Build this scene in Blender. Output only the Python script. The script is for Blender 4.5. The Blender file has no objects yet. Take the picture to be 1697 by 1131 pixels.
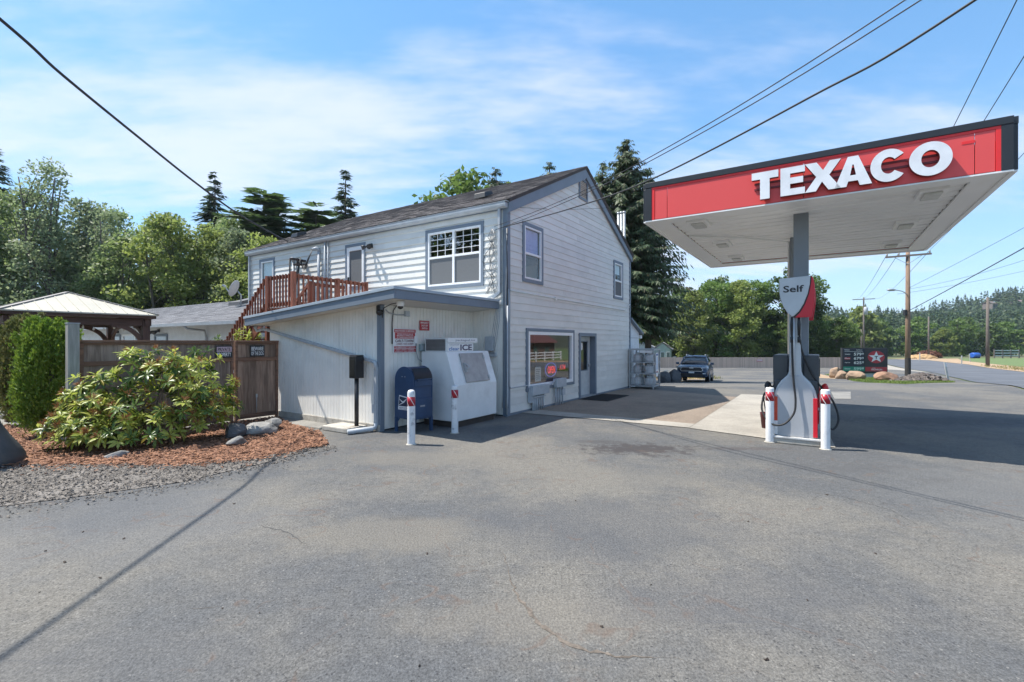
import bpy, bmesh, math, random
import numpy as np
from mathutils import Vector, Matrix

R = math.radians
scene = bpy.context.scene
COL = scene.collection
random.seed(7)

# ------------------------------------------------------------------ camera, sky, sun, exposure
cam_d = bpy.data.cameras.new('camera')
cam = bpy.data.objects.new('camera', cam_d)
COL.objects.link(cam)
cam.location = (0, 0, 1.75)
cam.rotation_euler = (R(90), 0, 0)
cam_d.sensor_width = 36
cam_d.lens = 16.61
cam_d.shift_y = 0.001
cam_d.clip_start = 0.05
cam_d.clip_end = 3000
scene.camera = cam

SUN = Vector((-0.572, 0.094, 1.0)).normalized()          # towards the sun
SUN_EL = math.asin(SUN.z)
SUN_AZ = math.atan2(SUN.x, SUN.y)                       # clockwise from +Y
sun_d = bpy.data.lights.new('sun', 'SUN')
sun = bpy.data.objects.new('sun', sun_d)
COL.objects.link(sun)
sun.rotation_euler = SUN.to_track_quat('Z', 'Y').to_euler()
sun.location = (-20, 5, 40)
sun_d.energy = 5.0
sun_d.angle = R(0.53)
sun_d.color = (1.0, 0.95, 0.87)

world = bpy.data.worlds.new('World')
scene.world = world
world.use_nodes = True
wt = world.node_tree
for n in list(wt.nodes):
    wt.nodes.remove(n)
def wn(t, **k):
    n = wt.nodes.new(t)
    for a, b in k.items():
        setattr(n, a, b)
    return n
w_out = wn('ShaderNodeOutputWorld')
w_bg = wn('ShaderNodeBackground')
w_bg.inputs['Strength'].default_value = 0.145
w_sky = wn('ShaderNodeTexSky', sky_type='NISHITA')
w_sky.sun_disc = False
w_sky.sun_elevation = SUN_EL
w_sky.sun_rotation = SUN_AZ
w_sky.air_density = 1.0
w_sky.dust_density = 0.15
w_sky.ozone_density = 3.0
w_tc = wn('ShaderNodeTexCoord')
w_sep = wn('ShaderNodeSeparateXYZ')
wt.links.new(w_tc.outputs['Generated'], w_sep.inputs[0])
def wmath(op, a, b=None, c=None):
    n = wn('ShaderNodeMath', operation=op)
    for i, x in enumerate((a, b, c)):
        if x is None:
            continue
        if isinstance(x, (int, float)):
            n.inputs[i].default_value = x
        else:
            wt.links.new(x, n.inputs[i])
    return n.outputs[0]
zc = wmath('MAXIMUM', w_sep.outputs['Z'], 0.0)
den = wmath('ADD', zc, 0.16)
px = wmath('DIVIDE', w_sep.outputs['X'], den)
py = wmath('DIVIDE', w_sep.outputs['Y'], den)
w_cmb = wn('ShaderNodeCombineXYZ')
wt.links.new(px, w_cmb.inputs[0]); wt.links.new(py, w_cmb.inputs[1])
def wnoise(scale, detail, rough, off, stretch):
    mp = wn('ShaderNodeMapping')
    mp.inputs['Scale'].default_value = stretch
    mp.inputs['Location'].default_value = off
    mp.inputs['Rotation'].default_value = (0, 0, R(-18))
    wt.links.new(w_cmb.outputs[0], mp.inputs[0])
    n = wn('ShaderNodeTexNoise')
    n.inputs['Scale'].default_value = scale
    n.inputs['Detail'].default_value = detail
    n.inputs['Roughness'].default_value = rough
    wt.links.new(mp.outputs[0], n.inputs['Vector'])
    return n.outputs[0]
c1 = wnoise(0.62, 6, 0.55, (-10.85, 17.81, 0), (0.8, 1.3, 1))
c2 = wnoise(3.2, 6, 0.6, (16.06, -18.78, 0), (0.55, 1.5, 1))
cs = wmath('ADD', wmath('MULTIPLY', c1, 0.72), wmath('MULTIPLY', c2, 0.28))
mr = wn('ShaderNodeMapRange', interpolation_type='SMOOTHSTEP')
mr.inputs[1].default_value = 0.46; mr.inputs[2].default_value = 0.64
mr.inputs[3].default_value = 0.0; mr.inputs[4].default_value = 0.72
wt.links.new(cs, mr.inputs[0])
w_mix = wn('ShaderNodeMix', data_type='RGBA')
wt.links.new(mr.outputs[0], w_mix.inputs[0])
w_s1 = wn('ShaderNodeVectorMath', operation='SCALE'); w_s1.inputs['Scale'].default_value = 0.2
wt.links.new(w_sky.outputs[0], w_s1.inputs[0])
w_gm = wn('ShaderNodeGamma'); w_gm.inputs['Gamma'].default_value = 0.62          # softer horizon, as clear summer air photographs
wt.links.new(w_s1.outputs[0], w_gm.inputs[0])
w_tint = wn('ShaderNodeVectorMath', operation='MULTIPLY')
wt.links.new(w_gm.outputs[0], w_tint.inputs[0])
w_tint.inputs[1].default_value = (2.12, 3.66, 4.85)
hz = wmath('POWER', 2.718, wmath('MULTIPLY', zc, -7.0))
w_hz = wn('ShaderNodeMix', data_type='RGBA')
wt.links.new(wmath('MULTIPLY', hz, 0.75), w_hz.inputs[0])
wt.links.new(w_tint.outputs[0], w_hz.inputs[6])
w_hz.inputs[7].default_value = (4.0, 4.45, 5.0, 1)
wt.links.new(w_hz.outputs[2], w_mix.inputs[6])
w_mix.inputs[7].default_value = (4.2, 4.35, 4.9, 1)       # lit high cloud, in the sky texture's own units
wt.links.new(w_mix.outputs[2], w_bg.inputs['Color'])
wt.links.new(w_bg.outputs[0], w_out.inputs['Surface'])

scene.view_settings.view_transform = 'Standard'
scene.view_settings.look = 'None'
scene.view_settings.exposure = 0.72
scene.view_settings.gamma = 1.0
scene.view_settings.use_curve_mapping = False
scene.render.engine = 'CYCLES'
scene.cycles.max_bounces = 6
scene.cycles.diffuse_bounces = 4
scene.cycles.glossy_bounces = 3
scene.cycles.transmission_bounces = 4
scene.cycles.transparent_max_bounces = 8
scene.cycles.use_denoising = True

# ------------------------------------------------------------------ frames of reference
C0 = (-0.12, 11.14)                                     # front corner of the store
ANG = math.atan2(0.836, 0.548)
UX, UY = math.cos(ANG), math.sin(ANG)
def L(x, y, z=0.0):                                     # store frame -> world
    return Vector((C0[0] + UX * x - UY * y, C0[1] + UY * x + UX * y, z))

GYT = [(-200, 0), (17, 0), (18.5, -.02), (20, -.08), (22, -.22), (25, -.43), (28, -.65), (31, -.82), (34, -.96), (40, -1.2),
       (50, -1.5), (60, -1.78), (68, -2.0), (90, -2.3), (120, -2.6), (160, -2.8), (200, -3), (3000, -3)]
def g(Y):
    for (a, za), (b, zb) in zip(GYT, GYT[1:]):
        if Y <= b:
            return za + (zb - za) * (Y - a) / (b - a)
    return -3.0

# ------------------------------------------------------------------ materials
MATS = {}
def newmat(name):
    m = bpy.data.materials.new(name)
    m.use_nodes = True
    nt = m.node_tree
    b = nt.nodes['Principled BSDF']
    return m, nt, b
def nd(nt, t, **k):
    n = nt.nodes.new(t)
    for a, b in k.items():
        setattr(n, a, b)
    return n
def mathn(nt, op, a, b=None, clamp=False):
    n = nt.nodes.new('ShaderNodeMath'); n.operation = op; n.use_clamp = clamp
    for i, x in enumerate((a, b)):
        if x is None: continue
        if isinstance(x, (int, float)): n.inputs[i].default_value = x
        else: nt.links.new(x, n.inputs[i])
    return n.outputs[0]
def noise(nt, vec, scale, detail=3, rough=.55, stretch=None):
    if stretch:
        mp = nt.nodes.new('ShaderNodeMapping'); mp.inputs['Scale'].default_value = stretch
        nt.links.new(vec, mp.inputs[0]); vec = mp.outputs[0]
    n = nt.nodes.new('ShaderNodeTexNoise')
    n.inputs['Scale'].default_value = scale; n.inputs['Detail'].default_value = detail; n.inputs['Roughness'].default_value = rough
    nt.links.new(vec, n.inputs['Vector'])
    return n.outputs[0]
def ramp(nt, fac, lo, hi, a=0.0, b=1.0):
    n = nt.nodes.new('ShaderNodeMapRange'); n.interpolation_type = 'SMOOTHSTEP'
    n.inputs[1].default_value = lo; n.inputs[2].default_value = hi; n.inputs[3].default_value = a; n.inputs[4].default_value = b
    nt.links.new(fac, n.inputs[0])
    return n.outputs[0]
def mixc(nt, fac, a, b, mode='MIX'):
    n = nt.nodes.new('ShaderNodeMix'); n.data_type = 'RGBA'; n.blend_type = mode
    for i, x in ((0, fac), (6, a), (7, b)):
        if isinstance(x, (int, float)): n.inputs[i].default_value = x
        elif isinstance(x, (tuple, list)): n.inputs[i].default_value = (*x[:3], 1)
        else: nt.links.new(x, n.inputs[i])
    return n.outputs[2]
def scale_col(nt, col, fac):                            # colour times a grey factor
    n = nt.nodes.new('ShaderNodeVectorMath'); n.operation = 'SCALE'
    if isinstance(col, (tuple, list)): n.inputs[0].default_value = col[:3]
    else: nt.links.new(col, n.inputs[0])
    if isinstance(fac, (int, float)): n.inputs['Scale'].default_value = fac
    else: nt.links.new(fac, n.inputs['Scale'])
    return n.outputs[0]
def bump(nt, b, h, strength=.3, dist=.01):
    n = nt.nodes.new('ShaderNodeBump'); n.inputs['Strength'].default_value = strength; n.inputs['Distance'].default_value = dist
    nt.links.new(h, n.inputs['Height']); nt.links.new(n.outputs[0], b.inputs['Normal'])
def coords(nt, jitter=True):
    tc = nt.nodes.new('ShaderNodeTexCoord')
    v = tc.outputs['Object']
    if jitter:
        oi = nt.nodes.new('ShaderNodeObjectInfo')
        s = nt.nodes.new('ShaderNodeVectorMath'); s.operation = 'MULTIPLY_ADD'
        cm = nt.nodes.new('ShaderNodeCombineXYZ')
        for i in range(3): nt.links.new(oi.outputs['Random'], cm.inputs[i])
        nt.links.new(cm.outputs[0], s.inputs[0]); s.inputs[1].default_value = (17, 31, 53); nt.links.new(v, s.inputs[2])
        v = s.outputs[0]
    return v
def M(name, col, rough=.6, var=.08, vs=4., dirt=None, bs=None, bst=.15, metal=0., ov=0., stretch=None, spec=.5, world=False):
    """painted / plain surface: broad tone variation, optional dirt colour, optional fine relief, per-object variation"""
    if name in MATS: return MATS[name]
    m, nt, b = newmat(name)
    if world:
        v = nd(nt, 'ShaderNodeNewGeometry').outputs['Position']
    else:
        v = coords(nt)
    f = ramp(nt, noise(nt, v, vs, 5, .6, stretch), .3, .7, 1 - var, 1 + var)
    if ov:
        oi = nd(nt, 'ShaderNodeObjectInfo')
        f = mathn(nt, 'MULTIPLY', f, ramp(nt, oi.outputs['Random'], 0, 1, 1 - ov, 1 + ov))
    c = scale_col(nt, col, f)
    if dirt:
        dcol, amt, ds = dirt
        c = mixc(nt, ramp(nt, noise(nt, v, ds, 6, .65, stretch), .5, .72, 0, amt), c, dcol)
    nt.links.new(c, b.inputs['Base Color'])
    b.inputs['Roughness'].default_value = rough
    b.inputs['Metallic'].default_value = metal
    b.inputs['Specular IOR Level'].default_value = spec
    if bs: bump(nt, b, noise(nt, v, bs, 4, .6, stretch), bst, .01)
    MATS[name] = m
    return m
def wood(name, col, col2, rough=.75, ov=.18, axis='Z', sc=1.0):
    if name in MATS: return MATS[name]
    m, nt, b = newmat(name)
    v = coords(nt)
    st = {'Z': (14, 14, 1.2), 'X': (1.2, 14, 14), 'Y': (14, 1.2, 14)}[axis]
    n1 = noise(nt, v, 1.6 * sc, 6, .62, st)
    n2 = noise(nt, v, .9 * sc, 3, .5)
    c = mixc(nt, ramp(nt, n1, .32, .68), col, col2)
    c = mixc(nt, ramp(nt, n2, .5, .72, 0, .55), c, tuple(x * .45 for x in col))
    oi = nd(nt, 'ShaderNodeObjectInfo')
    c = scale_col(nt, c, ramp(nt, oi.outputs['Random'], 0, 1, 1 - ov, 1 + ov))
    nt.links.new(c, b.inputs['Base Color'])
    b.inputs['Roughness'].default_value = rough
    bump(nt, b, n1, .25, .004)
    MATS[name] = m
    return m
def leafm(name, c1, c2, trans=.3, rough=.5, c3=None):
    if name in MATS: return MATS[name]
    m, nt, b = newmat(name)
    geo = nd(nt, 'ShaderNodeNewGeometry')
    oi = nd(nt, 'ShaderNodeObjectInfo')
    r = geo.outputs['Random Per Island']
    c = mixc(nt, r, c1, c2)
    if c3:
        c = mixc(nt, ramp(nt, mathn(nt, 'FRACT', mathn(nt, 'MULTIPLY', r, 17.3)), .9, .93), c, c3)
    c = scale_col(nt, c, ramp(nt, oi.outputs['Random'], 0, 1, .82, 1.18))
    nt.links.new(c, b.inputs['Base Color'])
    b.inputs['Roughness'].default_value = rough
    b.inputs['Specular IOR Level'].default_value = .35
    tr = nd(nt, 'ShaderNodeBsdfTranslucent')
    nt.links.new(scale_col(nt, c, 1.3), tr.inputs['Color'])
    mx = nd(nt, 'ShaderNodeMixShader'); mx.inputs[0].default_value = trans
    nt.links.new(b.outputs[0], mx.inputs[1]); nt.links.new(tr.outputs[0], mx.inputs[2])
    nt.links.new(mx.outputs[0], nt.nodes['Material Output'].inputs['Surface'])
    MATS[name] = m
    return m
def islandm(name, c1, c2, rough=.8, spec=.3, bs=None):
    """loose pieces in one mesh (chips, stones, shingles): each piece its own tone"""
    if name in MATS: return MATS[name]
    m, nt, b = newmat(name)
    geo = nd(nt, 'ShaderNodeNewGeometry')
    c = mixc(nt, geo.outputs['Random Per Island'], c1, c2)
    if bs:
        n = noise(nt, geo.outputs['Position'], bs, 4, .7)
        c = scale_col(nt, c, ramp(nt, n, .3, .7, .75, 1.25))
    nt.links.new(c, b.inputs['Base Color'])
    b.inputs['Roughness'].default_value = rough
    b.inputs['Specular IOR Level'].default_value = spec
    MATS[name] = m
    return m
def glassm(name, tint=(.9, .95, .95), rough=.01, refl=1.0, base=.07):
    if name in MATS: return MATS[name]
    m, nt, b = newmat(name)
    nt.nodes.remove(b)
    tr = nd(nt, 'ShaderNodeBsdfTransparent'); tr.inputs[0].default_value = (*tint, 1)
    gl = nd(nt, 'ShaderNodeBsdfGlossy'); gl.inputs['Roughness'].default_value = rough
    fr = nd(nt, 'ShaderNodeFresnel'); fr.inputs['IOR'].default_value = 1.55
    mx = nd(nt, 'ShaderNodeMixShader')
    bf = nd(nt, 'ShaderNodeNewGeometry').outputs['Backfacing']
    nt.links.new(mathn(nt, 'MULTIPLY', ramp(nt, fr.outputs[0], 0, 1, base, refl), mathn(nt, 'SUBTRACT', 1.0, bf)), mx.inputs[0])
    nt.links.new(tr.outputs[0], mx.inputs[1]); nt.links.new(gl.outputs[0], mx.inputs[2])
    nt.links.new(mx.outputs[0], nt.nodes['Material Output'].inputs['Surface'])
    MATS[name] = m
    return m
def emitm(name, col, st):
    if name in MATS: return MATS[name]
    m, nt, b = newmat(name)
    b.inputs['Base Color'].default_value = (*col, 1)
    b.inputs['Emission Color'].default_value = (*col, 1)
    b.inputs['Emission Strength'].default_value = st
    MATS[name] = m
    return m

# ------------------------------------------------------------------ mesh builder
class MB:
    def __init__(s, off=(0, 0, 0)):
        s.v = []; s.f = []; s.m = []; s.s = []; s.o = Vector(off)
    def add(s, vs, fs, mi=0, smooth=False):
        n = len(s.v)
        s.v += [tuple(Vector(p) - s.o) for p in vs]
        for i, f in enumerate(fs):
            s.f.append(tuple(n + k for k in f)); s.m.append(mi)
            s.s.append(smooth if isinstance(smooth, bool) else smooth[i])
        return s
    def box(s, x0, x1, y0, y1, z0, z1, mi=0):
        return s.add([(x0, y0, z0), (x1, y0, z0), (x1, y1, z0), (x0, y1, z0), (x0, y0, z1), (x1, y0, z1), (x1, y1, z1), (x0, y1, z1)],
                     [(0, 3, 2, 1), (4, 5, 6, 7), (0, 1, 5, 4), (1, 2, 6, 5), (2, 3, 7, 6), (3, 0, 4, 7)], mi)
    def tbox(s, T, a0, a1, z0, z1, o0, o1, mi=0):       # box given on a wall: along, height, outwards
        P = [T(a, z, o) for a, z, o in ((a0, z0, o0), (a1, z0, o0), (a1, z0, o1), (a0, z0, o1), (a0, z1, o0), (a1, z1, o0), (a1, z1, o1), (a0, z1, o1))]
        return s.add(P, [(0, 3, 2, 1), (4, 5, 6, 7), (0, 1, 5, 4), (1, 2, 6, 5), (2, 3, 7, 6), (3, 0, 4, 7)], mi)
    def bar(s, p0, p1, w, h, mi=0, up=(0, 0, 1)):
        p0 = Vector(p0); p1 = Vector(p1); d = (p1 - p0).normalized()
        up = Vector(up)
        if abs(d.dot(up)) > .98: up = Vector((1, 0, 0))
        a = d.cross(up).normalized() * w / 2; b = a.cross(d).normalized() * h / 2
        V = [p0 - a - b, p0 + a - b, p0 + a + b, p0 - a + b, p1 - a - b, p1 + a - b, p1 + a + b, p1 - a + b]
        return s.add(V, [(0, 1, 2, 3), (7, 6, 5, 4), (0, 4, 5, 1), (1, 5, 6, 2), (2, 6, 7, 3), (3, 7, 4, 0)], mi)
    def tube(s, pts, r, n=8, mi=0, caps=True):
        pts = [Vector(p) for p in pts]; k = len(pts)
        rr = r if isinstance(r, (list, tuple)) else [r] * k
        V = []; F = []; S = []
        prev = None
        for i, p in enumerate(pts):
            d = (pts[min(i + 1, k - 1)] - pts[max(i - 1, 0)]).normalized()
            if prev is None:
                a = d.orthogonal().normalized()
            else:
                a = (prev - d * prev.dot(d))
                a = a.normalized() if a.length > 1e-6 else d.orthogonal().normalized()
            prev = a; b = d.cross(a)
            for j in range(n):
                t = 2 * math.pi * j / n
                V.append(p + (a * math.cos(t) + b * math.sin(t)) * rr[i])
        for i in range(k - 1):
            for j in range(n):
                F.append((i * n + j, i * n + (j + 1) % n, (i + 1) * n + (j + 1) % n, (i + 1) * n + j)); S.append(True)
        if caps:
            F.append(tuple(range(n - 1, -1, -1))); S.append(False)
            F.append(tuple((k - 1) * n + j for j in range(n))); S.append(False)
        return s.add(V, F, mi, S)
    def lathe(s, prof, n=20, c=(0, 0, 0), mi=0, smooth=True):
        V = []; F = []
        for r, z in prof:
            for j in range(n):
                t = 2 * math.pi * j / n
                V.append((c[0] + r * math.cos(t), c[1] + r * math.sin(t), c[2] + z))
        k = len(prof)
        for i in range(k - 1):
            for j in range(n):
                F.append((i * n + j, i * n + (j + 1) % n, (i + 1) * n + (j + 1) % n, (i + 1) * n + j))
        S = [smooth] * len(F)
        F.append(tuple(range(n - 1, -1, -1))); F.append(tuple((k - 1) * n + j for j in range(n))); S += [False, False]
        return s.add(V, F, mi, S)
    def prism(s, pts, vec, mi=0, smooth=False):         # flat outline pushed along vec
        n = len(pts); vec = Vector(vec)
        V = [Vector(p) for p in pts] + [Vector(p) + vec for p in pts]
        F = [tuple(range(n - 1, -1, -1)), tuple(range(n, 2 * n))]; S = [False, False]
        for i in range(n):
            F.append((i, (i + 1) % n, n + (i + 1) % n, n + i)); S.append(smooth)
        return s.add(V, F, mi, S)
    def loft(s, rings, mi=0, closed=True, caps=True, smooth=True):
        n = len(rings[0]); V = [p for r in rings for p in r]; F = []
        for i in range(len(rings) - 1):
            for j in range(n if closed else n - 1):
                F.append((i * n + j, i * n + (j + 1) % n, (i + 1) * n + (j + 1) % n, (i + 1) * n + j))
        S = [smooth] * len(F)
        if caps:
            F.append(tuple(range(n - 1, -1, -1))); F.append(tuple((len(rings) - 1) * n + j for j in range(n))); S += [False, False]
        return s.add(V, F, mi, S)
    def mesh(s, name, mats):
        me = bpy.data.meshes.new(name)
        me.from_pydata(s.v, [], s.f)
        for m in (mats if isinstance(mats, (list, tuple)) else [mats]): me.materials.append(m)
        me.polygons.foreach_set('material_index', s.m)
        me.polygons.foreach_set('use_smooth', s.s)
        me.update()
        return me
    def build(s, name, mats, parent=None, bevel=0, label=None, fix=True):
        me = s.mesh(name, mats)
        if fix:
            bm = bmesh.new(); bm.from_mesh(me); bmesh.ops.recalc_face_normals(bm, faces=bm.faces); bm.to_mesh(me); bm.free()
        o = link(name, me, parent)
        if bevel:
            md = o.modifiers.new('edge', 'BEVEL'); md.width = bevel; md.segments = 2; md.limit_method = 'ANGLE'; md.angle_limit = R(35)
        if label: o['label'] = label
        return o
def link(name, me, parent=None, loc=None):
    o = bpy.data.objects.new(name, me)
    COL.objects.link(o)
    if parent is not None: o.parent = parent
    if loc is not None: o.location = loc
    return o
def tag(o, label, cat, group=None, kind=None):
    o['label'] = label; o['category'] = cat
    if group: o['group'] = group
    if kind: o['kind'] = kind
    return o
def thing(name, label, cat, loc=(0, 0, 0), rotz=0., group=None):
    o = link(name, None); o.location = loc; o.rotation_euler = (0, 0, rotz)
    o.empty_display_size = .2
    return tag(o, label, cat, group)
def structure(o): o['kind'] = 'structure'; return o
def stuff(o): o['kind'] = 'stuff'; return o
def copy_tree(o, parent=None):
    c = o.copy(); COL.objects.link(c)
    if parent is not None: c.parent = parent; c.matrix_parent_inverse = o.matrix_parent_inverse.copy()
    for ch in list(o.children): copy_tree(ch, c)
    return c

# flat lettering -------------------------------------------------
_TXT = {}
def prepare_text(strings):
    tmp = []
    for s, bold in strings:
        cu = bpy.data.curves.new('lettering', 'FONT'); cu.body = s; cu.resolution_u = 3
        cu.extrude = 0.01; cu.offset = bold
        cu.align_x = 'LEFT'; cu.space_character = 1.0 + max(0, bold - .03) * 2.2
        o = bpy.data.objects.new('lettering', cu); COL.objects.link(o); tmp.append((s, bold, o, cu))
    dg = bpy.context.evaluated_depsgraph_get(); dg.update()
    for s, bold, o, cu in tmp:
        me = bpy.data.meshes.new_from_object(o.evaluated_get(dg))
        co = np.zeros(len(me.vertices) * 3); me.vertices.foreach_get('co', co); co = co.reshape(-1, 3)
        lo = co.min(0); hi = co.max(0); hi[2] = lo[2] + max(1e-6, hi[2] - lo[2])
        co = (co - lo) / (hi - lo); co[:, :2] -= .5
        me.vertices.foreach_set('co', co.ravel()); me.update()
        _TXT[(s, bold)] = me
    for s, bold, o, cu in tmp:
        bpy.data.objects.remove(o); bpy.data.curves.remove(cu)
def text(parent, s, c, right, up, w, h, mat, depth=.004, bold=.0, name='lettering'):
    me = _TXT[(s, bold)].copy(); me.materials.clear(); me.materials.append(mat)
    o = link(name, me, parent)
    right = Vector(right).normalized(); up = Vector(up).normalized(); out = right.cross(up)
    m = Matrix((right * w, up * h, out * depth)).transposed().to_4x4(); m.translation = Vector(c)
    o.matrix_basis = m
    return o

# ------------------------------------------------------------------ lettering used below (converted in one go)
prepare_text([(s, b) for s, b in [
    ('Self', .018), ('UNAUTHORIZED OR IMPROPERLY', .01), ('PARKED VEHICLES WILL BE', .01), ('IMPOUNDED AT OWNER\'S COST', .01), ('AT OWNER RISK & EXPENSE', .01),
    ("CARL'S TOWING", .02), ('(360) 423-6469', .012), ('24 EMERGENCY SERVICE', .01), ('LIGHT  HEAVY  TOWING', .01), ('LOCKOUTS  TIRES  WINCHING', .01),
    ('EMERGENCY', .015), ('SHUT-OFF', .015), ('SWITCH', .015), ('packaged ice', .012), ('crystal', .008), ('clear', .015), ('ICE', .03),
    ('PRIVATE', .015), ('PROPERTY', .015), ('BEWARE', .012), ('OF THE DOG', .012), ('UNITED STATES', .01), ('POSTAL SERVICE', .01),
    ('TEXACO', .03), ('Self Serve', .01), ('Unleaded', .01), ('Plus', .01), ('Supreme', .01), ('Premium', .01), ('Diesel', .01),
    ('579', .02), ('679', .02), ('625', .02), ('599', .02), ('9', .02), ('T', .05), ('with', .01), ('TECHRON', .015),
    ('OPEN', .01), ('ATM', .01), ('PROPANE', .02), ('NO SMOKING', .01), ('NOTICE', .01), ('PUSH', .01)]])

# ------------------------------------------------------------------ ground sheets
YB = sorted(set([-200, -60, -30, -15, -8] + [a for a, _ in GYT if -200 < a < 2000] + list(range(-6, 18, 2)) + [700, 1500]))
def clip(poly, axis, val, keep_greater):
    out = []
    for i, p in enumerate(poly):
        q = poly[(i + 1) % len(poly)]
        ip = (p[axis] >= val) == keep_greater or p[axis] == val
        iq = (q[axis] >= val) == keep_greater or q[axis] == val
        if ip: out.append(p)
        if ip != iq:
            t = (val - p[axis]) / (q[axis] - p[axis])
            out.append(tuple(p[k] + t * (q[k] - p[k]) for k in range(2)))
    return out
def sheet(name, poly, lift, mat, kind='structure', xb=()):
    """flat sheet lying on the ground profile, lifted a few mm"""
    mb = MB()
    ys = [y for y in YB if min(p[1] for p in poly) < y < max(p[1] for p in poly)]
    edges = [-1e6] + ys + [1e6]
    xs = [-1e6] + [x for x in xb] + [1e6]
    for a, b in zip(edges, edges[1:]):
        band = clip(clip(poly, 1, a, True), 1, b, False) if True else poly
        if len(band) < 3: continue
        for xa, xc in zip(xs, xs[1:]):
            q = clip(clip(band, 0, xa, True), 0, xc, False)
            if len(q) < 3: continue
            qq = []
            for p in q:
                if not qq or (abs(p[0] - qq[-1][0]) + abs(p[1] - qq[-1][1])) > 1e-5: qq.append(p)
            if len(qq) > 1 and (abs(qq[0][0] - qq[-1][0]) + abs(qq[0][1] - qq[-1][1])) < 1e-5: qq.pop()
            if len(qq) < 3: continue
            mb.add([(x, y, g(y) + lift) for x, y in qq], [tuple(range(len(qq)))])
    me = mb.mesh(name, mat)
    bm = bmesh.new(); bm.from_mesh(me); bmesh.ops.remove_doubles(bm, verts=bm.verts, dist=1e-4)
    bmesh.ops.triangulate(bm, faces=bm.faces)
    for f in bm.faces:
        if f.normal.z < 0: f.normal_flip()
    bm.to_mesh(me); bm.free()
    o = link(name, me); o['kind'] = kind
    return o

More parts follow.
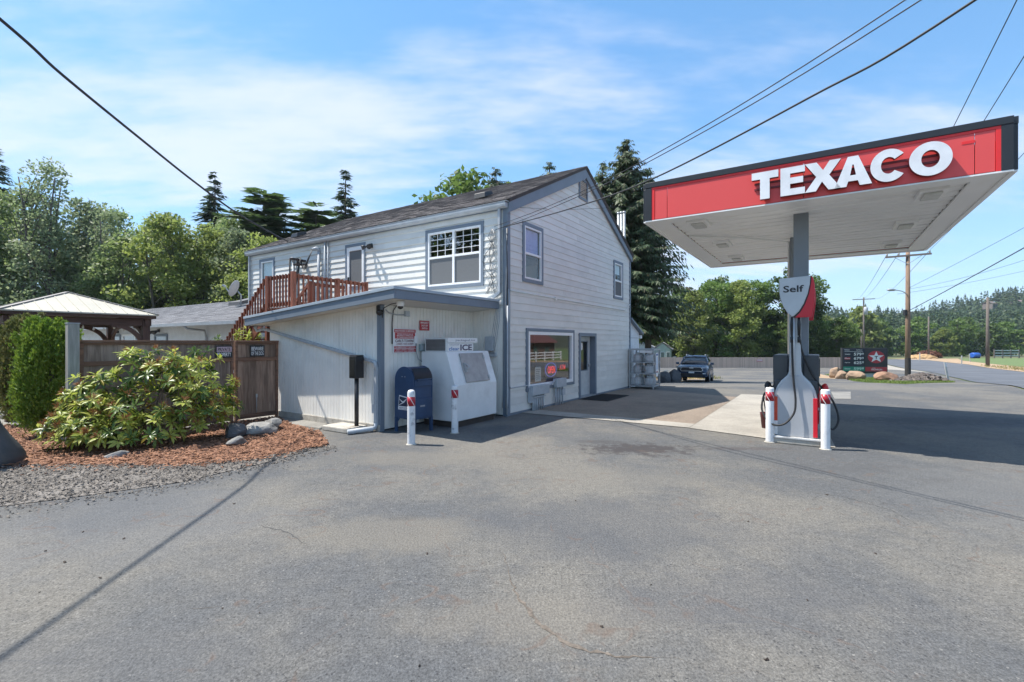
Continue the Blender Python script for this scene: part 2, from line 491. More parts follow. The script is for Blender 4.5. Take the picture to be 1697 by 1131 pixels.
# materials of the ground
def ground_mats():
    m, nt, b = newmat('earth')
    p = nd(nt, 'ShaderNodeNewGeometry').outputs['Position']
    n = noise(nt, p, .08, 5, .6); n2 = noise(nt, p, 2.5, 5, .7)
    c = mixc(nt, ramp(nt, n, .4, .6), (.07, .10, .028), (.13, .115, .06))
    c = scale_col(nt, c, ramp(nt, n2, .3, .7, .7, 1.3))
    nt.links.new(c, b.inputs['Base Color']); b.inputs['Roughness'].default_value = .95
    MATS['earth'] = m

    # weathered asphalt
    m, nt, b = newmat('asphalt')
    p = nd(nt, 'ShaderNodeNewGeometry').outputs['Position']
    big = noise(nt, p, .23, 5, .62); mid = noise(nt, p, 1.3, 5, .65); fine = noise(nt, p, 55, 4, .75); grit = noise(nt, p, 150, 2, .8)
    vor = nd(nt, 'ShaderNodeTexVoronoi'); vor.inputs['Scale'].default_value = 62
    wv = nd(nt, 'ShaderNodeVectorMath', operation='MULTIPLY_ADD'); nz = nt.nodes.new('ShaderNodeTexNoise'); nz.inputs['Scale'].default_value = 40; nt.links.new(p, nz.inputs['Vector'])
    nt.links.new(nz.outputs['Color'], wv.inputs[0]); wv.inputs[1].default_value = (.02, .02, .02); nt.links.new(p, wv.inputs[2]); nt.links.new(wv.outputs[0], vor.inputs['Vector'])
    sepc = nd(nt, 'ShaderNodeSeparateColor'); nt.links.new(vor.outputs['Color'], sepc.inputs[0])
    c = mixc(nt, ramp(nt, big, .40, .58), (.096, .098, .100), (.160, .149, .130))
    c = mixc(nt, ramp(nt, mid, .50, .72, 0, .55), c, (.084, .086, .090))
    c = mixc(nt, ramp(nt, noise(nt, p, .55, 6, .7), .56, .70, 0, .6), c, (.168, .154, .130))
    c = scale_col(nt, c, ramp(nt, fine, .28, .72, .62, 1.38))
    c = scale_col(nt, c, ramp(nt, grit, .3, .7, .8, 1.2))
    c = scale_col(nt, c, ramp(nt, noise(nt, p, 14, 6, .8), .3, .7, .80, 1.20))
    st1 = ramp(nt, sepc.outputs[0], .968, .985); st2 = ramp(nt, sepc.outputs[1], .93, .96)
    near = ramp(nt, vor.outputs['Distance'], .35, .5, 1, 0)
    c = mixc(nt, mathn(nt, 'MULTIPLY', mathn(nt, 'MULTIPLY', st1, near), .5), c, (.30, .285, .26))
    c = mixc(nt, mathn(nt, 'MULTIPLY', mathn(nt, 'MULTIPLY', st2, near), .75), c, (.035, .035, .038))
    # drag streaks left by the paver, running towards the pumps
    mp = nd(nt, 'ShaderNodeMapping'); mp.inputs['Rotation'].default_value = (0, 0, R(37)); mp.inputs['Scale'].default_value = (1.1, 22, 1)
    nt.links.new(p, mp.inputs[0])
    stn = nd(nt, 'ShaderNodeTexNoise'); stn.inputs['Scale'].default_value = 1.2; stn.inputs['Detail'].default_value = 3
    nt.links.new(mp.outputs[0], stn.inputs['Vector'])
    where = ramp(nt, noise(nt, p, .35, 2, .5), .46, .6)
    c = mixc(nt, mathn(nt, 'MULTIPLY', ramp(nt, stn.outputs[0], .56, .68, 0, .4), where), c, (.085, .086, .09))
    # oil under the old parking place and by the pump: (x, y, radius x, radius y)
    for (ox, oy, rx, ry, amt, col) in ((2.1, 7.75, 1.15, .55, .85, (.048, .042, .042)), (1.55, 8.25, .5, .3, .5, (.06, .056, .055)), (5.4, 6.0, .5, .18, .3, (.07, .066, .064)),
                                     (3.8, 7.75, .9, .16, .5, (.075, .06, .058)), (4.05, 3.4, .4, .22, .35, (.07, .07, .074)), (6.2, 5.6, .9, .3, .35, (.08, .08, .084)), (4.9, 6.55, 1.3, .25, .3, (.07, .068, .068)),
                                     (-1.1, 4.7, .25, .1, .45, (.07, .068, .066)), (9.5, 10.5, 2.4, .7, .45, (.05, .05, .053)), (13.5, 14.2, 3.0, .5, .4, (.07, .07, .072))):
        vm = nd(nt, 'ShaderNodeVectorMath', operation='SUBTRACT'); nt.links.new(p, vm.inputs[0]); vm.inputs[1].default_value = (ox, oy, 0)
        vs = nd(nt, 'ShaderNodeVectorMath', operation='MULTIPLY'); nt.links.new(vm.outputs[0], vs.inputs[0]); vs.inputs[1].default_value = (1 / rx, 1 / ry, 0)
        vl = nd(nt, 'ShaderNodeVectorMath', operation='LENGTH'); nt.links.new(vs.outputs[0], vl.inputs[0])
        d = mathn(nt, 'ADD', vl.outputs['Value'], mathn(nt, 'MULTIPLY', mathn(nt, 'SUBTRACT', noise(nt, p, 4.5, 7, .75), .5), 3.6))
        c = mixc(nt, ramp(nt, d, .35, 1.0, amt, 0), c, col)
    # broad worn, dusty and re-laid areas
    for (ox, oy, rx, ry, amt, col) in ((.85, 4.5, 1.7, .95, .5, (.084, .087, .093)), (-1.15, 4.3, 1.1, .5, .6, (.172, .156, .130)), (.2, 3.0, 1.0, .28, .6, (.170, .155, .132)), (-1.4, 7.1, 1.5, .5, .5, (.168, .154, .130)),
                                     (1.5, 3.2, 1.1, .45, .45, (.088, .090, .096)), (6.3, 4.6, 2.3, 2.4, .5, (.148, .147, .143)), (-3.6, 4.6, 1.5, 1.2, .45, (.128, .130, .134)), (1.2, 6.1, 1.8, .6, .4, (.158, .147, .128)), (-2.2, 2.4, 1.2, .6, .4, (.090, .093, .100))):
        vm = nd(nt, 'ShaderNodeVectorMath', operation='SUBTRACT'); nt.links.new(p, vm.inputs[0]); vm.inputs[1].default_value = (ox, oy, 0)
        vs = nd(nt, 'ShaderNodeVectorMath', operation='MULTIPLY'); nt.links.new(vm.outputs[0], vs.inputs[0]); vs.inputs[1].default_value = (1 / rx, 1 / ry, 0)
        vl = nd(nt, 'ShaderNodeVectorMath', operation='LENGTH'); nt.links.new(vs.outputs[0], vl.inputs[0])
        d = mathn(nt, 'ADD', vl.outputs['Value'], mathn(nt, 'MULTIPLY', mathn(nt, 'SUBTRACT', noise(nt, p, 1.6, 6, .7), .5), 1.8))
        c = mixc(nt, ramp(nt, d, .45, 1.15, amt, 0), c, scale_col(nt, col, ramp(nt, fine, .28, .72, .7, 1.3)))
    # meandering reddish silt line and hairline cracks
    wob = noise(nt, p, .42, 4, .6)
    line = mathn(nt, 'ABSOLUTE', mathn(nt, 'SUBTRACT', wob, .505))
    c = mixc(nt, mathn(nt, 'MULTIPLY', ramp(nt, line, .0, .007, .5, 0), ramp(nt, noise(nt, p, 3, 4, .7), .42, .6)), c, (.125, .085, .064))
    wob2 = noise(nt, p, .30, 6, .68)
    line2 = mathn(nt, 'ABSOLUTE', mathn(nt, 'SUBTRACT', wob2, .46))
    c = mixc(nt, mathn(nt, 'MULTIPLY', ramp(nt, line2, .0, .0016, .75, 0), ramp(nt, noise(nt, p, 1.1, 3, .6), .45, .6)), c, (.05, .048, .046))
    nt.links.new(c, b.inputs['Base Color'])
    b.inputs['Roughness'].default_value = .88
    b.inputs['Specular IOR Level'].default_value = .3
    hh = mathn(nt, 'ADD', fine, mathn(nt, 'MULTIPLY', vor.outputs['Distance'], .5))
    bump(nt, b, hh, .7, .012)
    MATS['asphalt'] = m

    m, nt, b = newmat('road_asphalt')
    p = nd(nt, 'ShaderNodeNewGeometry').outputs['Position']
    c = scale_col(nt, (.098, .104, .116), ramp(nt, noise(nt, p, .4, 5, .6), .3, .7, .85, 1.15))
    mp = nd(nt, 'ShaderNodeMapping'); mp.inputs['Rotation'].default_value = (0, 0, -ANG); mp.inputs['Scale'].default_value = (.02, 1.2, 1)
    nt.links.new(p, mp.inputs[0])
    tn = nd(nt, 'ShaderNodeTexNoise'); tn.inputs['Scale'].default_value = 1.; nt.links.new(mp.outputs[0], tn.inputs['Vector'])
    c = scale_col(nt, c, ramp(nt, tn.outputs[0], .4, .62, .85, 1.2))
    nt.links.new(c, b.inputs['Base Color']); b.inputs['Roughness'].default_value = .85
    MATS['road_asphalt'] = m

    def conc(name, col, rough=.85, aggs=40, amt=.25):
        m, nt, b = newmat(name)
        p = nd(nt, 'ShaderNodeNewGeometry').outputs['Position']
        c = scale_col(nt, col, ramp(nt, noise(nt, p, .9, 6, .65), .3, .7, .84, 1.16))
        c = mixc(nt, ramp(nt, noise(nt, p, 2.3, 6, .7), .54, .72, 0, .5), c, tuple(x * .6 for x in col))
        c = scale_col(nt, c, ramp(nt, noise(nt, p, aggs, 4, .75), .3, .7, 1 - amt, 1 + amt))
        nt.links.new(c, b.inputs['Base Color']); b.inputs['Roughness'].default_value = rough
        bump(nt, b, noise(nt, p, aggs, 4, .7), .25, .006)
        MATS[name] = m
    conc('concrete', (.315, .29, .25), amt=.18)
    conc('aggregate', (.215, .17, .13), aggs=60, amt=.5)
    conc('old_concrete', (.22, .21, .19), amt=.2)
    conc('gravel_base', (.15, .135, .12), aggs=30, amt=.5)
    conc('mulch_base', (.20, .095, .052), aggs=26, amt=.6)
    conc('dirt', (.36, .25, .15), aggs=8, amt=.3)
    conc('shoulder', (.33, .30, .26), aggs=20, amt=.25)
    conc('lawn', (.11, .155, .045), aggs=6, amt=.35)
    conc('turf', (.10, .14, .035), aggs=30, amt=.4)
    conc('forest_floor', (.05, .055, .022), aggs=3, amt=.4)
ground_mats()
A = MATS

sheet('ground', [(-400, -150), (900, -150), (900, 1400), (-700, 1400)], -.03, A['earth'])
lot = [(-14, -30), (-4, -30), (19, 17.6), (34, 36.2), (44.6, 50), (49, 60), (49.5, 70.5), (-2, 70.5), (-6, 30), (-14, 20)]
sheet('asphalt_lot', lot, 0, A['asphalt'], xb=list(range(-12, 50, 4)))
road = [(-4, -30), (19, 17.4), (34, 35.8), (44.6, 49.8), (52.8, 62.7), (92, 121), (98, 119.5), (98.5, 111), (80.7, 84), (56, 51.6), (12, -30)]
sheet('road', [(-3.9, -30), (19, 17.4), (34, 35.8), (44.6, 49.8), (52.8, 62.7), (90, 119), (98, 119), (97.5, 111), (80.7, 84), (56, 51.6), (12, -30)], .006, A['road_asphalt'])
sheet('road_shoulder', [(44.5, 50.2), (52.7, 63), (88, 118), (80, 118), (49.2, 70), (48.8, 60)], .003, A['shoulder'])
sheet('dirt_verge', [(12.3, -30), (56.2, 51.5), (80.9, 83.8), (97.7, 110.8), (98.5, 125), (118, 125), (103, 108), (62, 50), (18, -30)], .002, A['dirt'])
sheet('grass_field', [(18.2, -30), (62.2, 50), (103.2, 108), (119, 125.5), (400, 190), (400, -30)], .001, A['lawn'])
sheet('woodland_floor', [(-120, 17), (-14, 22), (-7, 31), (-2.5, 71), (110, 72), (95, 122), (80, 400), (-300, 400)], -.012, A['forest_floor'])

# store apron: walk strip, exposed aggregate, pump pad (store frame)
def Lp(pts): return [tuple(L(x, y)[:2]) for x, y in pts]
sheet('concrete_strip', Lp([(.62, -.02), (1.28, -.02), (1.28, -3.95), (.75, -3.95)]), .012, A['concrete'])
sheet('aggregate_apron', Lp([(1.29, -.02), (8.3, -.02), (7.15, -3.95), (1.29, -3.95)]), .010, A['aggregate'])
sheet('pump_pad', Lp([(.72, -3.96), (8.15, -3.96), (8.6, -5.9), (.18, -6.4)]), .012, A['concrete'])
sheet('asphalt_patch', [(9.9, 14.5), (10.4, 14.5), (11.9, 16.6), (11.2, 16.6)], .008, A['old_concrete'])
sheet('concrete_landing', [(-3.45, 9.35), (-2.9, 9.6), (-4.6, 11.0), (-5.4, 11.1), (-5.5, 10.4)], .006, A['old_concrete'])
# side yard
sheet('back_yard', [(-2.7, 9.4), (-5.4, 11.2), (-7.7, 8.3), (-14, 8.2), (-40, 14), (-40, 26), (-14, 24), (-6, 20)], .004, A['old_concrete'])
gravel_poly = [(-16, 2), (-6.2, 4.6), (-5.44, 5.02), (-5.02, 5.25), (-4.12, 5.88), (-3.52, 6.92), (-3.2, 7.75), (-3.85, 7.02), (-4.75, 6.68), (-6.2, 6.66), (-7.3, 6.66), (-16, 6.6)]
mulch_poly = [(-16, 6.7), (-7.3, 6.75), (-6.2, 6.75), (-4.73, 6.75), (-3.8, 7.1), (-3.15, 8.1), (-3.7, 9.1), (-4.6, 9.9), (-5.4, 10.9), (-7.75, 8.15), (-9.5, 9.6), (-16, 11)]
sheet('gravel_strip', gravel_poly, .008, A['gravel_base'])
sheet('mulch_bed', mulch_poly, .016, A['mulch_base'])
island_poly = [(18.6, 22.3), (22.6, 25.7), (26.5, 28.2), (27.5, 30.5), (30, 38), (31, 44), (29.5, 44.5), (26.5, 38), (22.4, 31), (20.5, 27)]
sheet('grass_island', island_poly, .010, A['turf'])
sheet('island_dirt', [(24.6, 33), (26, 38), (29.3, 44.5), (30.5, 47), (28, 47), (24.5, 38.5)], .006, A['dirt'])
sheet('rubble_apron', [(22.5, 26.4), (26, 28.5), (27.8, 30.2), (29, 33.5), (27, 32), (24, 28.6)], .014, A['gravel_base'])
sheet('rear_bank', [(10.3, 33.5), (14, 34.5), (15.5, 44), (11, 44)], .008, A['dirt'])

# hillside
def hill_h(X, Y):
    base = np.interp(X, [120, 170, 215, 240, 268, 300, 340, 380, 430, 520, 700], [2, 8, 13, 12, 4, 9, 16, 24, 33, 44, 50])
    t = min(1, max(0, (Y - 215) / 140)); t = t * t * (3 - 2 * t)
    return base * t
mbh = MB()
NX, NYH = 46, 22
for j in range(NYH + 1):
    for i in range(NX + 1):
        X = 60 + 840 * i / NX; Y = 205 + 495 * j / NYH
        mbh.v.append((X, Y, -3.2 + hill_h(X, Y) + (math.sin(X * .09) + math.sin(Y * .07 + X * .03)) * .6))
for j in range(NYH):
    for i in range(NX):
        a = j * (NX + 1) + i
        mbh.f.append((a, a + 1, a + NX + 2, a + NX + 1)); mbh.m.append(0); mbh.s.append(True)
structure(mbh.build('hillside', A['forest_floor']))

# ------------------------------------------------------------------ loose pieces: chips, stones
def in_poly(x, y, poly):
    r = False; j = len(poly) - 1
    for i in range(len(poly)):
        xi, yi = poly[i]; xj, yj = poly[j]
        if (yi > y) != (yj > y) and x < (xj - xi) * (y - yi) / (yj - yi) + xi: r = not r
        j = i
    return r
def np_mesh(name, V, F, mat, smooth=False):
    """V (n,3), F (m,k) -> mesh"""
    me = bpy.data.meshes.new(name)
    me.vertices.add(len(V)); me.vertices.foreach_set('co', np.asarray(V, dtype=np.float32).ravel())
    m, k = F.shape
    me.loops.add(m * k); me.loops.foreach_set('vertex_index', F.astype(np.int32).ravel())
    me.polygons.add(m); me.polygons.foreach_set('loop_start', np.arange(0, m * k, k, dtype=np.int32))
    me.polygons.foreach_set('loop_total', np.full(m, k, dtype=np.int32))
    if smooth: me.polygons.foreach_set('use_smooth', np.ones(m, dtype=bool))
    me.materials.append(mat); me.update(calc_edges=True)
    return me
def unit(a): return a / np.maximum(1e-9, np.linalg.norm(a, axis=1, keepdims=True))
def scatter_pts(poly, n, rng, ymin=-1e9, ymax=1e9, xmin=-1e9):
    xs = [p[0] for p in poly]; ys = [p[1] for p in poly]; out = []
    while len(out) < n:
        x = rng.uniform(max(min(xs), xmin), max(xs)); y = rng.uniform(max(min(ys), ymin), min(max(ys), ymax))
        if in_poly(x, y, poly): out.append((x, y))
    return np.array(out)
def chips(name, pts, z, lmin, lmax, asp, rng, mat, tilt=.5, lift=.03):
    n = len(pts); a = rng.uniform(0, 2 * math.pi, n); Ls = rng.uniform(lmin, lmax, n)
    ax = np.stack([np.cos(a), np.sin(a), rng.normal(0, tilt * .5, n)], 1); ax = unit(ax)
    up = unit(np.stack([rng.normal(0, tilt, n), rng.normal(0, tilt, n), np.ones(n)], 1))
    bx = unit(np.cross(up, ax)); W = Ls * asp * rng.uniform(.7, 1.3, n); nz = np.cross(ax, bx)
    c = np.column_stack([pts, z + rng.uniform(0, lift, n)])
    l = (Ls / 2)[:, None]; w = (W / 2)[:, None]; t = (W * .25)[:, None]
    V = np.stack([c - ax * l - bx * w * .7, c + ax * l * .8 - bx * w, c + ax * l + bx * w * .6, c - ax * l * .85 + bx * w,
                  c - ax * l * .9 - bx * w * .5 + nz * t * 2, c + ax * l * .8 + bx * w * .2 + nz * t * 2], 1).reshape(-1, 3)
    base = np.arange(n)[:, None] * 6
    F = np.concatenate([base + np.array(q) for q in ((0, 1, 5, 4), (1, 2, 5, 5), (2, 3, 4, 5), (3, 0, 4, 4))], 0)
    tri = np.concatenate([base + np.array(q) for q in ((0, 1, 5), (0, 5, 4), (1, 2, 5), (2, 3, 4), (2, 4, 5), (3, 0, 4))], 0)
    return stuff(link(name, np_mesh(name, V, tri, mat)))
rng = np.random.default_rng(3)
chips('bark_mulch', scatter_pts(mulch_poly, 15000, rng, xmin=-12), .02, .03, .09, .32, rng, islandm('mulch_chip', (.30, .155, .092), (.135, .066, .042)))
mb_e = [(-10, 6.72), (-7.3, 6.72), (-6.2, 6.72), (-4.73, 6.72), (-3.8, 7.06), (-3.15, 8.1)]; m_pts = []
for i in range(1500):
    k = rng.integers(0, 5); t = rng.random(); q = rng.exponential(.09)
    m_pts.append((mb_e[k][0] + t * (mb_e[k + 1][0] - mb_e[k][0]) + q * .25, mb_e[k][1] + t * (mb_e[k + 1][1] - mb_e[k][1]) - q))
chips('strewn_mulch', np.array(m_pts), .018, .025, .08, .3, rng, A.get('mulch_chip') or MATS['mulch_chip'])
gp = scatter_pts(gravel_poly, 15000, rng, xmin=-11)
chips('gravel', gp, .008, .010, .036, .8, rng, islandm('gravel_stone', (.20, .18, .16), (.065, .06, .056)), tilt=.35)
# scattered grit over the tarmac edge, twigs and cones
ep = [(-5.44, 4.9), (-4.12, 5.76), (-3.4, 6.95), (-3.0, 7.9)]
e_pts = []
for i in range(700):
    k = rng.integers(0, 3); t = rng.random(); q = rng.exponential(.10)
    e_pts.append((ep[k][0] + t * (ep[k + 1][0] - ep[k][0]) + q * .8, ep[k][1] + t * (ep[k + 1][1] - ep[k][1]) - q * .8))
chips('loose_grit', np.array(e_pts), .002, .01, .03, .8, rng, islandm('gravel_stone', (.2, .19, .18), (.09, .085, .085)), tilt=.3)
cones = [(-3.95, 4.35), (-3.45, 4.2), (-3.55, 3.75), (-3.05, 3.5), (-3.3, 3.3), (-3.0, 5.1), (-3.9, 3.95), (-1.63, 3.05), (-.5, 2.55), (.55, 2.9), (1.0, 3.4), (1.4, 2.6), (2.3, 4.6), (-.7, 3.9), (.7, 5.2), (3.0, 3.9), (2.0, 3.2), (-2.0, 2.25), (-.9, 1.9), (3.6, 5.4), (-1.9, 3.1)]
chips('fallen_cones', np.array(cones), .003, .012, .030, .6, rng, islandm('cone_brown', (.05, .035, .028), (.03, .024, .02)), tilt=.15, lift=.001)

# cracks and silt lines in the tarmac: thin irregular strips
def crack(name, label, pts, w, mat, seed, z=.0025):
    r = random.Random(seed); P = []
    for (x0, y0), (x1, y1) in zip(pts, pts[1:]):
        n = max(2, int(math.hypot(x1 - x0, y1 - y0) / .035))
        for i in range(n): t = i / n; P.append((x0 + (x1 - x0) * t + r.gauss(0, .008), y0 + (y1 - y0) * t + r.gauss(0, .008)))
    mb = MB(); V = []
    for i, (x, y) in enumerate(P):
        a, b = P[max(0, i - 1)], P[min(len(P) - 1, i + 1)]; d = Vector((b[0] - a[0], b[1] - a[1], 0)); d.normalize(); nn = Vector((-d.y, d.x, 0))
        ww = w * r.uniform(.25, 1.0) * max(.05, math.sin(i * .11 + seed) * .6 + math.sin(i * .037 + seed * 2) * .5 + .25) * min(1, i / 4, (len(P) - 1 - i) / 4 + .02)
        V += [Vector((x, y, z)) + nn * ww, Vector((x, y, z)) - nn * ww]
    mb.add(V, [(2 * i, 2 * i + 1, 2 * i + 3, 2 * i + 2) for i in range(len(P) - 1)])
    o = mb.build(name, mat, None, fix=False); o['kind'] = 'structure'; return o
CRK = M('crack_dark', (.07, .068, .066), .95); SILT = M('silt_red', (.135, .112, .09), .95, .35, 30)
crack('pavement_crack', '', [(-2.42, 4.52), (-2.05, 4.33), (-1.72, 4.02), (-1.55, 3.72), (-1.30, 3.55)], .006, CRK, 1)
crack('pavement_crack', '', [(-2.15, 3.10), (-1.93, 3.12), (-1.78, 3.16)], .014, SILT, 2); crack('pavement_crack', '', [(-2.1, 3.105), (-1.80, 3.15)], .005, CRK, 3, .004)
crack('pavement_crack', '', [(-.08, 3.95), (.02, 3.30), (.16, 2.95), (.33, 2.72), (.62, 2.62), (.90, 2.62), (1.13, 2.48), (1.3, 2.52), (1.5, 2.40)], .022, SILT, 4)
crack('pavement_crack', '', [(-1.9, 2.3), (-2.0, 2.42), (-2.18, 2.52)], .012, SILT, 5)
crack('pavement_crack', '', [(3.35, 5.6), (3.75, 5.35), (3.95, 4.9), (3.85, 4.4), (3.6, 4.05)], .007, CRK, 6)
crack('pavement_crack', '', [(8.2, 9.2), (9.6, 8.6), (10.6, 7.9), (12, 7.6)], .012, CRK, 7)

# ------------------------------------------------------------------ building materials
SIDING = M('siding_paint', (.665, .655, .62), .55, .05, 1.5, ov=.045, bs=60, bst=.06, dirt=((.34, .35, .35), .22, 1.3))
TRIM = M('slate_trim', (.165, .20, .245), .55, .06, 3)
WHITE = M('white_vinyl', (.80, .80, .80), .45, .03, 3)
CREAM = M('panel_paint', (.80, .775, .72), .6, .05, 1.2, dirt=((.36, .35, .32), .25, 1.1))
SOFFIT = M('soffit_paint', (.60, .58, .53), .65, .06, 1.0, dirt=((.40, .36, .30), .25, 1.0))
METAL = M('galvanised', (.40, .42, .43), .5, .08, 8, metal=.45)
DARKIN = M('dark_room', (.03, .028, .027), .9, .1)
BLACK = M('black_plastic', (.018, .018, .02), .45, .1)
BLACKR = M('black_rubber', (.02, .02, .021), .6, .1)
SCREEN = M('insect_screen', (.13, .135, .14), .8, .05, 30)
GLASS = glassm('window_glass', base=.15)
GLASSR = glassm('coated_glass', base=.34)
BLIND = M('white_blind', (.72, .72, .74), .8, .05)
VIOLET = M('violet_curtain', (.30, .29, .62), .85, .08, 6)
ROOFM = islandm('asphalt_shingle', (.25, .225, .215), (.135, .122, .12), .92, .2, bs=40)
ROOFD = M('roof_deck', (.07, .062, .06), .9, .1)
GREYPAINT = M('grey_paint', (.40, .43, .46), .5, .08, 5, dirt=((.25, .27, .29), .3, 4))
WIRE = M('cable_black', (.022, .022, .024), .55, .1)
WIREG = M('cable_grey', (.30, .31, .32), .55, .1)
CONCB = M('concrete_block', (.42, .39, .34), .9, .15, 5, dirt=((.13, .10, .07), .8, 3), bs=40, bst=.3)

def TG(s, z, o): return (s, -o, z)                       # gable wall, outwards -y
def TF(s, z, o): return (-o, s, z)                       # long front, outwards -x
E_ROW = .176

def sub_rects(r, holes):
    rs = [r]
    for h in holes:
        nx = []
        for (a0, a1, z0, z1) in rs:
            if h[1] <= a0 or h[0] >= a1 or h[3] <= z0 or h[2] >= z1: nx.append((a0, a1, z0, z1)); continue
            if h[2] > z0: nx.append((a0, a1, z0, h[2]))
            if h[3] < z1: nx.append((a0, a1, h[3], z1))
            zz0, zz1 = max(z0, h[2]), min(z1, h[3])
            if h[0] > a0: nx.append((a0, h[0], zz0, zz1))
            if h[1] < a1: nx.append((h[1], a1, zz0, zz1))
        rs = nx
    return [r for r in rs if r[1] - r[0] > .01 and r[3] - r[2] > .008]
def clip_line(poly, f):                                   # keep f(p) >= 0
    out = []
    for i, p in enumerate(poly):
        q = poly[(i + 1) % len(poly)]; a, b = f(p), f(q)
        if a >= 0: out.append(p)
        if (a >= 0) != (b >= 0):
            t = a / (a - b); out.append((p[0] + t * (q[0] - p[0]), p[1] + t * (q[1] - p[1])))
    return out
def siding(parent, T, a0, a1, z0, z1, holes, mat, cutters=(), name='siding_board', e=E_ROW, tb=.030, tt=.006):
    z = z0
    while z < z1 - .01:
        zt = z + e
        for (b0, b1, y0, y1) in sub_rects((a0, a1, z, min(zt, z1)), holes):
          joints = [b0, b1]
          if b1 - b0 > 3.0: q_ = random.uniform(b0 + .9, b1 - .9); joints = [b0, q_, b1]
          for s_, (b0_, b1_) in enumerate(zip(joints, joints[1:])):
            poly = [(b0_ + (.002 if s_ else 0), y0), (b1_, y0), (b1_, y1), (b0_ + (.002 if s_ else 0), y1)]
            for f in cutters: poly = clip_line(poly, f)
            if len(poly) < 3: continue
            n = len(poly)
            th = lambda zz: tt + (tb - tt) * (zt - zz) / e
            V = [T(p[0], p[1], 0) for p in poly] + [T(p[0], p[1], th(p[1])) for p in poly]
            F = [tuple(range(n - 1, -1, -1)), tuple(range(n, 2 * n))] + [(i, (i + 1) % n, n + (i + 1) % n, n + i) for i in range(n)]
            MB().add(V, F).build(name, mat, parent)
        z = zt
def core_wall(parent, T, a0, a1, z0, z1, holes, cutters, thick, mat, name='wall'):
    mb = MB()
    xs = sorted({a0, a1} | {h[0] for h in holes} | {h[1] for h in holes})
    for xa, xb in zip(xs, xs[1:]):
        hs = sorted([(h[2], h[3]) for h in holes if h[0] <= xa and h[1] >= xb])
        z = z0; spans = []
        for (b, t) in hs:
            if b > z: spans.append((z, b))
            z = max(z, t)
        if z < z1: spans.append((z, z1))
        for (b, t) in spans:
            poly = [(xa, b), (xb, b), (xb, t), (xa, t)]
            for f in cutters: poly = clip_line(poly, f)
            if len(poly) < 3: continue
            n = len(poly)
            V = [T(p[0], p[1], -thick) for p in poly] + [T(p[0], p[1], -.001) for p in poly]
            F = [tuple(range(n - 1, -1, -1)), tuple(range(n, 2 * n))] + [(i, (i + 1) % n, n + (i + 1) % n, n + i) for i in range(n)]
            mb.add(V, F)
    return mb.build(name, mat, parent)
def ring(mb, T, a0, a1, z0, z1, w, o0, o1, mi=0, wt=None, wb=None):
    wt = w if wt is None else wt; wb = w if wb is None else wb
    mb.tbox(T, a0, a0 + w, z0, z1, o0, o1, mi); mb.tbox(T, a1 - w, a1, z0, z1, o0, o1, mi)
    mb.tbox(T, a0 + w, a1 - w, z1 - wt, z1, o0, o1, mi); mb.tbox(T, a0 + w, a1 - w, z0, z0 + wb, o0, o1, mi)
    return mb
def window(parent, T, a0, a1, z0, z1, trim=.09, frame=.045, rail=None, mull=None, grid=None, lower='screen', upper='dark', name='window'):
    """a0..z1 is the outside of the trim"""
    i0, i1, j0, j1 = a0 + trim, a1 - trim, z0 + trim, z1 - trim
    fr = ring(MB(), T, i0, i1, j0, j1, frame, -.03, .035)
    if rail: fr.tbox(T, i0 + frame, i1 - frame, rail - .028, rail + .028, -.028, .032)
    if mull: fr.tbox(T, mull - .035, mull + .035, j0 + frame, j1 - frame, -.029, .0335)
    w = fr.build(name, WHITE, parent, bevel=.004)
    ring(MB(), T, a0, a1, z0, z1, trim - .002, .0, .042).build('window_trim', TRIM, w, bevel=.004)
    f0, f1, g0, g1 = i0 + frame, i1 - frame, j0 + frame, j1 - frame
    cols = [(f0, f1)] if not mull else [(f0, mull - .035), (mull + .035, f1)]
    rows = [(g0, g1)] if not rail else [(g0, rail - .028), (rail + .028, g1)]
    for (c0, c1) in cols:
        for k, (r0, r1) in enumerate(rows):
            MB().tbox(T, c0, c1, r0, r1, -.012, -.008).build('pane', GLASSR if grid else GLASS, w)
            kind = lower if (k == 0 and rail) else upper
            if kind == 'screen': MB().tbox(T, c0, c1, r0, r1, .004, .007).build('insect_screen', SCREEN, w)
            if kind == 'violet': MB().tbox(T, c0, c1, r0 + .0, r1, -.07, -.06).build('curtain', VIOLET, w)
            if kind == 'blind': MB().tbox(T, c0, c1, r0, r1, -.07, -.06).build('blind', BLIND, w)
            if kind == 'halfblind': MB().tbox(T, c0, c1, r0 + .42 * (r1 - r0), r1, -.07, -.06).build('blind', BLIND, w)
            if grid and (k == len(rows) - 1):
                nx, nz = grid; mm = MB()
                for q in range(1, nx): x = c0 + (c1 - c0) * q / nx; mm.tbox(T, x - .006, x + .006, r0, r1, -.007, .002)
                for q in range(1, nz): z = r0 + (r1 - r0) * q / nz; mm.tbox(T, c0, c1, z - .006, z + .006, -.0068, .0025)
                mm.build('muntin', WHITE, w)
    return w

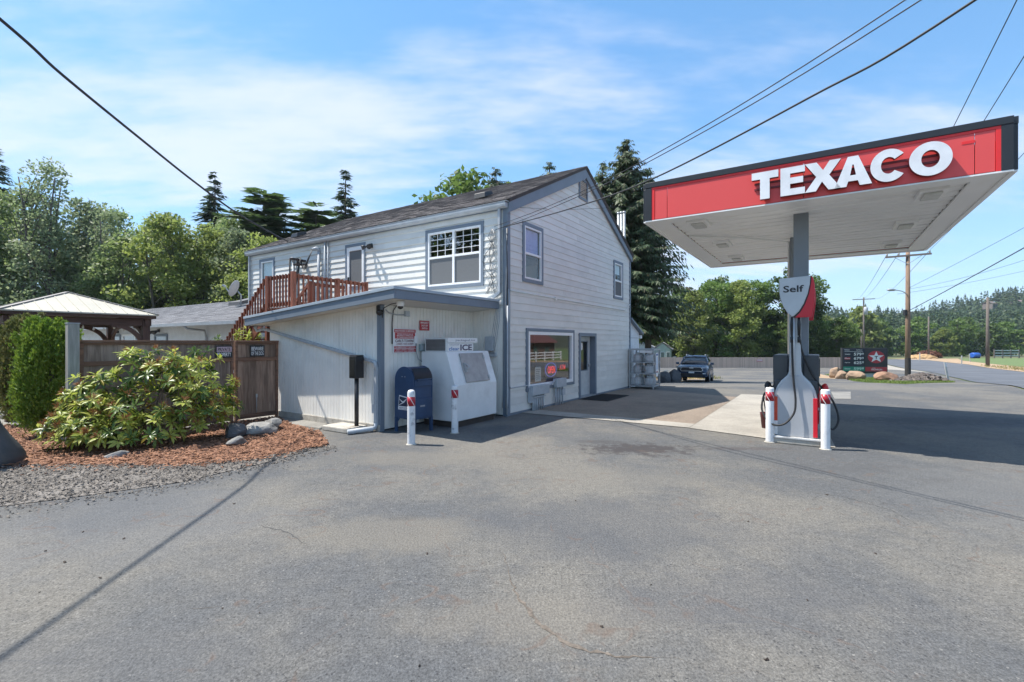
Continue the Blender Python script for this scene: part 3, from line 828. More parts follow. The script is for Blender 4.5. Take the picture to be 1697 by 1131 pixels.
# ------------------------------------------------------------------ the store
store = thing('store_building', 'two storey pale grey shop with lap siding and a dark shingled gable roof', 'building', L(0, 0), ANG)
W_, D_ = 8.5, 11.36
EAVE, RIDGE = 5.05, 7.1
SL = (RIDGE - EAVE) / (W_ / 2)
HG = [(.66, 1.68, 3.25, 4.75), (6.77, 7.70, 3.30, 4.68), (.82, 3.54, .50, 2.10), (3.90, 5.20, -.05, 2.03)]   # openings of the gable wall incl. trim
HF = [(.66, 2.58, 3.12, 4.70), (4.98, 5.88, 2.62, 4.68), (9.72, 10.68, 3.2, 4.70)]
cut_roof = (lambda p: EAVE + SL * p[0] - .02 - p[1], lambda p: EAVE + SL * (W_ - p[0]) - .02 - p[1])
inner = lambda hs, t: [(a + t, b - t, c + t, d - t) for a, b, c, d in hs]
core_wall(store, TG, 0, W_, -.3, RIDGE, inner(HG, .05), cut_roof, .14, DARKIN)
core_wall(store, TF, .145, D_, -.3, EAVE, inner(HF, .05), (), .14, DARKIN)
MB().box(8.36, 8.495, .145, D_, -.3, EAVE).box(.145, 8.36, D_ - .14, D_, -.3, EAVE).build('wall', SIDING, store)
MB().box(.145, 8.36, .145, D_ - .141, 2.45, 2.55).box(.145, 8.36, .145, D_ - .141, -.2, .02).build('floor', M('shop_floor', (.16, .13, .11), .5), store)
MB().box(.145, 8.36, 4.2, 4.3, .021, 2.449).build('partition', M('shop_wall', (.22, .14, .10), .8), store)
siding(store, TG, .09, W_ - .07, .06, RIDGE, HG, SIDING, cut_roof, tb=.019)
siding(store, TF, .09, D_ - .08, 2.1, EAVE, HF + [(-1, 1.0, 0, 2.2)], SIDING)
# base skirting, corner boards
MB().box(.0, W_, -.012, 0, -.1, .058).build('skirting', TRIM, store)
mb = MB(); mb.box(-.040, .088, -.040, -.002, -.05, EAVE - .03); mb.box(-.040, -.002, -.002, .086, -.05, EAVE - .03)
mb.build('corner_board', TRIM, store, bevel=.004)
MB().box(W_ - .068, W_ + .03, -.040, -.002, -.05, EAVE - .03).build('corner_board', TRIM, store, bevel=.004)
MB().box(-.040, -.002, D_ - .078, D_ + .02, 2.1, EAVE - .03).build('corner_board', TRIM, store, bevel=.004)
# windows
window(store, TG, .66, 1.68, 3.25, 4.75, rail=3.98, lower='dark', upper='violet')
w2 = window(store, TG, 6.77, 7.70, 3.30, 4.68, rail=3.96, lower='screen', upper='halfblind')
window(store, TF, .66, 2.58, 3.12, 4.70, trim=.085, frame=.05, rail=3.95, mull=1.62, grid=(3, 4), lower='screen', upper='dark')
window(store, TF, 9.72, 10.68, 3.2, 4.70, rail=None, upper='blind')
# upper door on the stair landing
d = ring(MB(), TF, 5.03, 5.83, 2.64, 4.60, .11, -.02, .03, wt=.12, wb=.3)
d.tbox(TF, 5.14, 5.72, 3.42, 3.52, -.02, .03)
dr = d.build('storm_door', WHITE, store, bevel=.004)
ring(MB(), TF, 4.98, 5.88, 2.60, 4.68, .05, 0, .045, wt=.08).build('door_trim', TRIM, dr)
MB().tbox(TF, 5.14, 5.72, 3.52, 4.48, -.006, .0).build('insect_screen', SCREEN, dr)
MB().tbox(TF, 5.14, 5.72, 2.94, 3.42, -.006, .0).build('pane', M('frosted_pane', (.42, .46, .47), .2), dr)
MB().tbox(TF, 5.70, 5.74, 3.55, 3.70, .03, .07).build('handle', BLACK, dr)
# big shop window with things behind the glass
fr = ring(MB(), TG, .90, 3.46, .58, 2.02, .085, -.05, .05)
sw = fr.build('shop_window', WHITE, store, bevel=.004)
ring(MB(), TG, .82, 3.54, .50, 2.10, .078, 0, .056).build('window_trim', TRIM, sw, bevel=.004)
MB().tbox(TG, .985, 3.375, .665, 1.935, -.02, -.012).build('pane', glassm('shop_glass', (.85, .87, .87), .012, 1.5, .22), sw)
MB().tbox(TG, .985, 3.375, .64, .70, -.5, -.06).build('window_board', M('maroon_board', (.17, .07, .075), .7), sw)
# door of the shop
ring(MB(), TG, 3.90, 5.20, -.03, 2.03, .10, -.20, .048, wb=.03).build('door_frame', TRIM, store)
dl = ring(MB(), TG, 4.005, 5.095, .06, 1.925, .19, -.19, -.145, wt=.14, wb=.78)
sd = dl.build('shop_door', M('door_paint', (.47, .50, .51), .5), store, bevel=.004)
MB().tbox(TG, 4.195, 4.905, .84, 1.785, -.175, -.165).build('pane', GLASS, sd)
ring(MB(), TG, 4.19, 4.91, .83, 1.79, .03, -.164, -.138).build('door_trim', TRIM, sd)
MB().tbox(TG, 4.95, 5.03, .95, 1.05, -.145, -.10).build('handle', METAL, sd)
nt_ = MB().tbox(TG, 4.35, 4.55, 1.50, 1.72, -.1605, -.158).build('notice_paper', WHITE, sd)
MB().tbox(TG, 4.0, 5.1, -.02, .06, -.19, .06).build('door_sill', M('sill_grey', (.25, .26, .27), .7), store)
# gable louvre vent
ring(MB(), TG, 3.90, 4.52, 6.14, 6.78, .055, .0, .05).build('gable_vent', TRIM, store)
gv = [o for o in store.children if o.name.startswith('gable_vent')][0]
MB().tbox(TG, 3.95, 4.47, 6.19, 6.73, .0, .006).build('vent_back', DARKIN, gv)
for k in range(9):
    z = 6.20 + k * .058
    MB().add([TG(3.955, z, .045), TG(4.465, z, .045), TG(4.465, z + .026, .012), TG(3.955, z + .026, .012), TG(3.955, z + .006, .047), TG(4.465, z + .006, .047), TG(4.465, z + .032, .014), TG(3.955, z + .032, .014)],
             [(0, 1, 2, 3), (4, 5, 6, 7), (0, 1, 5, 4), (1, 2, 6, 5), (2, 3, 7, 6), (3, 0, 4, 7)]).build('vent_slat', M('vent_dark', (.10, .12, .14), .6), gv)
# roof
OV = .12
roof = MB()
for sgn in (0, 1):
    X = (lambda x: x) if sgn == 0 else (lambda x: W_ - x)
    p = [(X(-.06), EAVE - .06 * SL), (X(W_ / 2), RIDGE)]
    th = .085
    roof.add([(p[0][0], -OV, p[0][1] + .005), (p[1][0], -OV, p[1][1] + .005), (p[1][0], D_ + OV, p[1][1] + .005), (p[0][0], D_ + OV, p[0][1] + .005),
              (p[0][0], -OV, p[0][1] + th), (p[1][0], -OV, p[1][1] + th), (p[1][0], D_ + OV, p[1][1] + th), (p[0][0], D_ + OV, p[0][1] + th)],
             [(0, 1, 2, 3), (4, 5, 6, 7), (0, 1, 5, 4), (1, 2, 6, 5), (2, 3, 7, 6), (3, 0, 4, 7)])
rf = roof.build('roof', ROOFD, store)
# shingle tabs, both slopes
def shingles(parent, x0, z0, x1, z1, y0, y1, lift, course=.145, tab=.33, seed=1, name='shingles'):
    r = random.Random(seed); mb = MB()
    d = Vector((x1 - x0, 0, z1 - z0)); Ls = d.length; d.normalize(); n = Vector((-d.z, 0, d.x))
    if n.z < 0: n = -n
    k = 0; s = 0
    while s < Ls:
        y = y0 - (k % 2) * tab / 2 - r.uniform(0, .05)
        while y < y1:
            w = tab * r.uniform(.85, 1.15); ya, yb = max(y, y0), min(y + w - .008, y1)
            if yb - ya > .03:
                t = .010 + r.uniform(0, .007)
                a = Vector((x0, 0, z0)) + d * (s - .02) + n * (lift + t); b = Vector((x0, 0, z0)) + d * min(s + course, Ls) + n * (lift + .001)
                a0 = a - n * (t + .004)
                mb.add([(a.x, ya, a.z), (a.x, yb, a.z), (b.x, yb, b.z), (b.x, ya, b.z), (a0.x, ya, a0.z), (a0.x, yb, a0.z)],
                       [(0, 1, 2, 3), (4, 5, 1, 0), (4, 0, 3), (5, 2, 1)])
            y += w
        s += course; k += 1
    return stuff(mb.build(name, ROOFM, parent))
shingles(rf, -.08, EAVE - .08 * SL, W_ / 2, RIDGE, -OV - .02, D_ + OV, .085)
shingles(rf, W_ + .08, EAVE - .08 * SL, W_ / 2, RIDGE, -OV - .02, D_ + OV, .085, course=.29, tab=.9, seed=2)
mb = MB()
for k in range(40):
    y = -OV - .02 + k * .29
    z = RIDGE + .10 + (k % 2) * .006
    mb.add([(W_ / 2 - .15, y, z - .15 * SL), (W_ / 2, y, z), (W_ / 2 + .15, y, z - .15 * SL), (W_ / 2 - .15, y + .3, z - .15 * SL - .006), (W_ / 2, y + .3, z - .006), (W_ / 2 + .15, y + .3, z - .15 * SL - .006)],
           [(0, 1, 4, 3), (1, 2, 5, 4)])
stuff(mb.build('ridge_shingles', ROOFM, rf))
for (x, y) in ((1.15, 1.55), (1.0, 9.9)):
    z = EAVE + SL * x + .10
    v = MB(); v.add([(x - .2, y - .2, z - .06), (x + .2, y - .2, z + .12), (x + .2, y + .2, z + .12), (x - .2, y + .2, z - .06),
                     (x - .17, y - .18, z + .09), (x + .14, y - .18, z + .20), (x + .14, y + .18, z + .20), (x - .17, y + .18, z + .09)],
                    [(0, 3, 2, 1), (4, 5, 6, 7), (0, 1, 5, 4), (1, 2, 6, 5), (2, 3, 7, 6), (3, 0, 4, 7)])
    v.build('roof_vent', BLACK, store, bevel=.01)
# barge boards on the gable rake, eave fascia, gutter, soffit strip
for sgn in (0, 1):
    X = (lambda x: x) if sgn == 0 else (lambda x: W_ - x)
    a, b = -.06, W_ / 2 - .001
    za, zb = EAVE + SL * a, EAVE + SL * b
    wv = .26 if sgn == 0 else .20
    MB().prism([(X(a), -.10, za - wv + .02), (X(b), -.10, zb - wv - .04), (X(b), -.10, zb), (X(a), -.10, za)], (0, .066, 0)).build('barge_board', TRIM, store)
g_ = MB()
prof = [(-.055, 4.90), (-.155, 4.92), (-.175, 4.96), (-.178, 5.02), (-.165, 5.02), (-.160, 4.965), (-.145, 4.935), (-.065, 4.915)]
g_.prism([(x, -.06, z) for x, z in prof], (0, D_ + .12, 0))
g_.box(-.175, -.055, -.063, -.058, 4.90, 5.01).box(-.175, -.055, D_ + .058, D_ + .063, 4.90, 5.01)
gut = g_.build('gutter', GREYPAINT, store)
MB().box(-.054, -.026, -.05, D_ + .05, 4.88, EAVE - .01).build('fascia', TRIM, store)
MB().box(-.186, -.06, -.10, D_ + .10, 5.028, 5.036).build('drip_edge', M('drip_metal', (.62, .63, .64), .35, metal=.5), store)
# downspout at the front corner and one at the far end
mb = MB(); mb.bar((-.075, .16, 4.90), (-.075, .16, 2.92), .075, .06, up=(0, 1, 0)); mb.bar((-.075, .16, 2.93), (-.12, .32, 2.80), .075, .06)
mb.build('downspout', GREYPAINT, store)
mb = MB(); mb.bar((-.06, D_ - .06, 4.90), (-.06, D_ - .06, 2.4), .07, .055, up=(0, 1, 0)); mb.build('downspout', GREYPAINT, store)
# three metal flues rising beside the far wall
for y in (.58, .46, .34):
    MB().tube([(8.85, y, 2.4), (8.85, y, 6.85)], .05, 10).tube([(8.85, y, 6.85), (8.85, y, 6.93)], .058, 10).build('flue_pipe', METAL, store)
# horizontal conduit across the gable, low conduit, switch boxes and risers
mb = MB(); mb.tube([(.09, -.045, 2.97), (3.2, -.045, 2.95), (7.95, -.045, 2.93), (8.15, -.045, 3.06), (8.42, -.045, 3.20)], .013, 6); mb.box(2.32, 2.40, -.07, -.02, 2.90, 2.99)
mb.build('conduit', SIDING, store)
mb = MB(); mb.tube([(-.02, -.06, 3.0), (.02, -.065, 2.2), (.02, -.065, .72), (.06, -.065, .66), (.86, -.065, .665)], .014, 6); mb.build('conduit', GREYPAINT, store)
mb = MB(); mb.box(.93, 1.80, -.16, -.03, .40, .64); mb.box(.90, 1.0, -.13, -.03, .22, .60); sb = mb.build('switch_box', GREYPAINT, store, bevel=.006)
mb = MB()
for x in (1.06, 1.14, 1.24, 1.36, 1.47, 1.58): mb.tube([(x, -.09, .40), (x, -.09, -.04)], .032 if x < 1.3 else .022, 8)
mb.box(1.02, 1.64, -.13, -.12, .33, .36)
mb.build('conduit_riser', GREYPAINT, sb)
mb = MB(); mb.box(2.22, 2.80, -.16, -.03, .50, .74); sb = mb.build('switch_box', GREYPAINT, store, bevel=.006)
mb = MB()
for x in (2.28, 2.40, 2.52, 2.68): mb.tube([(x, -.09, .5), (x, -.09, -.04)], .024, 8)
mb.tube([(1.75, -.10, .60), (1.95, -.10, .60), (2.2, -.10, .70), (2.26, -.10, .70)], .022, 8); mb.box(2.6, 2.76, -.14, -.03, .26, .44)
mb.build('conduit_riser', GREYPAINT, sb)
# cables running down the front corner
for k, (dx, dy, b) in enumerate(((-.05, -.05, .02), (-.06, -.03, -.03), (-.045, .03, .04), (-.06, .07, -.02))):
    pts = [(dx, dy, 4.42)] + [(dx - .015 * math.sin(i * 1.7 + k), dy + b * math.sin(i * .9 + k) * .6, 4.4 - i * .42) for i in range(1, 11)]
    MB().tube(pts, .007 if k else .012, 6).build('down_cable', (WIRE, WIREG, WIREG, WIREG)[k], store)
MB().tube([(-.055, -.055, 2.6), (-.06, -.06, 1.5), (-.055, -.05, .5), (-.05, -.03, .05)], .02, 8).build('conduit', GREYPAINT, store)
# twin floodlight by the upper door
mb = MB(); mb.box(-.07, -.02, 4.66, 4.78, 4.48, 4.60)
fl = mb.build('floodlight', BLACK, store)
for s in (-1, 1):
    c = Vector((-.16, 4.72 + s * .10, 4.50)); dd = Vector((-.8, s * .5, -.35)).normalized()
    MB().tube([(-.06, 4.72, 4.53), c - dd * .03, c + dd * .03, c + dd * .10], [.02, .025, .045, .075], 12).build('lamp_head', BLACK, fl)
# service conduits, weatherhead and meter gear on the front
MB().tube([(-.05, 6.86, 4.92), (-.05, 6.86, 2.7)], .035, 10).build('conduit', GREYPAINT, store)
MB().tube([(-.05, 6.70, 4.90), (-.05, 6.70, 2.7)], .022, 8).build('conduit', GREYPAINT, store)
mb = MB(); mb.tube([(-.09, 7.12, 2.7), (-.09, 7.12, 4.62)], .045, 10)
mb.tube([(-.09, 7.12, 4.60), (-.09, 7.13, 4.68), (-.14, 7.17, 4.71), (-.23, 7.24, 4.67)], [.045, .055, .06, .05], 10)
wh = mb.build('service_mast', GREYPAINT, store)
mb = MB(); mb.bar((-.03, 7.95, 4.40), (-.5, 8.0, 4.42), .14, .05); mb.bar((-.03, 7.9, 4.28), (-.45, 7.85, 4.22), .16, .06); mb.bar((-.3, 7.92, 4.45), (-.3, 7.92, 4.2), .05, .05)
mb.build('cable_bracket', M('old_wood_dark', (.06, .045, .04), .8), store)
mb = MB(); mb.tube([(-.08, 8.5, 2.7), (-.08, 8.5, 4.40)], .04, 10); mb.tube([(-.08, 8.5, 4.4), (-.09, 8.5, 4.48), (-.15, 8.48, 4.51), (-.24, 8.44, 4.46)], [.04, .055, .06, .05], 10)
mb.build('service_mast', GREYPAINT, store)
for k in range(5):
    pts = []
    for i in range(13):
        t = i / 12
        pts.append((-.24 - .12 * math.sin(math.pi * t) - k * .01, 8.42 - t * (.55 + .02 * k), 4.46 - (.75 + .14 * k) * math.sin(math.pi * t) ** .8 + .0 * t))
    MB().tube(pts, .012, 6).build('drip_loop', WIRE, store)
for k in range(3):
    pts = [(-.22, 7.26, 4.66)] + [(-.26, 7.34 + .5 * t, 4.68 - .42 * math.sin(t * math.pi) - .22 * t - k * .05) for t in (.2, .4, .6, .8, 1.0)]
    MB().tube(pts, .011, 6).build('drip_loop', WIRE, store)
for k in range(9):
    r = random.Random(k + 20); y0 = .36 + r.uniform(-.05, .05)
    pts = [(-.06, y0, 4.46)]
    for i in range(1, 9):
        t = i / 8; pts.append((-.05 - .05 * math.sin(math.pi * t) * r.uniform(.5, 1.6), y0 + r.uniform(-.09, .09) + (.22 - .5 * r.random()) * t * (1 - t) * 2 + (-.1 if k % 2 else .12) * t, 4.46 - 1.55 * t))
    MB().tube(pts, .006, 5).build('hanging_wire', WIREG if k % 3 else WIRE, store)

# rear annex beyond the gable
annex = thing('rear_annex', 'small white lean-to annex behind the far end of the shop, sloping roof', 'annex', L(8.5, .1), ANG)
O2 = (8.5, .1, 0)
mb = MB(O2); mb.prism([(8.535, .06, -.1), (9.80, .06, -.1), (9.80, .06, 2.12), (8.535, .06, 2.62)], (0, 5, 0)); mb.build('wall', M('annex_white', (.62, .66, .70), .6), annex)
mb = MB(O2); mb.prism([(8.535, -.08, 2.625), (9.98, -.08, 2.055), (9.98, -.08, 2.135), (8.535, -.08, 2.705)], (0, 5.2, 0)); mb.build('roof', TRIM, annex)
mb = MB(O2); mb.box(8.54, 9.8, .048, .058, 1.9, 1.93); mb.build('wall_band', GREYPAINT, annex)
mb = MB(O2); mb.box(9.84, 10.02, .0, .12, 1.90, 2.03); mb.build('floodlight', WHITE, annex)

# things behind the shop window
def shop_item(name, label, cat, mb, mat):
    o = mb.build(name, mat, None); o.location = L(0, 0); o.rotation_euler = (0, 0, ANG); return tag(o, label, cat)
ns = thing('neon_sign', 'glowing red oval neon sign in the shop window', 'neon sign', L(2.35, .10, .98), ANG)
mb = MB(); mb.tube([(.32 * math.cos(t), 0, .19 * math.sin(t)) for t in [i * math.pi / 12 for i in range(25)]], .012, 6); mb.build('neon_tube', emitm('neon_blue', (.10, .12, .5), .5), ns)
text(ns, 'OPEN', (0, -.012, 0), (1, 0, 0), (0, 0, 1), .42, .2, emitm('neon_red', (1., .05, .07), .55), .01, .01, name='neon_lettering')
MB().box(-.33, .33, .02, .03, -.2, .2).build('backing', BLACK, ns)
ns2 = thing('neon_sign', 'faint red lettered sign right of the oval neon sign in the shop window', 'neon sign', L(3.05, .12, 1.02), ANG)
text(ns2, 'ATM', (0, -.012, 0), (1, 0, 0), (0, 0, 1), .36, .14, emitm('neon_red_dim', (.8, .06, .05), .4), .01, .01, name='neon_lettering')
MB().box(-.22, .22, .01, .02, -.11, .11).build('backing', BLACK, ns2)
pn = thing('window_notice', 'white paper notice taped low inside the shop window', 'notice', L(1.55, .05, .90), ANG)
MB().box(-.16, .16, 0, .004, -.19, .19).build('paper', WHITE, pn)
for k in range(6): MB().box(-.12, .12 - .03 * (k % 3), -.003, -.001, .12 - k * .05, .135 - k * .05).build('print_line', M('print_grey', (.25, .25, .26), .8), pn)
sh = thing('display_shelf', 'dark shop shelf with goods seen through the shop window', 'shelf', L(1.0, 1.2, 0), ANG)
for z in (.5, .9, 1.3): MB().box(0, 2.4, 0, .4, z, z + .03).build('shelf_board', M('shelf_dark', (.10, .07, .06), .7), sh)
for x in (0, 2.36): MB().box(x, x + .04, .0, .4, .02, 1.5).build('upright', M('shelf_dark', (.1, .07, .06), .7), sh)
rr = random.Random(4)
for z in (.53, .93, 1.33):
    x = .1
    k = 0
    while x < 2.2:
        w = rr.uniform(.08, .2)
        b = MB().box(x, x + w, .08, .28, z, z + rr.uniform(.12, .28)).build('packet', M('packet_%d' % rr.randint(0, 4), [(.4, .08, .07), (.08, .12, .35), (.4, .35, .1), (.5, .5, .48), (.1, .25, .12)][rr.randint(0, 4)], .5), sh)
        x += w + rr.uniform(.02, .08); k += 1

# ------------------------------------------------------------------ lean-to store room
def rtop(y): return 2.75 - .079 * (y - .2)
def grooved(parent, T, s0, s1, zb, zt, mat, pitch=.1016, gw=.011, gd=.009, th=.016, name='wall_panel'):
    """vertically grooved sheet; zt is a function of s"""
    ss = [(s0 + .003, th)]
    s = s0 + pitch / 2
    while s < s1 - .03:
        ss += [(s - gw / 2, th), (s - gw / 2 + .002, th - gd), (s + gw / 2 - .002, th - gd), (s + gw / 2, th)]; s += pitch
    ss += [(s1 - .003, th)]
    mb = MB(); n = len(ss)
    V = [T(a, zb, o) for a, o in ss] + [T(a, zt(a), o) for a, o in ss] + [T(ss[0][0], zb, 0), T(ss[-1][0], zb, 0), T(ss[-1][0], zt(ss[-1][0]), 0), T(ss[0][0], zt(ss[0][0]), 0)]
    F = [(i, i + 1, n + i + 1, n + i) for i in range(n - 1)]
    F += [(2 * n, 0, n, 2 * n + 3), (n - 1, 2 * n + 1, 2 * n + 2, 2 * n - 1)]
    F += [tuple([2 * n, 2 * n + 1] + list(range(n - 1, -1, -1))), tuple([2 * n + 3, 2 * n + 2] + list(range(2 * n - 1, n - 1, -1)))]
    return mb.add(V, F).build(name, mat, parent, fix=False)
lean = thing('lean_to', 'low grey lean-to store room with grooved panel walls and a slate blue flat roof edge', 'annex', L(-2.92, 1.02), ANG)
OL = (-2.92, 1.02, 0)
def Loff(T): return lambda s, z, o: tuple(Vector(T(s, z, o)) - Vector(OL))
TS = Loff(lambda s, z, o: (-2.92 - o, s, z))             # long side
TE = Loff(lambda s, z, o: (s, 1.02 - o, z))              # end wall by the ice box
TB = Loff(lambda s, z, o: (-.028 - o, s, z))             # shop wall under the roof
sof = lambda y: rtop(y) - .205
for a, b in ((1.09, 2.30), (2.302, 3.52), (3.522, 4.74), (4.742, 4.9)): grooved(lean, TS, a, b, .13, lambda y: sof(y), CREAM)
for a, b in ((-2.85, -2.0), (-1.998, -.76), (-.758, -.06)): grooved(lean, TE, a, b, .03, lambda s: sof(1.02), CREAM)
grooved(lean, TB, .09, 1.0, .03, lambda s: sof(s), CREAM)
mb = MB(OL); mb.box(-2.915, -2.83, 1.03, 4.9, .0, 2.2).box(-2.83, -.03, 1.025, 1.08, .0, 2.45); mb.build('wall_core', DARKIN, lean)
mb = MB(OL); mb.box(-2.96, -2.92, 1.0, 4.9, -.05, .128); mb.build('footing', CONCB, lean)
mb = MB(OL); mb.box(-2.955, -2.925, 1.0, 1.088, .0, sof(1.05)); mb.box(-2.955, -2.852, .985, .999, .0, sof(1.0)); mb.build('corner_board', TRIM, lean, bevel=.004)
mb = MB(OL); mb.box(-.10, -.05, .98, 1.018, .03, sof(1.0)); mb.build('corner_board', CREAM, lean)
# roof: membrane deck, fascia boards, metal edge, soffit
def slab(mb, x0, x1, y0, y1, d0, d1):
    return mb.add([(x0, y0, rtop(y0) - d0), (x1, y0, rtop(y0) - d0), (x1, y1, rtop(y1) - d0), (x0, y1, rtop(y1) - d0), (x0, y0, rtop(y0) - d1), (x1, y0, rtop(y0) - d1), (x1, y1, rtop(y1) - d1), (x0, y1, rtop(y1) - d1)],
                  [(4, 5, 6, 7), (0, 3, 2, 1), (0, 1, 5, 4), (1, 2, 6, 5), (2, 3, 7, 6), (3, 0, 4, 7)])
RX0, RX1, RY0, RY1 = -3.33, -.03, .2, 5.3
slab(MB(OL), RX0 + .04, RX1, RY0 + .04, RY1 - .04, .012, .10).build('roof', M('roof_membrane', (.55, .58, .60), .6, .08, 2), lean)
slab(MB(OL), RX0 + .04, RX1, RY0 + .04, RY1 - .04, .185, .203).build('soffit', SOFFIT, lean)
mb = MB(OL); slab(mb, RX0, RX0 + .038, RY0, RY1, .05, .215); slab(mb, RX0 + .04, RX1, RY0, RY0 + .038, .05, .215); slab(mb, RX0 + .04, RX1, RY1 - .038, RY1, .05, .215)
mb.build('fascia', TRIM, lean, bevel=.004)
mb = MB(OL); slab(mb, RX0 - .02, RX0 + .06, RY0 - .02, RY1 + .02, -.008, .048); slab(mb, RX0 + .062, RX1, RY0 - .02, RY0 + .06, -.008, .048)
mb.build('roof_edge', M('edge_metal', (.36, .42, .48), .4, .06, 3), lean, bevel=.005)
# diagonal rain pipe
mb = MB(OL); mb.tube([(-3.12, 5.22, 2.12), (-3.06, 5.25, 2.02), (-2.99, 5.1, 2.06)], .038, 10)
mb.bar((-2.985, 5.15, 2.08), (-2.985, 1.14, 1.37), .055, .07, up=(1, 0, 0)); mb.tube([(-2.985, 1.2, 1.38), (-2.985, 1.10, 1.34), (-2.985, 1.08, 1.22)], .04, 10)
mb.bar((-2.985, 1.08, 1.26), (-2.985, 1.08, .12), .07, .055, up=(1, 0, 0)); mb.tube([(-2.985, 1.08, .16), (-3.0, 1.09, .08), (-3.1, 1.12, .06)], .045, 10)
dp = mb.build('downspout', GREYPAINT, lean)
mb = MB(OL)
P0, P1 = Vector((-3.05, 1.10, .062)), Vector((-3.50, 1.27, .05))
mb.tube([P0, P1, P1 - (P1 - P0) * .004, P0 + (P1 - P0) * .3], [.05, .05, .042, .042], 14, caps=False); mb.build('outlet_pipe', GREYPAINT, lean)
mb = MB(OL); mb.box(-2.99, -2.96, 1.12, 1.20, .35, .52); mb.build('pipe_strap', GREYPAINT, lean)
# concrete footing block beside the rain pipe
mb = MB(); mb.box(-.24, .24, -.37, .37, 0, .10)
cb = mb.build('concrete_block', CONCB, None, bevel=.02); cb.location = L(-3.23, 1.72); cb.rotation_euler = (0, 0, ANG + .03)
tag(cb, 'cracked pale concrete slab at the foot of the black pedestal box', 'concrete slab')
# black pedestal box
pb = thing('pedestal_box', 'black metal box on a black post standing beside the grooved wall', 'pedestal box', L(-3.15, 1.45, .10), ANG + .1)
MB().tube([(0, 0, 0), (0, 0, .96)], .042, 14).build('post', BLACK, pb)
MB().box(-.11, .11, -.09, .09, .94, 1.37).build('box', M('black_paint', (.022, .022, .024), .3, .2, 6), pb, bevel=.012)
MB().box(-.118, -.111, -.06, .06, 1.0, 1.31).build('lid', M('black_paint', (.022, .022, .024), .3), pb, bevel=.003)
MB().box(-.09, .09, -.1, .1, 1.372, 1.395).build('cap', BLACK, pb, bevel=.006)
# security camera, corner camera, junction boxes and cords on the end wall
sc = thing('security_camera', 'white dome security camera under the corner of the slate roof edge', 'camera', L(-2.93, .46, sof(.46)), ANG)
MB().lathe([(.0, -.0), (.075, -.0), (.075, -.075), (.06, -.10), (0, -.10)], 18).build('housing', WHITE, sc)
MB().lathe([(.055, -.098), (.05, -.13), (.03, -.15), (.0, -.157)], 16).build('dome', M('dark_dome', (.02, .02, .022), .1), sc)
MB().tube([(-.0, .03, -.03), (-.05, .2, -.05), (-.04, .42, -.12), (-.0, .5, -.3)], .008, 6).build('cord', WIRE, sc)
c2 = thing('security_camera', 'black security camera bolted to the slate corner board of the lean-to', 'camera', L(-2.96, 1.02, 2.36), ANG)
MB().box(-.05, .05, -.03, .03, -.07, .1).build('bracket', BLACK, c2, bevel=.01)
MB().lathe([(0, -.0), (.06, -.01), (.07, -.05), (.05, -.10), (0, -.12)], 14, c=(-.04, -.06, .02)).build('dome', M('dark_dome', (.02, .02, .022), .1), c2)
def on_end(name, label, cat, x, z): return thing(name, label, cat, L(x, 1.0, z), ANG)
ub = on_end('junction_box', 'grey junction box with a bent conduit high on the lean-to wall', 'junction box', -2.26, 2.33)
MB().box(-.06, .06, -.05, .0, -.05, .06).build('box', GREYPAINT, ub, bevel=.006)
MB().tube([(-.06, -.03, -.02), (-.3, -.03, -.03), (-.5, -.04, .0), (-.62, -.08, .05)], .012, 6).build('conduit', GREYPAINT, ub)
MB().tube([(-.4, -.02, -.62), (-.4, -.02, -.2), (-.38, -.03, .05), (-.25, -.03, .2), (.2, -.03, .19), (1.0, -.03, .18)], .011, 6).build('conduit', WIRE, ub)
ob = on_end('outlet_box', 'pair of grey outlet boxes beside the red towing sign', 'outlet box', -1.80, 1.63)
MB().box(-.1, .1, -.06, 0, -.075, .075).build('box', M('teal_grey', (.28, .36, .37), .5), ob, bevel=.006)
for s in (-.05, .05): MB().box(s - .035, s + .035, -.068, -.061, -.05, .05).build('cover', GREYPAINT, ob)
MB().box(-.26, -.17, -.05, 0, .09, .24).build('switch', WHITE, ob, bevel=.005)
MB().tube([(-.21, -.04, .09), (-.215, -.05, -.1), (-.19, -.08, -.24), (-.08, -.1, -.31), (.05, -.1, -.28)], .011, 6).build('cord', WIREG, ob)
mb_ = thing('meter_box', 'grey cable box with loose wires on the wall right of the ice freezer', 'meter box', L(-.05, .42, 1.72), ANG)
MB().box(-.10, -.01, -.12, .12, -.18, .16).build('box', GREYPAINT, mb_, bevel=.008)
MB().box(-.06, -.01, -.16, .16, -.32, -.22).build('junction', GREYPAINT, mb_, bevel=.005)
for k in range(4): MB().tube([(-.05, -.3 + .03 * k, 1.0), (-.07, -.28 + .05 * k, .5), (-.09, -.2 + .05 * k, .0), (-.08, -.12 + .04 * k, -.25)], .006, 5).build('wire', WIREG, mb_)

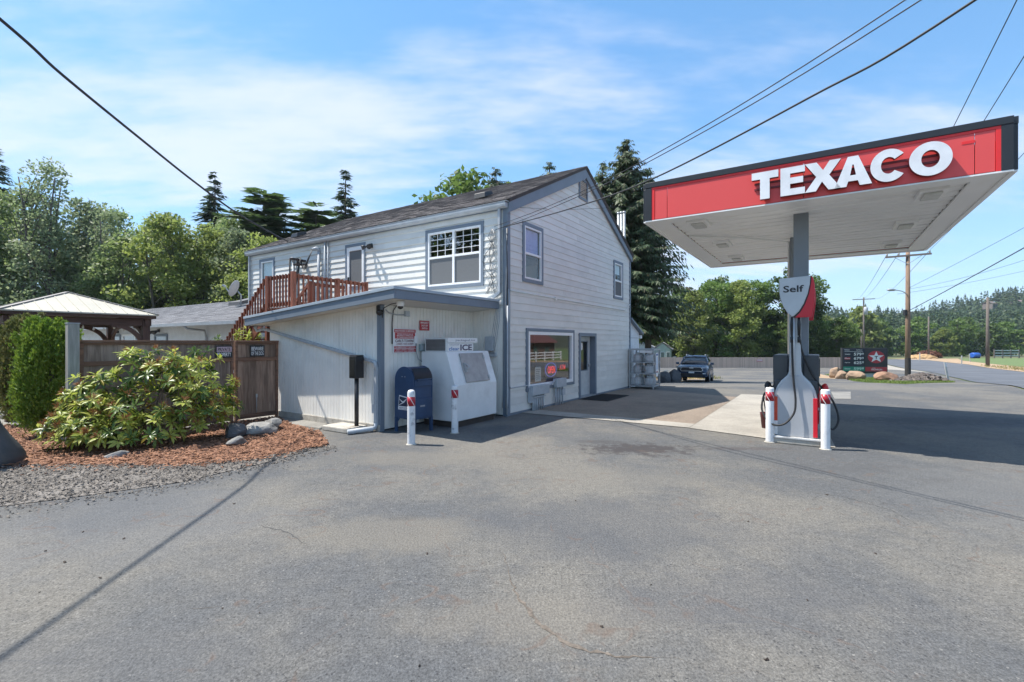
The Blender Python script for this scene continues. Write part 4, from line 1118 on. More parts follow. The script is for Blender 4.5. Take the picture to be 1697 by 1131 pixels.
# wall signs
REDS = M('sign_red', (.42, .035, .045), .45, .05)
WHITES = M('sign_white', (.74, .74, .74), .45, .03)
DKRED = M('sign_darkred', (.20, .02, .03), .5, .05)
INK = M('sign_ink', (.09, .02, .03), .6)
ts = on_end('towing_sign', "red and white towing notice reading CARL'S TOWING on the lean-to wall", 'sign', -2.31, 1.775)
MB().box(-.33, .33, -.024, -.018, -.255, .255).build('plate', WHITES, ts, bevel=.003)
mb = MB(); mb.box(-.30, .30, -.0262, -.0242, .17, .235).box(-.28, .28, -.0262, -.0242, .045, .165).box(-.30, .30, -.0262, -.0242, -.155, -.11).box(-.30, .30, -.0262, -.0242, -.235, -.165)
mb.build('red_band', REDS, ts)
rt, up = (1, 0, 0), (0, 0, 1)
for s, z, w, h, mt, b in (('UNAUTHORIZED OR IMPROPERLY', .202, .56, .034, WHITES, .01), ('PARKED VEHICLES WILL BE', .138, .44, .026, WHITES, .01), ("IMPOUNDED AT OWNER'S COST", .104, .46, .026, WHITES, .01), ('AT OWNER RISK & EXPENSE', .069, .46, .026, WHITES, .01),
                          ("CARL'S TOWING", .0, .54, .06, INK, .02), ('(360) 423-6469', -.068, .47, .048, DKRED, .012), ('24 EMERGENCY SERVICE', -.132, .54, .028, WHITES, .01), ('LIGHT  HEAVY  TOWING', -.183, .5, .022, WHITES, .01), ('LOCKOUTS  TIRES  WINCHING', -.216, .54, .022, WHITES, .01)):
    text(ts, s, (0, -.0264 if mt is WHITES else -.0242, z), rt, up, w, h, mt, .0015, b)
es = on_end('emergency_sign', 'small dark red EMERGENCY SHUT-OFF SWITCH sign on the lean-to wall', 'sign', -1.74, 2.105)
MB().box(-.15, .15, -.024, -.018, -.105, .105).build('plate', REDS, es, bevel=.003)
for s, z, w in (('EMERGENCY', .062, .25), ('SHUT-OFF', .0, .2), ('SWITCH', -.06, .17)): text(es, s, (0, -.0242, z), rt, up, w, .042, WHITES, .0015, .015)

# mailbox
MBX = thing('mailbox', 'dark blue street mailbox with a domed top, standing on four legs', 'mailbox', L(-2.52, .52), ANG - .06)
BLUE = M('postal_blue', (.022, .055, .125), .42, .12, 5, bs=30, bst=.05)
def arch(x0, x1, hw, zb, zs, n=16):
    pts = [(-hw, zb), (hw, zb), (hw, zs)] + [(hw * math.cos(t), zs + hw * .98 * math.sin(t)) for t in [math.pi * i / n for i in range(1, n)]] + [(-hw, zs)]
    return [(x0, y, z) for y, z in pts], (x1 - x0, 0, 0)
HW = .27
pts, vec = arch(-.235, .235, HW - .012, .26, 1.01)
# solid domed body; the chute opening (towards -y) is a dark sheet laid over it
MB().prism(pts, vec, smooth=False).build('body', BLUE, MBX, bevel=.004)
for sx in (-1, 1):
    p, v = arch(sx * .238 - .012, sx * .238 + .012, HW, .28, 1.01)
    MB().prism(p, v).build('side_panel', BLUE, MBX, bevel=.004)
    for sy in (-1, 1):
        lg = MB(); x = sx * .235; y = sy * (HW - .03)
        lg.add([(x - .02, y - .03, 0), (x + .02, y - .03, 0), (x + .02, y + .03, 0), (x - .02, y + .03, 0), (x - .02, y - .03, .285), (x + .02, y - .03, .285), (x + .02, y + .03, .285), (x - .02, y + .03, .285)],
               [(0, 3, 2, 1), (4, 5, 6, 7), (0, 1, 5, 4), (1, 2, 6, 5), (2, 3, 7, 6), (3, 0, 4, 7)])
        lg.prism([(x, y - sy * .03, .285), (x, y - sy * .12, .285), (x, y - sy * .03, .17)], (.006, 0, 0))
        lg.build('leg', BLUE, MBX)
fl_ = MB(); fl_.box(-.222, .222, -HW - .012, -HW + .02, .90, 1.02); fl_.box(-.225, .225, -HW - .004, -HW + .02, .30, .66)
fl_.build('front_panel', BLUE, MBX, bevel=.006)
hood = MB()
r0, r1 = HW + .012, HW - .004
ring_o = [(r0 * math.cos(t), 1.02 + r0 * math.sin(t)) for t in [R(128) + R(10) * i for i in range(6)]]
V = [(-.222, y, z) for y, z in ring_o] + [(.222, y, z) for y, z in ring_o]
hood.add(V, [(i, i + 1, 6 + i + 1, 6 + i) for i in range(5)], 0, True)
hood.build('chute_dark_sheet', M('chute_shade_black', (.006, .008, .014), .5), MBX, fix=False)  # near-black curved sheet: the shade inside the chute is put into its colour
MB().tube([(-.18, -HW - .03, 1.0), (-.18, -HW - .05, 1.03), (.18, -HW - .05, 1.03), (.18, -HW - .03, 1.0)], .012, 8).build('handle', BLUE, MBX)
for y in (-.03, .05): MB().lathe([(0, 0), (.011, 0), (.009, .006), (0, .008)], 10).build('rivet', METAL, MBX).matrix_basis = Matrix.Translation((-.2505, y, 1.08)) @ Matrix.Rotation(R(-90), 4, 'Y')
# postal emblem plate, slanted, on the camera-side panel
pl = MB(); pl.prism([(-.252, .165, .44), (-.252, -.13, .44), (-.252, -.10, .69), (-.252, .13, .72)], (-.004, 0, 0)); epl = pl.build('emblem_plate', WHITES, MBX)
NAVY = M('emblem_navy', (.012, .02, .05), .5)
pl = MB(); pl.prism([(-.2565, .145, .51), (-.2565, -.112, .51), (-.2565, -.088, .675), (-.2565, .118, .70)], (-.001, 0, 0)); pl.build('emblem_field', NAVY, epl)
pl = MB(); pl.prism([(-.2578, .14, .655), (-.2578, .02, .60), (-.2578, -.095, .665), (-.2578, -.06, .625), (-.2578, .0, .575), (-.2578, .05, .585)], (-.001, 0, 0))
pl.prism([(-.2578, .14, .52), (-.2578, .128, .535), (-.2578, -.04, .612), (-.2578, -.02, .585)], (-.001, 0, 0)); pl.build('emblem_bird', WHITES, epl)
text(epl, 'UNITED STATES', (-.2562, .015, .483), (0, -1, 0), (0, 0, 1), .24, .022, NAVY, .001, .01)
text(epl, 'POSTAL SERVICE', (-.2562, .02, .457), (0, -1, 0), (0, 0, 1), .24, .016, NAVY, .001, .01)
MB().box(-.08, .04, -HW - .0055, -HW - .0035, .50, .53).build('hours_label', WIREG, MBX)

# ice merchandiser
ICE = thing('ice_freezer', 'white slant-front ice freezer with a grey hatch against the lean-to wall', 'ice freezer', L(-1.9, -.02), ANG)
IW = M('freezer_white', (.70, .72, .73), .35, .04, 3, dirt=((.45, .46, .46), .3, 2.5))
prof = [(.0, .13), (.94, .13), (.94, 1.55), (.24, 1.55), (.0, .86)]
MB().prism([(0, y, z) for y, z in prof], (1.45, 0, 0)).build('body', IW, ICE, bevel=.012)
MB().box(.05, 1.4, .05, .9, .0, .13).build('base', M('pallet_dark', (.05, .04, .035), .85), ICE)
sl = Vector((0, .24, .69)).normalized(); so = Vector((0, -sl.z, sl.y))
def onslant(x, t, o): return Vector((x, 0, .86)) + sl * t + so * o
hm = MB(); P = [onslant(x, t, o) for x, t, o in ((.36, .04, .003), (1.18, .04, .003), (1.18, .68, .003), (.36, .68, .003), (.36, .04, .035), (1.18, .04, .035), (1.18, .68, .035), (.36, .68, .035))]
hm.add(P, [(0, 3, 2, 1), (4, 5, 6, 7), (0, 1, 5, 4), (1, 2, 6, 5), (2, 3, 7, 6), (3, 0, 4, 7)])
ht = hm.build('hatch', M('hatch_steel', (.36, .345, .335), .5, .12, 6, metal=.25), ICE, bevel=.008)
MB().bar(onslant(.41, .26, .05), onslant(.41, .46, .05), .04, .05).tube([onslant(.41, .30, .07), onslant(.47, .36, .11), onslant(.41, .44, .07)], .014, 8).build('latch', METAL, ht)
for t in (.12, .58): MB().bar(onslant(1.15, t - .04, .04), onslant(1.15, t + .04, .04), .05, .02).build('hinge', METAL, ht)
cx = MB(); cx.box(.05, .95, .28, .88, 1.551, 1.83); cond = cx.build('condenser_box', IW, ICE, bevel=.006)
MB().box(.046, .0495, .31, .85, 1.57, 1.81).build('grille_back', M('grille_dark', (.06, .06, .065), .7), cond)
gm = MB()
for k in range(19): y = .32 + k * .0285; gm.box(.036, .042, y - .003, y + .003, 1.57, 1.81)
for k in range(9): z = 1.58 + k * .0275; gm.box(.037, .045, .31, .85, z - .003, z + .003)
gm.build('grille', M('grille_wire', (.33, .33, .34), .5, metal=.5), cond)
MB().box(.06, 1.06, .25, .272, 1.735, 1.835).build('sign_panel', WHITES, ICE, bevel=.003)
MB().box(.06, .90, .258, .278, 1.552, 1.722).build('sign_panel', WHITES, ICE, bevel=.003)
IC = M('ice_ink', (.055, .045, .10), .5); IB = M('ice_blue', (.03, .16, .42), .5)
text(ICE, 'packaged ice', (.64, .2495, 1.785), rt, up, .66, .058, M('ice_grey', (.25, .25, .3), .5), .001, .012)
text(ICE, 'crystal', (.27, .2575, 1.69), rt, up, .30, .035, M('ice_grey', (.25, .25, .3), .5), .001, .008)
text(ICE, 'clear', (.27, .2575, 1.61), rt, up, .34, .075, IB, .001, .015)
text(ICE, 'ICE', (.67, .2575, 1.633), rt, up, .40, .13, IC, .001, .03)

# steel bollards with red hazard bands
REFL = M('hazard_red', (.36, .012, .025), .35, .08)
def bollard(label, x, y, h, dome, worn, group='white bollards with red bands'):
    t = thing('bollard', label, 'bollard', L(x, y), ANG, group)
    wm = M('bollard_white_worn', (.66, .67, .69), .5, .05, 3, dirt=((.13, .13, .15), .75, 9)) if worn else M('bollard_white', (.78, .78, .78), .45, .03, 3, dirt=((.4, .38, .36), .35, 7))
    r = .066
    top = [(r, h - .06), (r * .92, h - .03), (r * .7, h - .008), (r * .35, h), (0, h)] if dome else [(r, h - .02), (r * .96, h - .006), (r * .86, h), (0, h)]
    MB().lathe([(r, 0), (r, .03), (r, h * .4)] + top, 24).build('post', wm, t)
    zb = h - .272 if dome else h - .228
    MB().lathe([(r + .0015, zb), (r + .0015, zb + .155)], 32, mi=0).build('band', REFL, t)
    for k in range(4):
        st = MB(); a0 = k * math.pi / 2
        for j in range(8):
            f0, f1 = j / 8, (j + 1) / 8
            A0, A1 = a0 - f0 * 1.35, a0 - f1 * 1.35; w = .16
            q = []
            for (aa, ff) in ((A0, f0), (A0 + w, f0), (A1 + w, f1), (A1, f1)): q.append(((r + .003) * math.cos(aa), (r + .003) * math.sin(aa), zb + .155 * ff))
            st.add(q, [(0, 1, 2, 3)], 0, True)
        st.build('stripe', WHITES, t, fix=False)
    MB().lathe([(r + .025, .0), (r + .02, .012), (r + .002, .016)], 20).build('base_patch', CONCB, t)
    return t
bollard('scuffed dome-topped white bollard in front of the blue mailbox', -3.45, -.35, .935, True, True)
bollard('flat-topped white bollard in front of the white ice freezer', -2.27, -.32, .91, False, True)
bollard('clean white bollard left of the fuel pump, beside its hanging hose', .12, -5.45, .955, False, False)
bollard('clean white bollard right of the fuel pump, beside the red panel', -.01, -6.26, .975, False, False)

# ------------------------------------------------------------------ plank fence with gate
FW = wood('fence_wood', (.33, .25, .20), (.17, .12, .092), .85, .28)
FWG = wood('gate_wood', (.35, .24, .175), (.19, .12, .085), .85, .25)
RAIL = wood('fence_rail', (.25, .135, .085), (.14, .078, .053), .85, .15, 'X')
def fence_piece(name, label, x0, x1, mat):
    t = thing(name, label, 'fence' if name != 'fence_gate' else 'gate', L(x0, 4.5, 0), ANG)
    w = x1 - x0
    r = random.Random(int(w * 1000))
    x = .05; k = 0
    while x < w - .06:
        pw = min(r.choice((.138, .14, .142)), w - .05 - x)
        if pw > .03:
            MB().box(x + .0006, x + pw - .0006, -.004 + r.uniform(-.004, .004), .016, .08 + r.uniform(-.015, .01), 1.34).build('plank', mat, t, bevel=.002)
        x += pw
    x = .05
    while x < w - .06:
        pw = min(r.choice((.20, .24, .28)), w - .05 - x)
        if pw > .03:
            MB().box(x + .0006, x + pw - .0006, -.003 + r.uniform(-.003, .003), .016, 1.395, 1.71).build('plank', mat, t, bevel=.002)
        x += pw
    for z0, z1, d in ((.05, .15, .03), (1.33, 1.41, .032), (1.70, 1.745, .035)):
        MB().box(.05, w - .05, -d, .03, z0, z1).build('rail', RAIL, t, bevel=.004)
    MB().box(0, w, -.06, .06, 1.746, 1.785).build('cap_board', RAIL, t, bevel=.004)
    for xx in (0, w - .05): MB().box(xx, xx + .05, -.04, .035, .0, 1.745).build('stile', RAIL, t, bevel=.004)
    return t
fence_piece('plank_fence', 'weathered brown plank fence behind the rhododendron, from grey post to gate', -6.53, -3.99, FW)
gt = fence_piece('fence_gate', 'brown plank gate with a BEWARE sign beside the grooved lean-to wall', -3.95, -2.98, FWG)
MB().tube([(.46, -.035, .55), (.46, -.04, .25), (.46, -.035, .16)], .006, 6).build('drop_rod', METAL, gt)
MB().box(.44, .48, -.045, -.032, .5, .58).build('latch', METAL, gt)
gp_ = thing('fence_post', 'tall grey weathered post at the left end of the plank fence', 'post', L(-6.64, 4.40), ANG)
MB().box(-.075, .075, -.075, .075, 0, 2.06).build('post', wood('grey_post', (.36, .36, .33), (.24, .24, .22), .8, .05), gp_, bevel=.008)
MB().box(-.082, .082, -.082, .082, 2.062, 2.075).build('cap', GREYPAINT, gp_)
BLK = M('sign_black', (.02, .02, .022), .5)
bs_ = thing('dog_sign', 'black BEWARE OF THE DOG sign on the gate', 'sign', L(-3.48, 4.46, 1.55), ANG)
MB().box(-.165, .165, -.016, -.006, -.125, .125).build('plate', BLK, bs_, bevel=.003)
text(bs_, 'BEWARE', (0, -.0162, .05), rt, up, .27, .085, WHITES, .0015, .012); text(bs_, 'OF THE DOG', (0, -.0162, -.055), rt, up, .28, .085, WHITES, .0015, .012)
ps_ = thing('property_sign', 'PRIVATE PROPERTY sign on the plank fence, partly behind rhododendron leaves', 'sign', L(-4.19, 4.46, 1.54), ANG)
MB().box(-.165, .165, -.016, -.006, -.125, .125).build('plate', BLK, ps_, bevel=.003)
MB().box(-.15, .15, -.0185, -.0162, .0, .108).build('red_band', M('sign_pink', (.50, .36, .40), .5), ps_)
text(ps_, 'PRIVATE', (0, -.0187, .052), rt, up, .26, .075, BLK, .0015, .015); text(ps_, 'PROPERTY', (0, -.0162, -.055), rt, up, .28, .08, WHITES, .0015, .015)

# ------------------------------------------------------------------ stair landing
STAIN = wood('deck_stain', (.23, .070, .035), (.12, .035, .02), .6, .16)
STAINX = wood('deck_stain_x', (.23, .070, .035), (.12, .035, .02), .6, .12, 'X')
STAINY = wood('deck_stain_y', (.23, .070, .035), (.12, .035, .02), .6, .12, 'Y')
deck = thing('stair_landing', 'red brown wooden landing and stair with baluster railings above the lean-to roof', 'stairs', L(-2.45, 4.7), ANG)
OD = (-2.45, 4.7, 0)
FZ, RZ = 2.62, 3.43
def dk(name, mb, mat=STAIN): return mb.build(name, mat, deck, bevel=.004)
y = 4.66; 
while y < 5.86:
    dk('deck_board', MB(OD).box(-2.5, -.06, y, y + .135, FZ - .035, FZ), STAINX); y += .14
dk('joist', MB(OD).box(-2.48, -2.44, 4.68, 5.84, FZ - .2, FZ - .037), STAINY); dk('joist', MB(OD).box(-2.438, -.06, 4.68, 4.72, FZ - .2, FZ - .037), STAINX); dk('joist', MB(OD).box(-2.438, -.06, 5.80, 5.84, FZ - .2, FZ - .037), STAINX)
def post(x, y, z0, z1, s=.09): dk('post', MB(OD).box(x - s / 2, x + s / 2, y - s / 2, y + s / 2, z0, z1))
post(-2.47, 4.68, 2.36, RZ + .06, .10); post(-1.19, 4.68, 2.40, RZ + .03); post(-.25, 4.68, 2.40, RZ + .03); post(-2.47, 5.83, 0, RZ + .03); post(-1.26, 5.83, 0, RZ + .03)
def railrun(p0, p1, z0b, z1b, z0t, z1t, out, n, mat):
    """top and bottom rail between two points, balusters on the outside"""
    p0 = Vector((p0[0], p0[1], 0)); p1 = Vector((p1[0], p1[1], 0)); out = Vector(out)
    dk('top_rail', MB(OD).bar((p0.x, p0.y, z0t - .045), (p1.x, p1.y, z1t - .045), .04, .09), mat)
    dk('bottom_rail', MB(OD).bar((p0.x, p0.y, z0b + .045), (p1.x, p1.y, z1b + .045), .04, .09), mat)
    for i in range(n):
        t = (i + .5) / n; q = p0.lerp(p1, t) + out * .042
        zb = z0b + (z1b - z0b) * t - .03; zt = z0t + (z1t - z0t) * t + .012
        dk('baluster', MB(OD).box(q.x - .019, q.x + .019, q.y - .019, q.y + .019, zb, zt))
railrun((-2.42, 4.68), (-1.235, 4.68), 2.66, 2.66, RZ, RZ, (0, -1, 0), 9, STAINX)
railrun((-1.145, 4.68), (-.2, 4.68), 2.66, 2.66, RZ, RZ, (0, -1, 0), 7, STAINX)
railrun((-2.47, 4.73), (-2.47, 5.785), 2.66, 2.66, RZ, RZ, (-1, 0, 0), 8, STAINY)
railrun((-1.215, 5.83), (-.1, 5.83), 2.66, 2.66, RZ, RZ, (0, -1, 0), 8, STAINX)
SY1 = 9.2; slope = FZ / (SY1 - 5.85)
zs = lambda yy: FZ - (yy - 5.85) * slope
for x in (-2.47, -1.26):
    railrun((x, 5.88), (x, 8.95), FZ + .06, zs(8.95) + .06, RZ, zs(8.95) + .82, (-1 if x < -2 else 1, 0, 0), 23, STAINY)
    dk('stringer', MB(OD).bar((x, 5.84, FZ - .13), (x, 9.1, zs(9.1) - .13), .045, .26), STAINY)
    post(x, 8.98, 0, zs(8.98) + .85); post(x, 7.4, 0, zs(7.4) + .5)
    dk('brace', MB(OD).bar((x, 7.36, .95), (x, 6.7, 1.6), .04, .09)); dk('brace', MB(OD).bar((x, 7.44, .85), (x, 7.9, .42), .04, .09))
for k in range(13):
    yy = 5.86 + k * .256; z = zs(yy) - .17
    if z > .05: dk('tread', MB(OD).box(-2.44, -1.29, yy, yy + .27, z - .035, z), STAINX)

# ------------------------------------------------------------------ long rear wing
wing = thing('rear_wing', 'low white wing of the shop with a grey shingled roof, behind gazebo and fence', 'building', L(-1.2, 8.6), ANG)
OWG = (-1.2, 8.6, 0)
mb = MB(OWG); mb.box(-1.2, 4.9, 8.6, 25.8, -.2, 2.34); mb.prism([(-1.2, 25.8, 2.341), (4.9, 25.8, 2.341), (2., 25.8, 3.5)], (0, -16.5, 0)); mb.build('wall', M('wing_white', (.66, .69, .72), .6, .05), wing)
mb = MB(OWG)
for s in (0, 1):
    a, b = ((-1.85, 2.40), (2.0, 3.65)) if s == 0 else ((5.6, 2.48), (2.0, 3.65))
    mb.prism([(a[0], 8.5, a[1]), (b[0], 8.5, b[1]), (b[0], 8.5, b[1] - .09), (a[0], 8.5, a[1] - .09)], (0, 17.7, 0))
wr = mb.build('roof', ROOFD, wing)
ROOFM2 = islandm('grey_shingle', (.24, .24, .25), (.15, .15, .16), .92, .2, bs=40)
_s = ROOFM; ROOFM = ROOFM2
sh_ = shingles(wr, -1.87, 2.40, 2.0, 3.65, 8.5, 26.2, .002, course=.16, tab=.45, seed=5)
for v in sh_.data.vertices: v.co = v.co - Vector(OWG)
ROOFM = _s
mb = MB(OWG); mb.prism([(-1.86, 8.5, 2.29), (-1.96, 8.5, 2.30), (-1.97, 8.5, 2.40), (-1.86, 8.5, 2.40)], (0, 17.7, 0)); mb.build('gutter', GREYPAINT, wing)
mb = MB(OWG); mb.tube([(-1.9, 12.0, 2.3), (-1.8, 12.0, 2.2), (-1.3, 11.9, 2.15), (-1.25, 11.9, 1.9), (-1.25, 11.9, .1)], .04, 8); mb.build('downspout', GREYPAINT, wing)
TW = lambda s, z, o: tuple(Vector((-1.2 - o, s, z)) - Vector(OWG))
for a, b, c, d_ in ((19.9, 21.6, .9, 2.08), (16.9, 19.6, .2, 2.1), (15.1, 16.3, .9, 2.06)):
    w = ring(MB(), TW, a, b, c, d_, .09, .0, .04).build('window', TRIM if b - a < 2 else WHITE, wing)
    MB().tbox(TW, a + .09, b - .09, c + .09, d_ - .09, .004, .012).build('pane', M('pale_pane', (.30, .36, .42), .1), w)
    if b - a > 2: MB().tbox(TW, (a + b) / 2 - .05, (a + b) / 2 + .05, c + .09, d_ - .09, .013, .035).build('mullion', WHITE, w)
for y in (20.2, 15.9):
    w = MB().tbox(TW, y - .06, y + .06, 2.14, 2.26, .0, .05).build('wall_light', BLACK, wing)
    for s in (-.16, .16):
        c = Vector(TW(y + s, 2.16, .16)); MB().tube([Vector(TW(y, 2.2, .05)), c, c + Vector((-.12, s * .3, -.06))], [.025, .05, .07], 10).build('lamp_head', BLACK, w)
mb = MB(OWG); mb.add([(.75, 13.6, 3.24), (1.6, 13.6, 3.52), (1.6, 14.5, 3.52), (.75, 14.5, 3.24), (.75, 13.6, 3.40), (1.6, 13.6, 3.66), (1.6, 14.5, 3.66), (.75, 14.5, 3.40)],
    [(0, 3, 2, 1), (4, 5, 6, 7), (0, 1, 5, 4), (1, 2, 6, 5), (2, 3, 7, 6), (3, 0, 4, 7)]); mb.build('roof_vent', M('vent_grey', (.10, .10, .105), .7), wing)
dish = thing('satellite_dish', 'grey satellite dish on the roof of the low white wing', 'satellite dish', L(.5, 13.0, 3.16), ANG)
MB().tube([(0, 0, 0), (0, 0, .45), (-.1, .06, .6)], .03, 8).bar((-.2, 0, .0), (.2, 0, .12), .06, .03).build('mast', METAL, dish)
dm = MB(); nr, na = 5, 24; fwd = Vector((-.55, .75, .38)).normalized(); a_ = fwd.cross(Vector((0, 0, 1))).normalized(); b_ = a_.cross(fwd)
cc = Vector((-.15, .1, .68)); V = []; F = []
for i in range(nr + 1):
    for j in range(na):
        r = .34 * i / nr; t = 2 * math.pi * j / na
        V.append(cc + a_ * r * math.cos(t) * .9 + b_ * r * math.sin(t) + fwd * (r * r * .7))
for i in range(nr):
    for j in range(na): F.append((i * na + j, i * na + (j + 1) % na, (i + 1) * na + (j + 1) % na, (i + 1) * na + j))
dm.add(V, F, 0, True); do = dm.build('reflector', M('dish_grey', (.42, .42, .43), .6), dish, fix=False)
sm = do.modifiers.new('thick', 'SOLIDIFY'); sm.thickness = .012
tip = cc + fwd * .42 - b_ * .05
MB().bar(cc - b_ * .33 + fwd * .05, tip, .02, .03).bar(tip - fwd * .02, tip + fwd * .1, .08, .07).build('feed_arm', GREYPAINT, dish)

# ------------------------------------------------------------------ gazebo
GB = wood('gazebo_brown', (.115, .060, .042), (.075, .04, .03), .65, .08, 'X')
GBZ = wood('gazebo_brown_z', (.115, .060, .042), (.075, .04, .03), .65, .08, 'Z')
gz = thing('gazebo', 'brown timber gazebo with a cream hipped metal roof behind the arborvitae', 'gazebo', L(-3.92, 8.46), ANG)
a = 1.457
def gq(x, y, z): return (x, y, z)
# local: x from 0 to -2a, y from 0 to 2a
ex = .0
cr = M('cream_metal_roof', (.46, .43, .35), .5, .05, 2)
apex = Vector((-a, a, 3.02)); e0 = [Vector((ex, -ex, 2.46)), Vector((-2 * a - ex, -ex, 2.46)), Vector((-2 * a - ex, 2 * a + ex, 2.46)), Vector((ex, 2 * a + ex, 2.46))]
for k in range(4):
    p, q = e0[k], e0[(k + 1) % 4]
    rp = MB(); rp.add([p, q, apex, p - Vector((0, 0, .03)), q - Vector((0, 0, .03)), apex - Vector((0, 0, .03))], [(0, 1, 2), (5, 4, 3), (0, 3, 4, 1)])
    pan = rp.build('roof_panel', cr, gz)
    rb = MB(); n = 13
    up_ = (q - p).cross(apex - p).normalized(); up_ = up_ if up_.z > 0 else -up_
    mid = (p + q) / 2
    for i in range(1, n):
        t = i / n; s0 = p.lerp(q, t); f = 1 - abs(2 * t - 1)
        s1 = s0 + (apex - mid) * f
        if f > .05: rb.bar(s0 + up_ * .004, s1 + up_ * .004, .018, .016, up=tuple(up_))
    rb.build('roof_seam', cr, pan)
    MB().bar(p + Vector((0, 0, .012)), apex + Vector((0, 0, .012)), .07, .02).build('hip_cap', M('hip_cap', (.30, .27, .24), .5), pan)
    fa = MB(); inn = (Vector((-a, a, 2.46)) - mid).normalized(); dd = (q - p).normalized()
    fa.bar(p + inn * .06 + dd * .04 + Vector((0, 0, -.05)), q + inn * .06 - dd * .04 + Vector((0, 0, -.05)), .04, .10)
    fa.bar(p + inn * .22 + dd * .1 + Vector((0, 0, -.20)), q + inn * .22 - dd * .1 + Vector((0, 0, -.20)), .09, .18)
    fa.build('beam', GB, gz, bevel=.006)
for (x, y) in ((-.22, .22), (-2 * a + .22, .22), (-2 * a + .22, 2 * a - .22), (-.22, 2 * a - .22)):
    MB().box(x - .08, x + .08, y - .08, y + .08, 0, 2.30).build('post', GBZ, gz, bevel=.008)
    for axis in (0, 1):
        s = -1 if (x > -a) else 1; u_ = Vector((s, 0, 0)) if axis == 0 else Vector((0, 1 if y < a else -1, 0))
        br = MB(); pts = []
        for i in range(9):
            t = i / 8 * math.pi / 2
            pts.append(Vector((x, y, 1.62)) + u_ * (.08 + .62 * (1 - math.cos(t))) + Vector((0, 0, .56 * math.sin(t))))
        sd = Vector((0, .035, 0)) if axis == 0 else Vector((.035, 0, 0))
        rings = []
        for i, p in enumerate(pts):
            d_ = (pts[min(8, i + 1)] - pts[max(0, i - 1)]).normalized(); nn = d_.cross(sd).normalized() * .05
            rings.append([p - nn - sd, p + nn - sd, p + nn + sd, p - nn + sd])
        br.loft(rings, smooth=False); br.build('curved_brace', GBZ, gz)
ls = thing('string_lights', 'string of small bulbs hung under the gazebo beam', 'string lights', L(-3.92, 8.46), ANG)
pts = []
for i in range(25):
    t = i / 24; pts.append((-.25 - t * (2 * a - .5), .3, 2.17 - .05 * abs(math.sin(t * math.pi * 4))))
MB().tube(pts, .006, 5).build('cord', WIRE, ls)
for i in range(0, 25, 2):
    p = Vector(pts[i]); MB().lathe([(0, 0), (.012, -.01), (.014, -.03), (.026, -.055), (.018, -.085), (0, -.09)], 8, c=p).build('bulb', M('bulb_glass', (.75, .72, .62), .15), ls)

# ------------------------------------------------------------------ fuel canopy
HC, HT = 4.0, 4.70
CX0, CX1, CY0, CY1 = -.49, 5.9, -8.30, -3.46
can = thing('fuel_canopy', 'red and black fuel station canopy with white soffit on two grey columns', 'canopy', L(.65, -5.9), ANG)
OC = (.65, -5.9, 0)
CRED = M('canopy_red', (.80, .085, .08), .42, .03, .6)
CREDB = M('canopy_bright_red', (.84, .03, .03), .4, .03)
CBLK = M('canopy_black', (.022, .024, .028), .4, .08)
SOFW = M('canopy_white', (.88, .875, .86), .30, .04, .8, dirt=((.55, .50, .42), .25, .8))
# fascia: panels per side, each panel its own sheet
def fascia(T, s0, s1, cuts):
    mb = MB()
    for x in (s0, s1 - .12): mb.tbox(T, x, x + .12, HC, HT - .102, .0, .05)
    mb.tbox(T, s0, s1, HT - .10, HT, .0, .055)
    mb.build('fascia_frame', CBLK, can, bevel=.006)
    rb = ring(MB(), T, s0 + .12, s1 - .12, HC + .004, HT - .102, .05, .0, .042, wt=.035, wb=.0); rb.build('fascia_edge_light', CREDB, can)
    ed = [s0 + .17] + cuts + [s1 - .17]
    for a, b in zip(ed, ed[1:]):
        MB().tbox(T, a + .004, b - .004, HC + .006, HT - .14, .002, .036).build('fascia_panel', CRED, can, bevel=.003)
    MB().tbox(T, s0, s1, HC - .022, HC - .001, -.02, .045).build('soffit_trim', SOFW, can)
cT = lambda f: (lambda s, z, o: tuple(Vector(f(s, z, o)) - Vector(OC)))
T1 = cT(lambda s, z, o: (CX0 - o, s, z)); T2 = cT(lambda s, z, o: (CX1 + o, s, z)); T3 = cT(lambda s, z, o: (s, CY1 + o, z)); T4 = cT(lambda s, z, o: (s, CY0 - o, z))
fascia(T1, CY0, CY1, [-7.93, -5.97, -3.86]); fascia(T2, CY0, CY1, [-5.9]); fascia(T3, CX0, CX1, [1.7, 3.8]); fascia(T4, CX0, CX1, [1.7, 3.8])
mb = MB(OC); mb.box(CX0 + .01, CX1 - .01, CY0 + .01, CY1 - .01, HC + .35, HC + .42); mb.build('roof', M('canopy_roof', (.45, .45, .44), .7), can)
mb = MB(OC)                                              # dropped white gutter rim around the soffit
for x0, x1, y0, y1 in ((CX0, CX0 + .34, CY0, CY1), (CX1 - .34, CX1, CY0, CY1), (CX0 + .34, CX1 - .34, CY0, CY0 + .34), (CX0 + .34, CX1 - .34, CY1 - .34, CY1)):
    mb.box(x0, x1, y0, y1, HC, HC + .03)
mb.build('soffit_rim', SOFW, can)
n = 19; xw = (CX1 - CX0 - .68) / n
for k in range(n):                                       # soffit pans, ribs running across
    x = CX0 + .34 + k * xw; sag = .004 * math.sin(k * 2.3)
    pan = MB(OC)
    pr = [(x + .004, HC + .085), (x + .05, HC + .040 + sag), (x + xw * .5, HC + .028 + sag), (x + xw - .05, HC + .040 + sag), (x + xw - .004, HC + .085), (x + xw - .004, HC + .095), (x + .004, HC + .095)]
    pan.prism([(xx, CY0 + .341, zz) for xx, zz in pr], (0, CY1 - CY0 - .682, 0)); pan.build('soffit_panel', SOFW, can)
LENS = M('lamp_lens', (.55, .55, .52), .3, .1, 9); 
